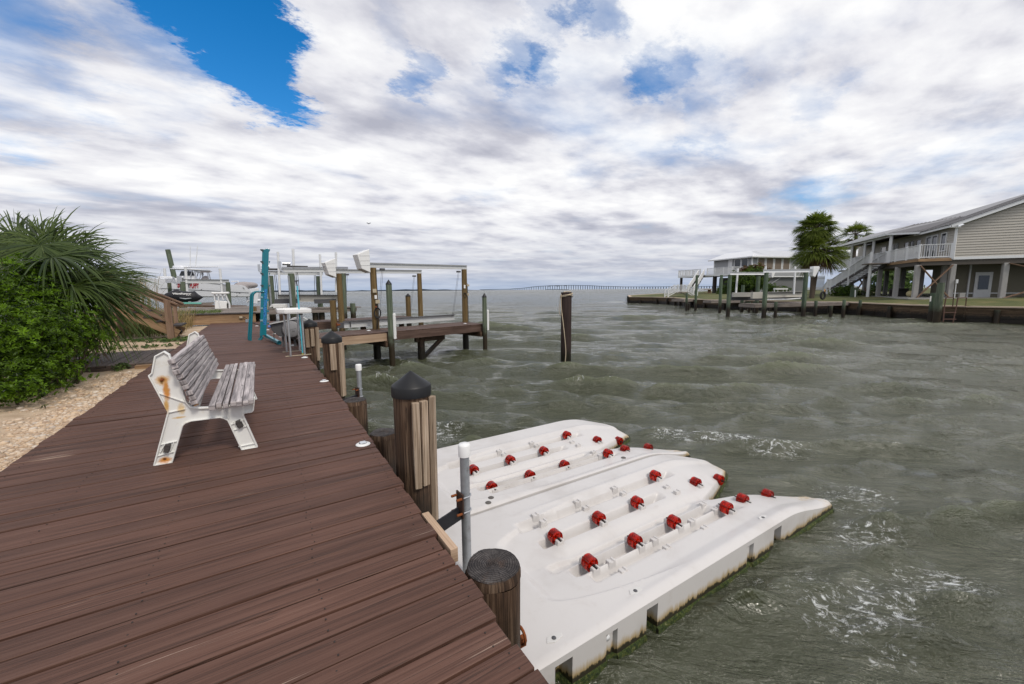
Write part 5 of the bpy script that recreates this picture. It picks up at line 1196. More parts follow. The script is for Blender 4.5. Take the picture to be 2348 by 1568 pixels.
Yj = 42.0; jA = lambda x, y, Y=Yj: AY(*R8(x, y), Y)
js = thing('jet_ski', 'black covered jet ski with white lettering on a sea green edged lift', 'jet ski', tuple(jA(500, 750)))
prof_t = [(60, 655), (120, 590), (230, 545), (330, 505), (385, 488), (430, 520), (520, 545), (640, 548), (770, 535), (800, 570), (860, 620), (950, 665)]
prof_b = [(60, 665), (120, 700), (230, 730), (330, 760), (385, 775), (430, 780), (520, 785), (640, 785), (770, 770), (800, 765), (860, 735), (950, 680)]
q = MB(); vs = []; fs = []; hw = [.05, .30, .42, .50, .52, .54, .56, .56, .52, .48, .38, .10]; nsec = 12
for (a, b_), w in zip(zip(prof_t, prof_b), hw):
    T_, B_ = jA(*a), jA(*b_); h = T_.z - B_.z; mz = B_.z + h * .45
    for k in range(nsec):
        A_ = 2 * math.pi * k / nsec; sx1, cz1 = math.cos(A_), math.sin(A_)
        zz_ = mz + (T_.z - mz) * cz1 if cz1 > 0 else mz + (mz - B_.z) * cz1
        vs.append((T_.x, Yj + w * (abs(sx1) ** .7) * (1 if sx1 > 0 else -1), zz_))
for i in range(len(hw) - 1): fs += [(i * nsec + k, (i + 1) * nsec + k, (i + 1) * nsec + (k + 1) % nsec, i * nsec + (k + 1) % nsec) for k in range(nsec)]
q.add(vs, fs, None, 0, True); q.build('cover', M['skicover'], js, smooth=True)
q = MB(); q.tube([jA(430, 690, Yj - .56), jA(560, 712, Yj - .58), jA(690, 695, Yj - .56)], [.02, .06, .02], 6); q.build('side_trim', M['galv'], js)
for txt, a, b_, ww in (('WaveRunner', (272, 612), (690, 612), None), ('VX', (560, 635), (685, 632), None)):
    A_, B_ = jA(a[0], a[1], Yj - .585), jA(b_[0], b_[1], Yj - .585); tm = text_mesh(txt, (.19 if txt != 'VX' else .17), A_, (B_ - A_), (0, 0, 1), .002, width=(B_ - A_).length, bold=.05); tm.build('lettering', M['white'], js)
jl = thing('jet_ski_lift', 'low jet ski lift with a sea green edged platform', 'lift', tuple(jA(600, 830)))
q = MB(); a, b_ = jA(330, 800, Yj - .7), jA(910, 805, Yj - .7); q.bar(a, b_, .12, .13); q.build('edge_board', M['seafoam'], jl)
q = MB(); q.box((a + b_) / 2 + V((0, .8, -.1)), ((b_ - a).length, 1.5, .1)); q.bar(jA(420, 850, Yj - .6), jA(1150, 850, Yj - .6), .2, .25); q.bar(jA(860, 815, Yj + 1), jA(1190, 800, Yj + 1), .2, .14); q.build('frame', M['dockfar'], jl)
q = MB()
for xx in (315, 350, 640, 670): q.bar(jA(xx, 765, Yj - .65), jA(xx, 795, Yj - .65), .1, .1)
q.build('bunk_bracket', M['galv'], jl)
b0_ = MB(); g = (jA(300, 870, 38) + jA(1180, 880, 38)) / 2; 
q = MB(); q.bar(jA(380, 852, 40), jA(1900, 880, 40), 3.0, .12); tag(q.build('lower_dock', M['pile'], None, tuple(jA(800, 860, 40))), 'dark low dock under the jet ski lift', 'dock')

Yb = 56.0; bA = lambda x, y, Y=Yb: AY(*R8(x, y), Y)
bt_ = thing('sport_boat', 'large white sport fishing boat with red painted name, raised on a lift', 'boat', tuple(bA(900, 680)))
HB = 1.45   # half beam, the near side stands at Yb
# stations from stern to bow: (x of gunwale, gunwale y px, chine y, keel y, half beam)
sta = [(1990, 535, 645, 668, 1.25), (1960, 505, 652, 672, 1.35), (1880, 440, 656, 674, 1.42), (1800, 412, 657, 676, 1.45), (1500, 395, 658, 678, 1.45), (1300, 372, 658, 678, 1.45), (920, 338, 655, 677, 1.42), (500, 300, 645, 672, 1.3), (100, 272, 620, 664, 1.05), (-250, 255, 570, 640, .7), (-560, 240, 480, 560, .28), (-680, 235, 330, 420, .03)]
Yk = Yb + HB; vs = []; fs = []
for (sx_, g_, c_, k_, w) in sta:
    gz, cz_, kz = [bA(sx_, q_).z for q_ in (g_, c_, k_)]; X = bA(sx_, g_).x
    for (f, z) in ((0, kz), (-.82 * w, cz_ - .05), (-.9 * w, cz_), (-.97 * w, (cz_ * .4 + gz * .6)), (-w, gz), (-w + .12, gz + .02), (w - .12, gz + .02), (w, gz), (.97 * w, (cz_ * .4 + gz * .6)), (.9 * w, cz_), (.82 * w, cz_ - .05)): vs.append((X, Yk + f, z))
n = 11
for i in range(len(sta) - 1): fs += [(i * n + k, i * n + (k + 1) % n, (i + 1) * n + (k + 1) % n, (i + 1) * n + k) for k in range(n)]
fs.append(tuple(range(n))[::-1])
q = MB(); q.add(vs, fs, None, 0, False); hb = q.build('hull', M['gel'], bt_)
q = MB()
def side(x, y): p = bA(x, y); return V((p.x, Yk - 1.5, p.z))
def hullpt(px, py, off=.015):
    """point on the near hull side under a sight line"""
    p = bA(px, py); X, z = p.x, p.z
    for i in range(len(sta) - 1):
        xa, xb = vs[i * n][0], vs[(i + 1) * n][0]
        if xb <= X <= xa:
            t = (xa - X) / (xa - xb); col_ = []
            for k in (2, 3, 4): a, b_ = V(vs[i * n + k]), V(vs[(i + 1) * n + k]); col_.append(a.lerp(b_, t))
            for a, b_ in zip(col_, col_[1:]):
                if z <= b_.z or b_ is col_[-1]:
                    s_ = (z - a.z) / max(1e-6, b_.z - a.z); return V((X, a.y + (b_.y - a.y) * s_ - off, z))
    return V((X, Yb - off, z))
q.tube([hullpt(x, y) for x, y in ((0, 480), (300, 495), (600, 508), (900, 520), (1200, 535), (1500, 552), (1800, 570), (1950, 575))], .035, 5); q.build('knuckle_line', M['gelgrey'], hb)
q = MB()
for dx in (1380, 1400, 1420, 1440, 1460): q.tube([hullpt(dx, 415), hullpt(dx, 535)], .018, 4)
q.tube([hullpt(930, 345), hullpt(1300, 385), hullpt(1480, 405)], .04, 5); q.build('side_grooves', M['gelgrey'], hb)
q = MB()
for x, y in ((915, 362), (910, 505), (1690, 577), (1745, 578), (1760, 579), (1695, 642), (1830, 468), (1850, 488)): q.ball(hullpt(x, y), .05, 8, 5)
q.build('hull_fitting', M['reeldark'], hb)
A_, B_ = hullpt(655, 470, .06), hullpt(845, 468, .06); tm = text_mesh('PUPPY', .78, A_, B_ - A_, (.12, 0, 1), .004, width=(B_ - A_).length * 1.05, bold=.04); tm.build('lettering', M['redletter'], hb)
A_, B_ = hullpt(372, 452, .06), hullpt(620, 462, .06); tm = text_mesh('SICK', .78, A_, B_ - A_, (.1, 0, 1), .004, width=(B_ - A_).length, bold=.04); tm.build('lettering', M['redletter'], hb)
q = MB()
for k, (x, y, x2, y2, w) in enumerate(((560, 470, 700, 345, .10), (575, 350, 690, 352, .16), (600, 385, 690, 370, .1), (590, 400, 640, 455, .09), (560, 420, 600, 480, .12), (372, 345, 395, 385, .1), (400, 340, 420, 385, .1), (430, 345, 440, 385, .1), (350, 375, 370, 388, .08))):
    a, b_ = hullpt(x, y, .05), hullpt(x2, y2, .05); q.bar(a, b_, w, .02, up=(0, 1, 0), mi=1 if k >= 5 else 0)
q.build('hull_drawing', [M['greyart'], M['redletter']], hb)
q = MB(); cb = [bA(490, 285), bA(1075, 292), bA(1060, 200), bA(880, 170), bA(700, 190), bA(530, 195)]
dk0 = bA(700, 300)
q.prism([(bA(300, 300).x, bA(300, 300).z), (bA(790, 318).x, bA(790, 300).z), (bA(770, 230).x, bA(770, 230).z), (bA(745, 195).x, bA(745, 195).z), (bA(530, 200).x, bA(530, 200).z), (bA(440, 250).x, bA(440, 250).z), (bA(290, 245).x, bA(290, 245).z)], (0, Yk - .75, 0), (1, 0, 0), (0, 0, 1), (0, 1.5, 0)); q.build('console', M['gel'], bt_, bevel=.06)
q = MB(); q.prism([(bA(x, y).x, bA(x, y).z) for x, y in ((-100, 275), (250, 270), (255, 225), (200, 205), (-100, 205))], (0, Yk - .7, 0), (1, 0, 0), (0, 0, 1), (0, 1.4, 0)); q.build('foredeck_lounge', M['gel'], bt_, bevel=.08)
q = MB(); q.prism([(bA(x, y).x, bA(x, y).z) for x, y in ((395, 195), (740, 190), (700, 95), (440, 90))], (0, Yk - .72, 0), (1, 0, 0), (0, 0, 1), (0, 1.44, 0)); q.build('windshield', M['window'], bt_, bevel=.04)
q = MB(); q.prism([(bA(x, y).x, bA(x, y).z) for x, y in ((170, 45), (250, 32), (560, 35), (1080, 65), (1112, 88), (1090, 98), (560, 62))], (0, Yk - 1.15, 0), (1, 0, 0), (0, 0, 1), (0, 2.3, 0)); q.build('hard_top', M['gel'], bt_, bevel=.04)
q = MB()
for dy in (-1.0, 1.0):
    q = MB()
    for a, b_ in (((555, 60), (580, 190)), ((545, 190), (470, 260)), ((700, 90), (650, 240)), ((745, 95), (870, 115)), ((785, 95), (755, 200)), ((870, 100), (880, 230)), ((880, 230), (835, 285)), ((1020, 95), (1075, 290)), ((890, 100), (900, 180))):
        q.tube([V((bA(*a).x, Yk + dy, bA(*a).z)), V((bA(*b_).x, Yk + dy, bA(*b_).z))], .05, 7)
    q.build('hard_top_frame', M['steel'], bt_)
q = MB()
for k in range(9): p = bA(900 + k * 24, 112); q.box(V((p.x, Yk - 1.1, p.z)), (.14, .06, .16))
q.build('rod_holders', M['cover'], bt_)
q = MB(); q.prism([(bA(x, y).x, bA(x, y).z) for x, y in ((850, 290), (1060, 290), (1020, 200), (985, 195), (930, 205), (880, 260))], (0, Yk - .5, 0), (1, 0, 0), (0, 0, 1), (0, 1.0, 0)); q.build('seat', M['cover'], bt_, bevel=.05)
rdz = AY(*R2(350, 432), Yb); q = MB(); q.lathe([(0, -.15), (.72, -.15), (.78, 0), (.72, .18), (0, .26)], V((rdz.x, Yk, rdz.z)), 18); q.build('radar_dome', M['gel'], bt_)
for a, b_ in (((465, 205), (465, 445)), ((545, 205), (520, 440))):
    q = MB(); q.cyl(AY(*R2(*b_), Yb + 1), AY(*R2(*a), Yb + 1), .05, .03, 7); q.build('antenna', M['whitepaint'], bt_)
q = MB(); q.cyl(AY(*R2(400, 434), Yb), AY(*R2(775, 430), Yb), .06, .035, 7); q.build('outrigger', M['steel'], bt_)
for i, dy in enumerate((-.75, 0, .75)):
    q = MB(); q.ball(V((bA(1985 + 25 * i, 415).x, Yk + dy, bA(1985, 405).z)), ((bA(2130, 400) - bA(1900, 400)).x * .55, .42, (bA(2000, 345) - bA(2000, 480)).z * .5), 14, 9)
    q.ball(V((bA(1850, 420).x, Yk + dy, bA(1850, 415).z)), (1.0, .38, .45), 12, 8); o = q.build('outboard_motor', M['cover'], bt_)
    q = MB(); p = V((bA(2060, 500).x, Yk + dy, bA(2060, 490).z)); q.prism([(-.45, .1), (.55, .1), (.45, -.5), (.25, -1.7), (-.25, -1.7), (-.3, -.6)], p + V((0, -.16, 0)), (1, 0, 0), (0, 0, 1), (0, .32, 0)); q.cyl(p + V((-.75, 0, -1.35)), p + V((.55, 0, -1.35)), .12, .16, 10)
    for a in (0, 120, 240): q.obox(p + V((-.75, .2 * math.sin(rad(a)), -1.35 + .2 * math.cos(rad(a)))), (.03, 0, 0), (0, .22 * math.sin(rad(a)), .22 * math.cos(rad(a))), (.05, .07 * math.cos(rad(a)), -.07 * math.sin(rad(a))))
    q.build('lower_unit', M['gel'], o, bevel=.05)
q = MB(); q.tube([V((bA(1560, 335).x, Yk - .8, bA(1560, 330).z)), V((bA(1720, 320).x, Yk - .8, bA(1720, 318).z)), V((bA(1700, 405).x, Yk - .8, bA(1700, 410).z))], .09, 7); q.bar(V((bA(1560, 325).x, Yk - .8, bA(1560, 325).z)), V((bA(1700, 322).x, Yk - .8, bA(1700, 318).z)), .5, .12); q.build('rear_seat_frame', M['gel'], bt_)
# its lift
Yl = 50.0; lA = lambda x, y, Y=Yl: AY(*R2(x, y), Y)
l3 = thing('boat_lift', 'boat lift carrying the white sport boat with a tall leaning green piling', 'boat lift', tuple(lA(870, 850)))
for a, b_, r, Y in (((225, 245), (300, 560), .24, 61), ((385, 590), (395, 760), .22, Yl), ((868, 595), (885, 850), .19, Yl), ((240, 590), (250, 700), .16, Yl + 1)):
    T_, B_ = lA(*a, Y), lA(*b_, Y); d = (T_ - B_) / (T_.z - B_.z); q = MB(); q.cyl(B_ - d * (B_.z + .5), T_, r * 1.1, r, 12, rings=3); q.build('piling', M['pilegreen'], l3)
q = MB(); ibeam(q, lA(370, 583), lA(882, 587), .38, .3); q.build('beam', M['alu'], l3)
q = MB(); q.box(lA(352, 570), (.4, .3, .7)); q.cyl(lA(335, 545), lA(395, 545), .15, .15, 10); q.box(lA(255, 580), (.7, .3, .4)); q.bar(lA(240, 575), lA(330, 610), .2, .2); q.build('motor', M['steel'], l3)
q = MB()
for a, b_ in (((190, 445), (196, 530)), ((415, 440), (432, 690)), ((783, 450), (805, 700))): q.cyl(lA(*b_), lA(*a), .11, .11, 8)
q.build('guide_pole', M['whitepaint'], l3)
# ------------------------------------------------------------------ foliage builders
def nrm(a): return a / (np.linalg.norm(a, axis=-1, keepdims=True) + 1e-9)
def fan(hub, d, up, R, nb=34, spread=105, wid=.05, droop=.55, fold=.25, rg=rng):
    """one palm fan: nb narrow blades, each bending over at its tip"""
    d = np.array(d, float); d /= np.linalg.norm(d); up = np.array(up, float); s = np.cross(d, up); s /= np.linalg.norm(s); nn = np.cross(s, d)
    V_, F_l, r_ = [], [], []
    ts = np.array([.0, .28, .52, .72, .88, 1.0]); ws = np.array([.35, .95, 1.0, .8, .45, .04])
    for i in range(nb):
        a = rad(spread) * ((i + .5) / nb * 2 - 1) + rg.normal(0, .02); L = R * (1 - .28 * abs((i + .5) / nb * 2 - 1) ** 2) * rg.uniform(.88, 1.06)
        dr = d * math.cos(a) + s * math.sin(a) + nn * (fold * abs(math.sin(a)) + rg.normal(0, .05)); dr /= np.linalg.norm(dr)
        sd = np.cross(dr, nn); sd /= np.linalg.norm(sd); tw = rg.normal(0, .35); sd = sd * math.cos(tw) + nn * math.sin(tw)
        dp = droop * rg.uniform(.5, 1.5); bend = (ts ** 2.6) * dp * L
        P_ = hub + dr[None] * (ts * L * (1 - .12 * dp * ts))[:, None] + np.array([0, 0, -1.0])[None] * bend[:, None] + np.array([.10, -.03, 0])[None] * (bend * .5)[:, None]
        w = (wid * ws)[:, None] * .5
        b0 = len(V_) * 1
        V_.append(P_ - sd * w); V_.append(P_ + sd * w)
    k = len(ts); vv = np.concatenate([np.concatenate([V_[2 * i], V_[2 * i + 1]]) for i in range(nb)])
    f0 = np.array([(j, j + 1, j + 1 + k, j + k) for j in range(k - 1)]); ff = (f0[None] + (np.arange(nb) * 2 * k)[:, None, None]).reshape(-1, 4)
    rr_ = np.repeat(np.clip(rg.normal(rg.uniform(.25, .6), .13, nb), 0, 1), k - 1)
    return vv, ff, rr_
def fans(name, specs, mat, parent, **kw):
    vs, fs, rs, o = [], [], [], 0
    for hub, d, up, R in specs:
        v, f, r = fan(np.array(hub, float), d, up, R, **kw); vs.append(v); fs.append(f + o); rs.append(r); o += len(v)
    return npmesh(name, np.concatenate(vs), np.concatenate(fs), mat, parent=parent, rnd=np.concatenate(rs), smooth=True)
def whorls(name, P_, Nn, mat, parent=None, loc=None, k=7, L=.07, Wd=.024, rg=rng, up=.55, kind=None):
    """clusters of k leaves at points P_ with facing Nn"""
    n = len(P_); Nn = nrm(Nn); a = nrm(np.cross(Nn, rg.normal(0, 1, (n, 3)))); b_ = np.cross(Nn, a)
    ang = (np.arange(k)[None] * 2 * math.pi / k + rg.uniform(0, 6.28, (n, 1)) + rg.normal(0, .25, (n, k)))
    dr = a[:, None] * np.cos(ang)[..., None] + b_[:, None] * np.sin(ang)[..., None] + Nn[:, None] * rg.uniform(up - .35, up + .45, (n, k, 1)); dr = nrm(dr)
    sd = nrm(np.cross(dr, Nn[:, None] + rg.normal(0, .25, (n, k, 3)))); ln = L * rg.uniform(.65, 1.25, (n, k, 1)); base = P_[:, None]
    up_ = np.cross(sd, dr)
    v = np.stack([base + dr * ln * .08, base + dr * ln * .62 + sd * Wd * .5 + up_ * ln * .08, base + dr * ln - up_ * ln * .10, base + dr * ln * .62 - sd * Wd * .5 + up_ * ln * .08], 2).reshape(-1, 3)
    f = np.arange(n * k * 4).reshape(-1, 4); r = np.clip(np.repeat(rg.uniform(.05, .8, n), k) + rg.normal(0, .16, n * k), 0, 1)
    return npmesh(name, v, f, mat, parent=parent, loc=loc, rnd=r)
def lobes(cs, n, rg=rng, lump=.22, inner=.25, flat=None):
    """points and normals over a set of lumpy ellipsoids"""
    Ps, Ns = [], []
    w = np.array([r[0] * r[1] + r[1] * r[2] + r[0] * r[2] for c, r in cs]); w = w / w.sum()
    for (c, r), q in zip(cs, w):
        m_ = int(n * q); u = nrm(rg.normal(0, 1, (m_, 3))); ph = rg.uniform(0, 6.28, 6)
        f = 1 + lump * (np.sin(u[:, 0] * 5 + ph[0]) * np.sin(u[:, 1] * 6 + ph[1]) + .7 * np.sin(u[:, 2] * 9 + ph[2] + u[:, 0] * 7) * np.sin(u[:, 1] * 11 + ph[3]))
        dpt = 1 - rg.exponential(inner * .35, m_); dpt = np.clip(dpt, .25, 1.08)
        Ps.append(np.array(c) + u * np.array(r) * (f * dpt)[:, None]); Ns.append(nrm(u / np.array(r)) + np.array([0, 0, .35]))
    return np.concatenate(Ps), np.concatenate(Ns)

# big palmetto at the left
pc = PF(175, 655, 8.0); gz0 = .75
pm = thing('palmetto', 'large dark green palmetto with drooping fan leaves left of the stairs', 'palm', (pc.x - .3, pc.y, gz0))
dep = 8.0
hubs = []
rs_ = np.random.default_rng(5)
def pxv(px, py, d=dep): return np.array(PF(px, py, d))
spec = [  # hub px, aim px, radius px, depth
    ((168, 648), (330, 640), 195, 7.9), ((170, 645), (300, 560), 175, 8.1), ((165, 650), (290, 740), 165, 7.8), ((150, 640), (210, 780), 150, 7.7), ((150, 600), (255, 520), 165, 8.4), ((110, 575), (190, 500), 150, 8.5), ((95, 560), (60, 500), 135, 8.4), ((60, 575), (0, 520), 140, 8.5), ((95, 562), (20, 640), 150, 8.0), ((95, 562), (130, 680), 150, 7.8), ((40, 560), (40, 490), 130, 8.8), ((150, 590), (130, 505), 150, 8.7), ((20, 590), (-80, 560), 150, 8.3), ((200, 610), (230, 520), 150, 8.7), ((215, 640), (330, 590), 150, 8.5), ((190, 660), (270, 690), 170, 8.2), ((120, 600), (60, 560), 140, 7.9), ((130, 620), (60, 700), 150, 7.8), ((160, 660), (250, 650), 150, 7.5), ((120, 590), (200, 600), 150, 7.7), ((60, 600), (100, 560), 140, 8.0), ((-40, 580), (-60, 480), 150, 8.6), ((230, 655), (345, 655), 130, 8.3)]
fs_ = []
for (hx, hy), (ax_, ay_), R_, d_ in spec:
    h = pxv(hx, hy, d_ + rs_.normal(0, .15)); t = pxv(ax_, ay_, d_ + rs_.normal(-.1, .35)); dd = t - h; upv = np.array([rs_.normal(0, .35), -.75 + rs_.normal(0, .3), .75])
    fs_.append((h, dd, upv, R_ / 930 * d_))
fans('fronds', fs_, M['palmleaf'], pm, nb=52, spread=100, wid=.032, droop=.40, fold=.2)
cr0 = np.array([pc.x - .45, pc.y + .1, 1.75])
q = MB()
for h, dd, u_, R_ in fs_: q.tube([cr0 + np.array([0, 0, -.2]), cr0 * .45 + h * .55 + np.array([0, 0, .06]), h, h + nrm(dd) * R_ * .18], [.022, .016, .012, .004], 6)
q.build('stems', plain('palm petiole', (.09, .12, .035, 1), .6), pm)
q = MB(); q.cyl((cr0[0], cr0[1], .5), (cr0[0], cr0[1], 1.75), .2, .16, 14, wob=.08, rings=5); q.build('trunk', M['bark'], pm)
dead = []
for k in range(7):
    a = k / 7 * 6.28; dead.append((cr0 + np.array([math.cos(a) * .3, math.sin(a) * .3, -.05]), np.array([math.cos(a), math.sin(a), -1.3]), np.array([math.cos(a), math.sin(a), .6]), .75))
fans('dead_fronds', dead, M['palmdead'], pm, nb=24, spread=60, wid=.03, droop=.5)

# glossy shrub in front of it
sc_ = [(np.array(PF(20, 785, 6.1)), (.92, .9, .66)), (np.array(PF(95, 765, 6.7)), (.64, .7, .44)), (np.array(PF(20, 675, 6.9)), (.62, .65, .36)), (np.array(PF(70, 850, 5.9)), (.46, .45, .28)), (np.array(PF(-90, 800, 5.9)), (.9, .9, .9)), (np.array(PF(150, 790, 7.0)), (.46, .5, .26)), (np.array(PF(100, 690, 7.1)), (.42, .45, .30)), (np.array(PF(10, 895, 5.4)), (.48, .42, .18)), (np.array(PF(120, 845, 6.5)), (.30, .35, .16)), (np.array(PF(-120, 690, 6.6)), (.8, .8, .6)), (np.array(PF(185, 765, 7.2)), (.30, .35, .16)), (np.array(PF(60, 620, 7.2)), (.40, .4, .22))]
c0 = sc_[0][0]; shb = thing('shrub', 'dense bright green glossy leaved shrub beside the deck', 'shrub', (c0[0], c0[1], .8))
P_, Nn = lobes(sc_, 6800, lump=.6, inner=.8); kk = P_[:, 2] > sandz(P_[:, 0], P_[:, 1]) + .03; P_, Nn = P_[kk], Nn[kk]
whorls('foliage', P_, Nn, M['shrubleaf'], shb, k=9, L=.062, Wd=.020)
q = MB()
for i in range(70):
    c, r = sc_[i % len(sc_)]; e = c + nrm(rng.normal(0, 1, 3)) * np.array(r) * .85; b_ = np.array([c[0] * .6 + c0[0] * .4 + rng.normal(0, .15), c[1] * .6 + c0[1] * .4 + rng.normal(0, .15), .7]); 
    if e[2] > .9: q.tube([b_, b_ * .5 + e * .5 + rng.normal(0, .06, 3), e], [.02, .012, .004], 5)
q.build('branches', M['stemw'], shb)
for px, py, lab in ((155, 868, 'small green sprig on the pebbles at the foot of the shrub'), (178, 800, 'small leafy plant on the sand beside the walkway'), (290, 845, 'tiny weed by the timber offcut at the walkway corner')):
    if py == 845: g = V((-2.35, 10.72, .75)); rr2 = .09
    else: g = G(px, py + 12, .78); rr2 = .13
    P_, Nn = lobes([((g.x, g.y, g.z + rr2 * .6), (rr2, rr2, rr2 * .7))], 26); o = whorls('seedling', P_, Nn, M['vineleaf'], None, tuple(g), k=7, L=.075, Wd=.02); tag(o, lab, 'plant')

# creeping vines on the sand, dry grass round the stairs
pts = []
for x_, y_ in zip(rng.uniform(-4.6, -1.95, 900), rng.uniform(13.6, 17.6, 900)):
    if fbm(np.array([x_]), np.array([y_]), 1.6)[0] > .12 or abs(y_ - 15.0 - .15 * math.sin(x_ * 3)) < .14: pts.append((x_, y_, float(sandz(np.array([x_]), np.array([y_]))[0]) + .02))
P_ = np.array(pts); o = whorls('ground_vine', P_, np.tile([0, 0, 1.0], (len(P_), 1)) + rng.normal(0, .3, (len(P_), 3)), M['vineleaf'], None, (-3, 15.5, .75), k=4, L=.085, Wd=.06, up=.4); tag(o, 'low green creeping vine on the sand near the stairs', 'ground vine', kind='stuff')
def blades(name, base, H, mat, lean=.35, w=.008, curl=.5, rg=rng):
    n = len(base); a = rg.uniform(0, 6.28, n); dr = np.stack([np.cos(a), np.sin(a), np.zeros(n)], 1); h = H * rg.uniform(.5, 1.15, n); ln = rg.uniform(.1, 1, n) * lean
    ts = [0, .4, .75, 1.0]; wsx = [1, .85, .55, .05]; s_ = np.stack([-np.sin(a), np.cos(a), np.zeros(n)], 1); vs = []
    for t, ww in zip(ts, wsx):
        p = base + dr * (ln * t ** 2 * h)[:, None] + np.array([0, 0, 1.0]) * (h * (t - curl * .3 * ln * t ** 3))[:, None] + np.array([.18, -.05, 0]) * (h * t * t)[:, None]; vs += [p - s_ * w * ww, p + s_ * w * ww]
    v = np.stack(vs, 1).reshape(-1, 3); f0 = np.array([(0, 1, 3, 2), (2, 3, 5, 4), (4, 5, 7, 6)]); f = (f0[None] + (np.arange(n) * 8)[:, None, None]).reshape(-1, 4)
    return npmesh(name, v, f, mat, loc=tuple(base.mean(0)), rnd=np.repeat(rg.uniform(0, 1, n), 3))
n = 1500; b_ = np.stack([rng.uniform(-5.6, -2.4, n), rng.uniform(18.4, 22.6, n), np.full(n, .78)], 1); tag(blades('dry_grass', b_, 1.0, M['drygrass'], .6, .007), 'tall dry tan grass behind the stairs', 'dry grass', kind='stuff')
n = 1800; b_ = np.stack([rng.uniform(-5.4, -2.7, n), rng.uniform(17.9, 22.6, n), np.full(n, .78)], 1); tag(blades('shade_grass', b_, .6, M['grassgreen'], .7, .008), 'dark green grass under and behind the stairs', 'grass', kind='stuff')
n = 900; b_ = np.stack([rng.uniform(-4.6, -1.5, n), rng.uniform(23.3, 25.8, n), np.full(n, 1.28)], 1); tag(blades('weed_strip', b_, .16, M['grassgreen'], 1.0, .012), 'low green weeds along the top of the retaining wall', 'weeds', kind='stuff')
n = 260; b_ = np.stack([rng.normal(-5.0, .45, n), rng.normal(24.6, .5, n), np.full(n, 1.2)], 1); tag(blades('reed_clump', b_, 2.0, M['drygrass'], .5, .014), 'tall yellow green reed clump between the stairs and the boat', 'reeds', kind='stuff')
# overhead shelter edge at far left behind the palmetto
q = MB(); a = PF(-60, 528, 11); b2_ = PF(18, 548, 11.6); q.bar(a, b2_, .5, .14); q.bar((b2_.x - .1, b2_.y, .7), (b2_.x - .1, b2_.y, b2_.z), .14, .14); tag(q.build('shelter', M['tan'], None, (a.x, a.y, .7)), 'brown wooden shelter edge behind the palmetto at the left border', 'shelter')

def sabal(label, px, base_py, depth, crowns, seed, gz=1.1, nfr=46, R_=1.5, tr=.19):
    rg = np.random.default_rng(seed); b0 = PF(px, base_py, depth); t = thing('sabal_palm', label, 'palm', (b0.x, b0.y, gz), 'sabal palms on the right bank')
    for cx, cy, rr2 in crowns:
        c = np.array(PF(cx, cy, depth)); q = MB()
        q.cyl((b0.x, b0.y, gz - .2), tuple(c), tr * 1.1, tr * .85, 12, wob=.08, rings=8); q.build('trunk', M['bark'], t)
        sp2, sd2 = [], []
        for i in range(nfr):
            u = rg.normal(0, 1, 3); u[2] = u[2] * .8 + .25; u /= np.linalg.norm(u)
            h = c + u * rr2 * .48; sp2.append((h, u + np.array([.12, -.04, -.05]), np.array([-u[0] * u[2], -u[1] * u[2], 1.1 - u[2] ** 2 + .05]) + rg.normal(0, .12, 3), rr2 * rg.uniform(.52, .72)))
        fans('crown', sp2, M['palmfar'], t, nb=24, spread=88, wid=.062, droop=.34, rg=rg)
        for i in range(9):
            a = rg.uniform(0, 6.28); sd2.append((c + np.array([math.cos(a), math.sin(a), -.9]) * rr2 * .3, np.array([math.cos(a), math.sin(a), -1.4]), np.array([math.cos(a), math.sin(a), .7]), rr2 * .5))
        fans('dead_fronds', sd2, M['palmdead'], t, nb=16, spread=60, wid=.08, droop=.5, rg=rg)
        q = MB()
        for h, dd, u_, r3 in sp2: q.tube([c, c * .4 + h * .6 + np.array([0, 0, .05]), h], .025, 4)
        q.build('stems', M['bark'], t)
    return t
d6 = lambda x, y: R6(x, y)
# ------------------------------------------------------------------ right bank: docks and lifts
def pilebase(p, top, reg=R5, z=0):
    g = G(*reg(*p), 0); return g, AT(*reg(p[0], top), g)
def simple_pile(t, name, p, top, reg=R5, r=.17, mat='pilefar', ztop=None):
    g, zt = pilebase(p, top, reg); r *= .72; q = MB(); q.cyl((g.x, g.y, -.8), (g.x, g.y, ztop or zt), r, r * .92, 12, wob=.03, rings=4); return q.build(name, M[mat], t), g, (ztop or zt)
def platform(t, pts, z, th=.16, slat=.3):
    a, b_, c, d = [V(p) for p in pts]; q = MB(); L = (b_ - a).length; n = max(2, int(L / slat))
    for i in range(n):
        f0, f1 = i / n, (i + .92) / n; P0, P1_, P2_, P3_ = a.lerp(b_, f0), a.lerp(b_, f1), d.lerp(c, f1), d.lerp(c, f0)
        q.prism([(0, 0), (1, 0), (1, 1), (0, 1)], V((P0.x, P0.y, z - .04)), P1_ - P0 if (P1_ - P0).length else V((1, 0, 0)), P3_ - P0, (0, 0, .04))
    q.build('planks', M['dockfar'], t); q = MB()
    for u, v in ((a, b_), (d, c), (a, d), (b_, c)): q.bar(V((u.x, u.y, z - .16)), V((v.x, v.y, z - .16)), .07, .22)
    q.build('fascia', M['dockfar'], t)
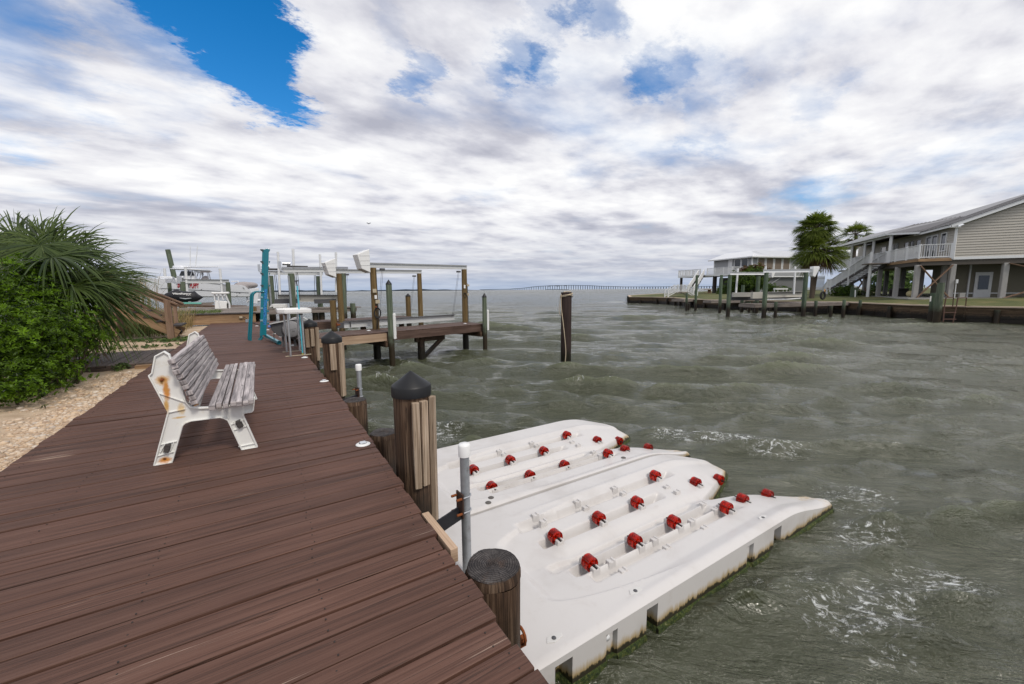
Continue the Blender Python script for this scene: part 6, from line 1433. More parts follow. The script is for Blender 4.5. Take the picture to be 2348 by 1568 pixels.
# dock 3 (nearest): long walkway in front of the palm
z3 = 1.0
g = lambda x, y, reg=R5, z=1.0: G(*reg(x, y), z)
a, b_ = g(1515, 1207), g(705, 1206, R6)
d3 = thing('far_dock', 'nearest grey far dock running in front of the palm on the right bank', 'dock', tuple((a + b_) / 2), 'plank docks of the right bank')
e = (b_ - a).normalized(); nn = V((-e.y, e.x, 0)); nn = nn if nn.dot(V((1, .4, 0))) > 0 else -nn
platform(d3, [a, b_, b_ + nn * 1.5, a + nn * 1.5], z3)
for (p, top, reg) in (((1748, 1370), 1178, R5), ((2210, 1357), 1170, R5), ((318, 1378), 1250, R6), ((447, 1380), 1185, R6), ((618, 1350), 1190, R6)): simple_pile(d3, 'support_pile', p, top, reg, .16)
d2 = thing('far_dock', 'middle grey far dock under the white lift beams', 'dock', tuple(g(1300, 1170)), 'plank docks of the right bank')
a, b_ = g(1010, 1165), g(1590, 1158); e = (b_ - a).normalized(); nn = V((-e.y, e.x, 0)); nn = nn if nn.x > 0 else -nn
platform(d2, [a, b_, b_ + nn * 1.4, a + nn * 1.4], 1.0)
for (p, top) in (((1105, 1320), 870), ((1447, 1303), 1180), ((1500, 1307), 1180)): simple_pile(d2, 'support_pile', p, top, R5, .18)
d1 = thing('far_dock', 'farthest grey dock in front of the white beach stairs', 'dock', tuple(g(850, 1155)), 'plank docks of the right bank')
a, b_ = g(690, 1152), g(1250, 1135); e = (b_ - a).normalized(); nn = V((-e.y, e.x, 0)); nn = nn if nn.x > 0 else -nn
platform(d1, [a, b_, b_ + nn * 1.6, a + nn * 1.6], 1.0)
for (p, top) in (((720, 1280), 1075), ((747, 1276), 1200), ((825, 1285), 872)): simple_pile(d1, 'support_pile', p, top, R5, .17)
# lifts
LA = thing('boat_lift', 'white beamed boat lift on green pilings in front of the palm tree', 'boat lift', tuple(G(*R5(1615, 1365), 0)), 'boat lifts of the right bank')
_, gA, zA = simple_pile(LA, 'piling', (1615, 1365), 842, R5, .22); _, gB, zB = simple_pile(LA, 'piling', (2070, 1362), 842, R5, .22)
zA = zB = (zA + zB) / 2
q = MB(); e = V((gB.x - gA.x, gB.y - gA.y, 0)).normalized(); ibeam(q, V((gA.x, gA.y, zA + .12)) - e * .25, V((gB.x, gB.y, zB + .12)) + e * .5, .22, .16); q.build('beam', M['whitepaint'], LA)
def fcover(t, p, e, k=1.0):
    q = MB(); n = V((-e.y, e.x, 0)); q.prism([(0, -.45), (.22, -.55), (.55, .25), (.50, .38), (0, .38)], p - n * .2, e * k, (0, 0, k), n * .4); q.build('motor_cover', M['white'], t, bevel=.03)
fcover(LA, V((gB.x, gB.y, zB + .1)) + e * .35, e, .85)
for (t0, t1, k) in ((1985, 772, 1095), (1642, 768, 815)):
    dpt = 34.5 if t0 > 1700 else 33.0; d0 = g(2070, 1362, R5, 0); dd = (gA.x + gB.x) / 2 * FW[0] + (gA.y + gB.y) / 2 * FW[1] + 1.2
    q = MB(); q.cyl(PF(*R5(t0 - (18 if t0 > 1700 else 0), k), dd), PF(*R5(t0, t1), dd), .07, .07, 8); q.build('guide_pole', M['whitepaint'], LA)
dd = (gA.x + gB.x) / 2 * FW[0] + (gA.y + gB.y) / 2 * FW[1] + 1.6
q = MB(); ibeam(q, PF(*R5(1650, 1100), dd), PF(*R5(2060, 1090), dd + .3), .42, .25); q.build('cradle_beam', M['alubeige'], LA)
q = MB(); q.bar(PF(*R5(1640, 1073), dd), PF(*R5(2060, 1068), dd + .3), .3, .05); q.bar(PF(*R5(1690, 1135), dd + .4), PF(*R5(2045, 1132), dd + .7), .3, .3); q.build('bunk', M['reeldark'], LA)
q = MB(); q.tube([PF(*R5(1655, 1155), dd), PF(*R5(1900, 1152), dd + .1), PF(*R5(2040, 1140), dd + .3)], .06, 6); q.build('rail', M['whitepaint'], LA)
LB = thing('boat_lift', 'lower white beamed boat lift left of the taller lift, with one white guide pole', 'boat lift', tuple(G(*R5(1200, 1355), 0)), 'boat lifts of the right bank')
_, gC, zC = simple_pile(LB, 'piling', (1200, 1355), 868, R5, .21)
gD = G(*R5(1530, 1312), 0); zD = AT(*R5(1530, 868), gD); q = MB(); q.cyl((gD.x, gD.y, -.8), (gD.x, gD.y, zC), .17, .155, 12, rings=4); q.build('piling', M['pilefar'], LB)
gE = G(*R5(1360, 1300), 0); q = MB(); q.cyl((gE.x, gE.y, -.8), (gE.x, gE.y, AT(*R5(1375, 985), gE)), .15, .14, 12); q.build('piling', M['pilefar'], LB)
e2 = (PF(*R5(1660, 855), 33.5) - V((gC.x, gC.y, zC + .1))); e2n = V((e2.x, e2.y, 0)).normalized()
q = MB(); a = V((gC.x, gC.y, zC + .10)); b_ = PF(*R5(1690, 852), a.x * FW[0] + a.y * FW[1] + .8); b_.z = a.z; ibeam(q, a, b_, .2, .15); q.build('beam', M['whitepaint'], LB)
fcover(LB, b_, (b_ - a).normalized(), .65)
q = MB(); q.cyl(PF(*R5(1297, 1080), 32.5), PF(*R5(1320, 795), 32.5), .075, .075, 8); q.build('guide_pole', M['whitepaint'], LB)
q = MB(); q.bar(PF(*R5(1262, 1098), 33.5), PF(*R5(1480, 1096), 33.5), .3, .36); q.bar(PF(*R5(1480, 1105), 32.6), PF(*R5(1620, 1103), 32.6), .3, .5); q.build('cradle_beam', M['alubeige'], LB)
q = MB(); q.bar(PF(*R5(1250, 1138), 34), PF(*R5(1620, 1140), 34), .4, .35); q.bar(PF(*R5(1240, 1118), 34), PF(*R5(1300, 1118), 34), .2, .5); q.build('bunk', M['reeldark'], LB)
# free pilings by the ladder
for (p, top, mat, lab, wc) in (((1430, 1420), 1007, 'pilegreen', 'tall green piling right of the shorter one, before the tan house', False), ((1367, 1412), 1115, 'pilefar', 'shorter dark piling with a white marker strip', True)):
    t = thing('mooring_pile', lab, 'piling', tuple(G(*R6(*p), 0))); _, gg, zz_ = simple_pile(t, 'post', p, top, R6, .27 if not wc else .23, mat)
    if wc: q = MB(); n_ = V((-gg.x, -gg.y, 0)).normalized(); s_ = V((-.85, .53, 0)); q.obox(V((gg.x, gg.y, AT(*R6(1355, 1175), gg))) + s_ * .17 + n_ * .2, V((0, 0, .17)), s_ * .05, n_ * .02); q.build('marker', M['white'], t)
lg = G(*R6(1620, 1430), 0); ldd = lg.x * FW[0] + lg.y * FW[1]
q = MB(); L6 = lambda x, y, k=0: PF(*R6(x, y), ldd + k)
for pts in (((1600, 1440), (1640, 1250), (1655, 1165)), ((1500, 1420), (1515, 1250), (1530, 1165))): q.tube([L6(*p) for p in pts], .03, 6)
for pts in (((1655, 1168, 0), (1745, 1163, 1.2), (1735, 1262, 1.2)), ((1530, 1165, 0), (1610, 1162, 1.2), (1600, 1255, 1.2))): q.tube([L6(*p) for p in pts], .03, 6)
for y_ in (1320, 1390, 1262): q.tube([L6(1505, y_), L6(1635, y_)], .028, 6)
tag(q.build('dock_ladder', M['rustiron'], None, tuple(lg)), 'rusty metal ladder over the bulkhead before the tan house', 'ladder')

# ------------------------------------------------------------------ houses
class HF:
    def __init__(s, o, h1, h2): s.o = V((o[0], o[1], 0)); s.e = V((math.sin(rad(h1)), math.cos(rad(h1)), 0)); s.n = V((math.sin(rad(h2)), math.cos(rad(h2)), 0))
    def __call__(s, a, b_, z): return s.o + s.e * a + s.n * b_ + V((0, 0, z))
def siding(mb, A_, B_, z0, z1, out, step=.19, lap=.045):
    A_, B_, out = V(A_), V(B_), V(out); n = max(1, round((z1 - z0) / step)); st_ = (z1 - z0) / n; U = lambda p, z, o=0: V((p.x, p.y, z)) + out * o
    for i in range(n):
        za, zb = z0 + i * st_, z0 + (i + 1) * st_; r_ = random.random()
        mb.quad(U(A_, za, lap), U(B_, za, lap), U(B_, zb), U(A_, zb), rnd=r_); mb.quad(U(A_, za), U(B_, za), U(B_, za, lap), U(A_, za, lap), rnd=r_)
def railing(t, P_, z0=.08, z1=1.02, step=.13, post=1.8, mat='whitepaint', w=.03):
    q = MB(); P_ = [V(p) for p in P_]
    for a, b_ in zip(P_, P_[1:]):
        L = (b_ - a).length; up = V((0, 0, 1)); q.bar(a + up * z1, b_ + up * z1, .10, .05); q.bar(a + up * z0, b_ + up * z0, .05, .07); k = int(L / step)
        for i in range(1, k): p = a.lerp(b_, i / k); q.bar(p + up * z0, p + up * z1, w, w)
        m_ = max(1, round(L / post))
        for i in range(0 if a is P_[0] else 1, m_ + 1): p = a.lerp(b_, i / m_); sz = random.uniform(.106, .114); q.bar(p - up * .1, p + up * (z1 + random.uniform(.05, .07)), sz, sz)
    return q.build('railing', M[mat], t)
def stairs(t, top, bot, width_v, n, mat='tread', rail=True, posts=()):
    top, bot, w = V(top), V(bot), V(width_v); q = MB()
    for i in range(n):
        p = top.lerp(bot, (i + .5) / n); q.obox(p + w * .5, w * .5, (bot - top).normalized().cross(V((0, 0, 1))).cross(V((0, 0, 1))).normalized() * .14 if True else 0, V((0, 0, .025)))
    for o in (0, 1): q.bar(top + w * o + V((0, 0, -.12)), bot + w * o + V((0, 0, -.12)), .05, .26)
    q.build('steps', M[mat], t)
    if rail:
        for o in (0, 1):
            railing(t, [top + w * o, bot + w * o], .12, 1.0, .16, 2.2)
def windowp(t, F, a0, a1, b_, z0, z1, out, frame='whitepaint', glass='window', fw=.09):
    """window on a wall: corners given in house coordinates"""
    A_, B_ = F(*a0, 0), F(*a1, 0); out = V(out); d = (B_ - A_).normalized(); q = MB()
    U = lambda p, z, o: V((p.x, p.y, z)) + out * o
    for za, zb in ((z0, z0 + fw), (z1 - fw, z1)): q.bar(U(A_, (za + zb) / 2, .05), U(B_, (za + zb) / 2, .05), .10, fw)
    for p in (A_ + d * fw / 2, B_ - d * fw / 2): q.bar(U(p, z0 + fw, .05), U(p, z1 - fw, .05), .10, fw, up=d)
    o = q.build('window', M[frame], t); q = MB(); q.quad(U(A_ + d * fw, z0 + fw, .06), U(B_ - d * fw, z0 + fw, .06), U(B_ - d * fw, z1 - fw, .06), U(A_ + d * fw, z1 - fw, .06)); q.build('pane', M[glass], o); return o

# --- tan house on concrete columns (u runs away along the porch, v towards the right of the picture)
K = 1.0
H2 = HF((45.0, 10.7), 57, 147); e_, n_ = H2.e, H2.n; gz = 1.31
h2 = thing('raised_house', 'tan lap sided house with grey metal roof raised on concrete columns', 'house', tuple(H2(0, 2, gz)))
FL, EV = 4.44, 6.86
q = MB(); siding(q, H2(0, 2.03, 0), H2(0, 14, 0), FL, EV - .1, -e_, .2)
# gable triangle above
for i in range(11):
    z0, z1 = EV - .1 + i * .2, EV - .1 + (i + 1) * .2; v0 = 2.03 + max(0, (z0 - EV + .06)) / .405; q.quad(H2(0, v0, z0) - e_ * .045, H2(0, 14, z0) - e_ * .045, H2(0, 14, z1), H2(0, min(14, v0 + 2 * .1 / .405), z1)); q.quad(H2(0, v0, z0), H2(0, 14, z0), H2(0, 14, z0) - e_ * .045, H2(0, v0, z0) - e_ * .045)
siding(q, H2(22, 2.03, 0), H2(0, 2.03, 0), FL, EV + .3, -n_, .2); q.build('wall', M['sidetan'], h2)
q = MB()
q.bar(H2(-.05, 2.0, FL - .1), H2(-.05, 2.0, EV), .14, .14); q.bar(H2(-.04, 1.98, FL - .06), H2(-.04, 14, FL - .06), .06, .2)
q.bar(H2(-.40, 1.55, EV - .04), H2(-.40, 9.0, EV + 2.98), .05, .24); q.bar(H2(-.42, 1.5, EV - .05), H2(5.6, 1.5, EV - .05), .05, .18); q.bar(H2(-.2, 1.55, EV - .14), H2(-.2, 2.1, EV - .14), .4, .05); q.build('trim', M['whitepaint'], h2)
q = MB()
R_ = lambda u, v, z: H2(u, v, z)
slope = .405
def roofq(*ps): q.add([V(p) for p in ps], [tuple(range(len(ps)))]); q.add([V(p) - V((0, 0, .07)) for p in ps], [tuple(range(len(ps)))[::-1]])
zr = lambda v: EV + .10 + (v - 1.5) * slope
roofq(R_(-.45, 1.45, zr(1.45)), R_(20, 1.45, zr(1.45)), R_(20, 8.8, zr(8.8)), R_(-.45, 8.8, zr(8.8)))
roofq(R_(20, 8.8, zr(8.8)), R_(20, 16, zr(1.45)), R_(-.45, 16, zr(1.45)), R_(-.45, 8.8, zr(8.8)))
zp = 7.12; T0, T1 = (8.9, 2.35, 8.08), (8.9, 4.3, 8.16)
E0, E1 = (5.6, -.45, zp - .05), (4.4, 1.45, zr(1.45) + .02)
roofq(R_(*E0), R_(*E1), R_(4.6, 4.3, zr(4.3) + .03), R_(*T0)); roofq(R_(*E0), R_(*T0), R_(20.5, 2.6, 8.5), R_(20.5, -.45, zp + .25)); roofq(R_(*T0), R_(4.6, 4.3, zr(4.3) + .03), R_(20.5, 4.6, 8.8), R_(20.5, 2.6, 8.5))
for i in range(28):   # standing seams
    u = -.3 + i * .72
    if u < 4.3: q.bar(R_(u, 1.46, zr(1.46) + .008), R_(u, 8.7, zr(8.7) + .008), .03, .03)
for i in range(1, 13):
    f = i / 13; a = V(R_(*E0)).lerp(R_(*E1), f); b2 = V(R_(*T0)).lerp(R_(4.6, 4.3, zr(4.3) + .03), f); q.bar(a + V((0, 0, .02)), b2 + V((0, 0, .02)), .03, .05)
q.build('roof', M['roofgrey'], h2)
q = MB(); q.bar(R_(5.55, -.48, zp - .12), R_(20.5, -.48, zp + .17), .05, .2); q.bar(R_(5.55, -.48, zp - .12), R_(4.4, 1.45, zr(1.45) - .06), .05, .16); q.bar(R_(5.8, -.1, zp - .25), R_(20, -.1, zp - .0), .12, .22); q.build('fascia', M['whitepaint'], h2)
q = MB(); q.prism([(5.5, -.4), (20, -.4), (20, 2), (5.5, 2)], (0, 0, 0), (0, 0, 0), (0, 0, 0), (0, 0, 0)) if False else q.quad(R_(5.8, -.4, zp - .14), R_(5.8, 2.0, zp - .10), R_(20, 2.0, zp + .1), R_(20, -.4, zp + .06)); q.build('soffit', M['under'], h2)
for u in (5.75, 9.95, 12.4, 16.6):
    q = MB(); q.bar(H2(u, 0, FL), H2(u, 0, zp + .02 * (u - 5)), .2, .2); q.build('porch_post', M['whitepaint'], h2)
wl_ = lambda u0, u1, z0, z1, **k: windowp(h2, H2, (u0, 2.03), (u1, 2.03), 0, z0, z1, -n_, **k)
wl_(1.15, 2.0, FL + .6, FL + 2.1); wl_(2.5, 3.5, FL + .05, FL + 2.1, frame='doorpaint', fw=.13); wl_(3.5, 4.5, FL + .05, FL + 2.1, frame='doorpaint', fw=.13)
for u in (5.3, 6.5, 7.7): wl_(u, u + 1.05, FL + .65, FL + 2.05, frame='sidetan')
wl_(10.2, 11.2, FL + .05, FL + 2.1, frame='doorpaint', fw=.12); wl_(11.2, 12.2, FL + .05, FL + 2.1, frame='doorpaint', fw=.12); wl_(13.0, 14.5, FL + .6, FL + 2.1)
q = MB(); q.prism([(0, 0), (21, 0), (21, 14), (0, 14)], H2(0, 0, FL - .30), e_, n_, (0, 0, .16))
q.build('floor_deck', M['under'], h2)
q = MB(); q.bar(H2(-.02, -.02, FL - .13), H2(12.5, -.02, FL - .13), .07, .22); q.bar(H2(-.02, -.02, FL - .13), H2(-.02, 1.95, FL - .13), .07, .22); q.build('rim_board', M['tan'], h2)
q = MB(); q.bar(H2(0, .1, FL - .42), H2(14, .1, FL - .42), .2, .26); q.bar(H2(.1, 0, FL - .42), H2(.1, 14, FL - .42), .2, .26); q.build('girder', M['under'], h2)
railing(h2, [H2(.02, 1.9, FL), H2(.02, .02, FL), H2(11.0, .02, FL)], .1, 1.06, .14, 2.0)
railing(h2, [H2(13.2, .02, FL), H2(20, .02, FL), H2(20, -3, FL)], .1, 1.06, .14, 2.2)
for (u, v) in [(0, 0), (0, 2.07), (0, 4.98), (0, 9), (3.7, 0), (7.6, 0), (11.5, 0), (15.6, 0), (2.0, 2.4), (5.8, 2.4), (9.6, 2.4), (13.6, 2.4), (5.8, 6), (10, 6), (20, 0)]:
    q = MB(); rc = .17; q.cyl(H2(u + .1, v + .05, gz - .1), H2(u + .1, v + .05, FL - .5), rc, rc, 14) if False else q.bar(H2(u + .1, v + .05, gz - .15), H2(u + .1, v + .05, FL - .5), .32, .32, up=e_); q.build('column', M['concrete'], h2, bevel=.03)
for (A_, B_) in ((H2(-.16, .1, FL - .55), H2(-.16, 2.0, gz + .05)), (H2(-.20, .1, gz + .05), H2(-.20, 2.0, FL - .55)), (H2(-.16, 5.1, FL - .55), H2(-.16, 8.8, gz + 1.4)), (H2(-.2, 5.0, gz), H2(-.2, 8.8, gz + 1.6)), (H2(9.9, .0, FL - .5), H2(14.8, 0, gz)), (H2(14.8, .05, FL - .5), H2(9.9, .05, gz))):
    q = MB(); q.bar(A_, B_, .06, .2, up=e_); q.build('cross_brace', M['brown'], h2)
q = MB(); q.prism([(-.4, -.5), (21, -.5), (21, 14), (-.4, 14)], H2(0, 0, gz - .10), e_, n_, (0, 0, .12)); q.build('slab', M['slab'], h2)
q = MB(); q.box(H2(4, 8, (gz + FL) / 2), (.1, .1, .1)); q = MB()
q.bar(H2(3.4, 2.3, gz), H2(3.4, 14, gz), .01, .01); q = MB()
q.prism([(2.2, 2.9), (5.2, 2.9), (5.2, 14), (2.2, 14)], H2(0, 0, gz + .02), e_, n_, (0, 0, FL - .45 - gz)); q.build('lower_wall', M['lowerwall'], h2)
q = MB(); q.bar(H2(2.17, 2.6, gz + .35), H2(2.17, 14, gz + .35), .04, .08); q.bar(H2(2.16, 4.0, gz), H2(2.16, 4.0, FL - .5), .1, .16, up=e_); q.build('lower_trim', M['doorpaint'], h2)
q = MB(); q.bar(H2(2.15, 4.35, gz + 1.02), H2(2.15, 5.35, gz + 1.02), .07, 2.0); od = q.build('door', M['doorpaint'], h2, bevel=.01)
q = MB(); q.bar(H2(2.10, 4.55, gz + 1.2), H2(2.10, 5.15, gz + 1.2), .03, 1.1); q.build('pane', M['window'], od); q = MB(); q.ball(H2(2.08, 4.43, gz + .95), .04, 8, 6); q.build('handle', M['steel'], od)
# stairs down to the yard
tp_ = H2(11.1, 0, FL); 
def pl(px, py, F, v):    # sight line meets the vertical plane v = const of a house
    d = ray(px, py); o = np.array(F.o)[:2] + np.array(F.n)[:2] * v; nn = np.array(F.n)[:2]; t = (o @ nn) / (d[:2] @ nn); p = d * t; return V((p[0], p[1], p[2] + CZ))
b1_ = pl(*R6(320, 1085), H2, -1.25); b1_.z = 2.15
mid = V((b1_.x, b1_.y, b1_.z)); tpv = pl(*R6(745, 790), H2, -1.25); tpv.z = FL
q = MB(); q.box((tpv + H2(0, 1.25, 0) - H2.o) if False else tpv + n_ * .62 + e_ * .3 + V((0, 0, -.06)), (1.9, 1.9, .1), rz=math.atan2(e_.y, e_.x)); q.build('landing', M['dockfar'], h2)
stairs(h2, tpv, mid, n_ * -1.2 if False else n_ * 1.15, 13)
q = MB()
for f in (0, .48): p = tpv.lerp(mid, f); q.bar(V((p.x, p.y, gz - .2)), p + V((0, 0, 1.05)), .2, .2)
for o in (0, 1): p = mid + n_ * 1.15 * o; q.bar(V((p.x, p.y, gz - .2)), p + V((0, 0, 1.1)), .2, .2); p = p + e_ * 1.5; q.bar(V((p.x, p.y, gz - .2)), p + V((0, 0, 1.1)), .2, .2)
q.build('stair_post', M['whitepaint'], h2)
q = MB(); q.box(mid + e_ * .75 + n_ * .57 + V((0, 0, -.05)), (1.5, 1.3, .1), rz=math.atan2(e_.y, e_.x)); q.build('landing', M['dockfar'], h2)
railing(h2, [mid, mid + e_ * 1.5], .1, 1.0, .15, 1.5); stairs(h2, mid + e_ * 1.5, mid + e_ * 3.4 + V((0, 0, -.85)), n_ * 1.15, 5)

# things under and around the tan house
q = MB(); c = H2(6.5, 1.2, gz + .75); q.box(c, (1.9, .8, .06), rz=.6); q.box(c + V((.2, -.8, -.3)), (1.9, .3, .05), rz=.6); q.box(c + V((-.2, .8, -.3)), (1.9, .3, .05), rz=.6); q.box(c + V((0, 0, -.4)), (.12, 1.4, .7), rz=.6); tag(q.build('picnic_table', M['tread'], None, tuple(c)), 'dark picnic table under the tan house between the columns', 'table')
q = MB(); q.lathe([(0, -.35), (.22, -.33), (.27, -.2), (.27, .2), (.22, .33), (0, .35)], H2(3.6, 1.0, gz + .3), 18, ax=(1, .3, 0)); tag(q.build('tank', plain('cream tank', (.45, .38, .20, 1), .5), None, tuple(H2(3.6, 1.0, gz))), 'cream rounded tank lying on the slab under the tan house', 'tank')
q = MB(); q.box(H2(-.1, 2.75, gz + .2), (.3, .3, .4), rz=.5); tag(q.build('utility_box', M['slab'], None, tuple(H2(-.1, 2.75, gz))), 'small grey utility box on the slab beside the large corner column', 'box')
q = MB(); q.cyl(H2(-.12, 2.35, gz), H2(-.12, 2.33, gz + 1.3), .03, .03, 8); q.box(H2(-.12, 2.36, gz + 1.3), (.16, .12, .3), rz=.5); tag(q.build('shower_pole', M['whitepaint'], None, tuple(H2(-.12, 2.35, gz))), 'thin white pole with a small box beside the corner column', 'pole')
tcx = PF(*R6(240, 1140), 36.5); ch_ = V((.85, -.53, 0)); q = MB(); q.tube([tcx + ch_ * (.19 * math.cos(a / 16 * 6.283)) + V((0, 0, .32 * math.sin(a / 16 * 6.283))) for a in range(16)], .085, 8, True); tag(q.build('tyre_fender', M['tyre'], None, tuple(tcx)), 'black tyre hanging near the white stairs on the right bank', 'tyre')
q = MB(); a = PF(*R6(262, 1115), 36.5); q.bar(a, PF(*R6(258, 1072), 36.5), .09, .03); tag(q.build('orange_strap', M['orange'], None, tuple(a)), 'short orange strap holding up the black tyre', 'strap')
gp_ = PF(*R6(555, 1195), 39.0); q = MB(); q.cyl((gp_.x, gp_.y, .2), (gp_.x, gp_.y, PF(*R6(557, 1045), 39.0).z), .3, .27, 12, wob=.03); tag(q.build('post', M['pilefar'], None, (gp_.x, gp_.y, .9)), 'thick green post on the lawn edge left of the columns', 'post')
wp_ = PF(*R6(577, 1190), 38.5); q = MB(); q.cyl((wp_.x, wp_.y, .9), PF(*R6(580, 1085), 38.5), .05, .05, 8); q.ball(PF(*R6(582, 1050), 38.5), .12, 8, 6); tag(q.build('water_spigot', M['whitepaint'], None, (wp_.x, wp_.y, .95)), 'thin white standpipe beside the thick green post', 'spigot')

# --- grey house with white roof
H1 = HF((71.0, 37.3), 18, 108); e1, n1 = H1.e, H1.n; gz1 = 1.5; F1z, E1z = 4.62, 7.42
h1 = thing('raised_house', 'blue grey house with white metal roof and white deck near the bay', 'house', tuple(H1(3, 3, gz1)))
q = MB(); siding(q, H1(8.7, 0, 0), H1(0, 0, 0), F1z, E1z, -n1, .2); siding(q, H1(0, 0, 0), H1(0, 12, 0), 4.12, E1z, -e1, .2); q.build('wall', M['sidegrey'], h1)
q = MB(); o_ = .75
def rq(*ps): q.add([V(p) for p in ps], [tuple(range(len(ps)))]); q.add([V(p) - V((0, 0, .1)) for p in ps], [tuple(range(len(ps)))[::-1]])
zE = E1z + .05; rdg = 8.75
rq(H1(-o_, -o_, zE), H1(9.6, -o_, zE), H1(9.0, 2.6, rdg), H1(2.7, 2.6, rdg)); rq(H1(-o_, 13, zE), H1(-o_, -o_, zE), H1(2.7, 2.6, rdg), H1(2.7, 10.5, rdg)); rq(H1(2.7, 2.6, rdg), H1(9, 2.6, rdg), H1(9, 10.5, rdg), H1(2.7, 10.5, rdg)); rq(H1(9.6, -o_, zE), H1(9.6, 13, zE), H1(9, 10.5, rdg), H1(9, 2.6, rdg))
for i in range(30): q.bar(H1(-o_, -o_ + i * .46, zE + .03), H1(2.7, max(2.6, min(10.5, -o_ + i * .46)), rdg + .03), .03, .05)
q.build('roof', M['roofwhite'], h1)
q = MB(); q.bar(H1(-o_, -o_, zE - .1), H1(9.6, -o_, zE - .1), .08, .2); q.bar(H1(-o_, -o_, zE - .1), H1(-o_, 13, zE - .1), .08, .2); q.bar(H1(-.05, -.05, F1z), H1(-.05, -.05, E1z), .2, .2); q.bar(H1(8.7, -.05, F1z), H1(8.7, -.05, E1z), .16, .16)
q.bar(H1(-.05, 0, 4.12), H1(-.05, 12, 4.12), .06, .16); q.build('trim', M['whitepaint'], h1)
q = MB(); q.quad(H1(-o_, -o_, zE - .13), H1(-o_, 13, zE - .13), H1(.1, 13, zE - .13), H1(.1, -o_, zE - .13)); q.quad(H1(0, -o_, zE - .13), H1(0, .1, zE - .13), H1(9.6, .1, zE - .13), H1(9.6, -o_, zE - .13)); q.build('soffit', M['doorpaint'], h1)
for a0, a1 in ((.75, 2.2), (2.35, 3.8)): windowp(h1, H1, (a1, 0), (a0, 0), 0, F1z + .5, E1z - .15, -n1)
windowp(h1, H1, (5.2, 0), (4.3, 0), 0, F1z + .02, E1z - .15, -n1, glass='roofwhite', fw=.2)
for i in range(4): windowp(h1, H1, (0, 1.0 + i * 1.75), (0, 2.62 + i * 1.75), 0, 5.0, E1z - .12, -e1, glass='blind', fw=.13)
q = MB(); q.prism([(-.4, -4.2), (13.5, -4.2), (13.5, 0), (-.4, 0)], H1(0, 0, F1z - .30), e1, n1, (0, 0, .3)); q.build('deck', M['dockfar'], h1)
q = MB(); q.bar(H1(-.4, -4.25, F1z - .15), H1(13.5, -4.25, F1z - .15), .1, .32); q.bar(H1(-.45, -4.2, F1z - .15), H1(-.45, 0, F1z - .15), .1, .32); q.build('deck_rim', M['whitepaint'], h1)
railing(h1, [H1(-.35, -.1, F1z), H1(-.35, -4.2, F1z), H1(5.5, -4.2, F1z)], .1, 1.1, .2, 2.2, w=.05); railing(h1, [H1(7.2, -4.2, F1z), H1(13.5, -4.2, F1z), H1(13.5, 0, F1z)], .1, 1.1, .2, 2.2, w=.05)
for u, v in ((.2, -3.9), (4, -3.9), (8.5, -3.9), (13, -3.9), (.2, .2), (4, .2), (8.5, .2), (13, -1)):
    q = MB(); q.bar(H1(u, v, gz1 - .2), H1(u, v, F1z - .2), .35, .35, up=e1); q.build('column', M['tread'], h1)
q = MB(); q.prism([(.4, .6), (8, .6), (8, 12), (.4, 12)], H1(0, 0, gz1 - .1), e1, n1, (0, 0, 2.7)); q.build('skirting', M['undergrey'], h1)
q = MB(); q.bar(H1(.3, 2.2, 4.0), H1(.3, 6.4, gz1), .08, .22, up=e1); q.bar(H1(.27, 6.4, 4.0), H1(.27, 2.2, gz1), .08, .22, up=e1); q.bar(H1(.3, 2, gz1), H1(.3, 2, 4.05), .2, .2, up=e1); q.build('cross_brace', M['sidegrey'], h1)
ft = H1(6.3, -4.2, F1z); fb = PF(*R5(800, 1105), 62); fb.z = gz1
stairs(h1, ft, fb, e1 * 1.4, 15)
# beach steps at the bulkhead end
bs = thing('beach_steps', 'small white railed steps on the bulkhead at the bay end', 'steps', tuple(PF(*R5(660, 1110), 58)))
p0 = PF(*R5(660, 1060), 59); p0.z = 1.75
q = MB(); q.box(p0 + V((0, 0, -.05)), (1.6, 1.4, .12), rz=-.56); 
for i in range(4):
    q.box(p0 + V((-.85 * (.5 + i * .32), .53 * (.5 + i * .32), -.05 - .18 * (i + 1))), (.34, 1.3, .06), rz=-.56); q.box(p0 + V((.85 * (.5 + i * .32), -.53 * (.5 + i * .32), -.05 - .18 * (i + 1))), (.34, 1.3, .06), rz=-.56)
q.build('steps', M['dockfar'], bs)
x_ = V((.85, -.53, 0)); y_ = V((.53, .85, 0))
for o in (-.65, .65): railing(bs, [p0 - x_ * 2.1 + y_ * o + V((0, 0, -.75)), p0 - x_ * .75 + y_ * o, p0 + x_ * .75 + y_ * o, p0 + x_ * 2.1 + y_ * o + V((0, 0, -.75))], .1, 1.0, .16, 1.5)
# a third white roofed house behind the palms
H3 = HF(tuple(PF(*R6(690, 720), 95).xy), 20, 110); h3 = thing('raised_house', 'distant pale house with large white metal roof behind the palms', 'house', tuple(H3(0, 0, 1.5)))
cA = lambda x, y, d=95: PF(*R6(x, y), d)
q = MB(); q.add([cA(150, 715, 96), cA(720, 735, 92), cA(700, 548, 104), cA(330, 548, 106)], [(0, 1, 2, 3)]); q.add([cA(150, 715, 96) + V((0, 0, -.2)), cA(720, 735, 92) + V((0, 0, -.2)), cA(900, 735, 112), cA(150, 715, 120)], [(3, 2, 1, 0)]); q.add([cA(720, 735, 92), cA(900, 735, 112), cA(700, 548, 104)], [(0, 1, 2)]); q.build('roof', M['roofwhite'], h3)
q = MB(); a, b_ = cA(180, 730, 98), cA(700, 745, 96); siding(q, V((a.x, a.y, 0)), V((b_.x, b_.y, 0)), cA(500, 800, 96).z, a.z, -V((FW[0], FW[1], 0)), .25); q.build('wall', M['roofwhite'], h3)
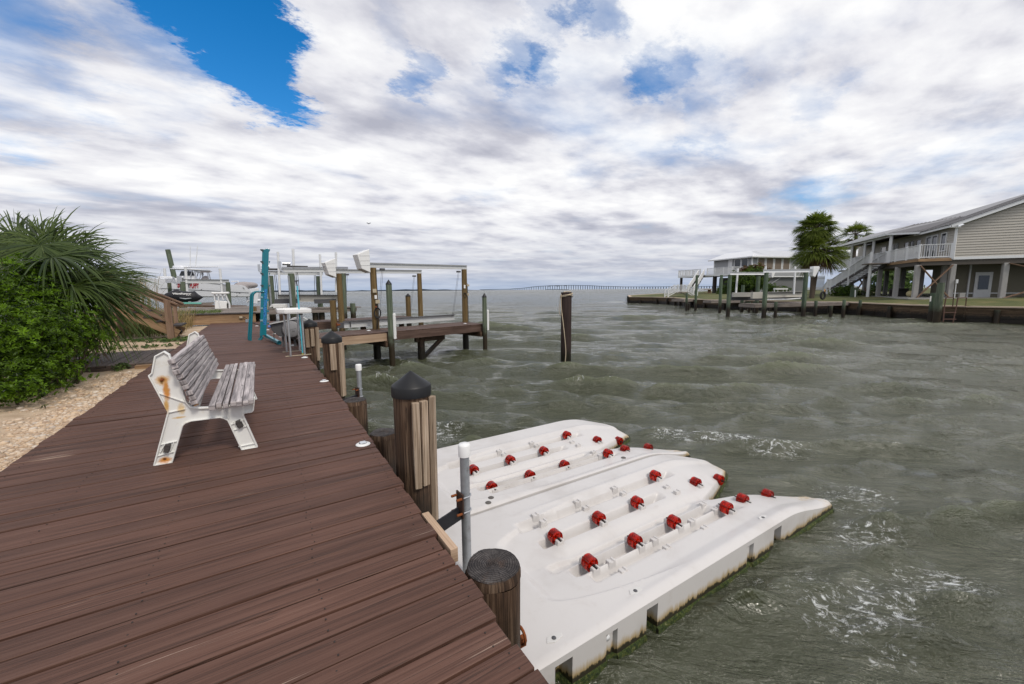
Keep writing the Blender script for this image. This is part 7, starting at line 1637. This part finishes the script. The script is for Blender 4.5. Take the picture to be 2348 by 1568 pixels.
q = MB(); a, b_ = cA(560, 840, 98), cA(1230, 860, 90); siding(q, V((a.x, a.y, 0)), V((b_.x, b_.y, 0)), cA(800, 935, 95).z, cA(800, 830, 95).z, -V((FW[0], FW[1], 0)), .25); q.build('wall', M['whitepaint'], h3)
q = MB(); q.prism([(0, 0), (9, 0), (4.2, 1.7)], cA(330, 640, 90), (FW[1] * 1.0, -FW[0], 0), (0, 0, 1), (FW[0] * 6, FW[1] * 6, 0)); q.build('gable', M['sidegrey'], h3)

# ------------------------------------------------------------------ planting on the right bank
sabal('tall two headed sabal palm between the two houses', *R6(122, 1165), 40.0, [(*R6(195, 690), 2.5), (*R6(168, 450), 2.0)], 11, 1.1, 95)
sabal('smaller sabal palm rising behind the tan house roof', *R6(545, 1000), 62.0, [(*R6(588, 505), 2.3)], 12, 1.3, 42, tr=.22)
def bush(label, cs, n, mat, L=.16, Wd=.07, name='bush'):
    c = cs[0][0]; t = thing(name, label, 'bush', (c[0], c[1], 1.2)); P_, Nn = lobes(cs, n, lump=.3, inner=.5); whorls('foliage', P_, Nn, M[mat], t, k=6, L=L, Wd=Wd)
    q = MB()
    for i in range(14):
        cc, r = cs[i % len(cs)]; e = np.array(cc) + rng.normal(0, .5, 3) * np.array(r); q.tube([(c[0] + rng.normal(0, .3), c[1], 1.1), e * .6 + np.array([c[0], c[1], 1.2]) * .4, e], [.05, .03, .01], 5)
    q.build('branches', M['stemw'], t)
f5 = lambda x, y, d: np.array(PF(*R5(x, y), d)); f6 = lambda x, y, d: np.array(PF(*R6(x, y), d))
bush('large dark green bush in front of the blue grey house', [(f5(1420, 940, 61), (2.6, 2, 1.5)), (f5(1520, 900, 61), (1.7, 1.6, 1.5)), (f5(1330, 980, 61), (1.6, 1.5, 1.2))], 2300, 'bushleaf', .3, .13)
bush('reddish topped bush above the dark one by the blue grey house', [(f5(1550, 800, 62), (1.7, 1.2, .7)), (f5(1440, 810, 62), (1.6, 1.2, .5))], 420, 'redleaf', .28, .10)
bush('low clipped green bush below the stairs of the tan house', [(f6(430, 1110, 42), (1.0, .9, .55)), (f6(500, 1090, 43), (.9, .9, .6)), (f6(700, 1130, 43), (1.2, .8, .42))], 1300, 'bushleaf', .14, .06)
bush('tall leafy bush seen between the columns behind the tan house', [(f6(880, 1000, 75), (3.2, 2, 2.4)), (f6(980, 960, 76), (2, 2, 2.2)), (f6(1100, 1010, 74), (2.6, 2, 1.9)), (f6(1020, 1060, 70), (2, 1.5, 1.0))], 1500, 'vineleaf', .45, .22)
bush('small green bush beside the white bench', [(f5(1690, 1030, 56), (.9, .8, .7)), (f5(1830, 1045, 60), (1.6, .8, .6))], 500, 'bushleaf', .2, .08)
bush('spiky dark plant under the deck of the blue grey house', [(f5(1155, 1060, 62), (.9, .8, .8))], 160, 'bushleaf', .6, .06)
wb = thing('white_bench', 'low white bench on the lawn before the blue grey house', 'bench', tuple(PF(*R5(1815, 1065), 50)))
a, b_ = PF(*R5(1745, 1030), 50), PF(*R5(1885, 1030), 50); q = MB(); q.bar(a, b_, .5, .2); q.build('seat', M['whitepaint'], wb)
for p in (a, b_, a.lerp(b_, .28), a.lerp(b_, .72)): q = MB(); q.bar(V((p.x, p.y, 1.0)), p, .1, .1); q.build('leg', M['whitepaint'], wb)
q = MB(); a = PF(*R5(935, 1038), 64); b_ = PF(*R5(1005, 1038), 64); q.bar(a, b_, .8, .07); q.bar(V((a.x + .8, a.y - .3, 1.45)), V((a.x + .8, a.y - .3, a.z)), .12, .5); q.bar(PF(*R5(930, 1075), 63.5), PF(*R5(1010, 1075), 63.5), .3, .06); tag(q.build('picnic_table', M['brown'], None, tuple(a)), 'brown picnic table on the lawn under the deck of the blue grey house', 'table')
pf = thing('picket_fence', 'short white picket fence behind the two headed palm', 'fence', tuple(PF(*R6(200, 960), 48)))
q = MB()
for i in range(14): p = PF(*R6(140 + i * 9, 945), 48); q.bar(V((p.x, p.y, 1.9)), p + V((0, 0, .05 + .1 * (i % 2))), .09, .03)
q.bar(PF(*R6(140, 960), 48.05), PF(*R6(262, 960), 48.05), .04, .1); q.build('pickets', M['whitepaint'], pf)
# a gull far out in the sky
gl = thing('bird', 'tiny dark bird flying over the bay', 'bird', tuple(PF(845, 513, 120)))
c = PF(845, 513, 120); q = MB(); rv = V((.85, -.53, 0)); q.ball(c, (.28, .1, .09), 8, 6)
q.add([c + V((-.1, 0, .03)), c + V((.12, 0, .03)), c - rv * .25 + V((0, .0, .35)) , c - rv * .75 + V((0, 0, .25))], [(0, 1, 2, 3)]); q.add([c + V((-.1, 0, .03)), c + V((.12, 0, .03)), c + rv * .3 + V((0, .0, .33)), c + rv * .8 + V((0, 0, .2))], [(0, 1, 2, 3)]); q.build('body', M['cable'], gl)
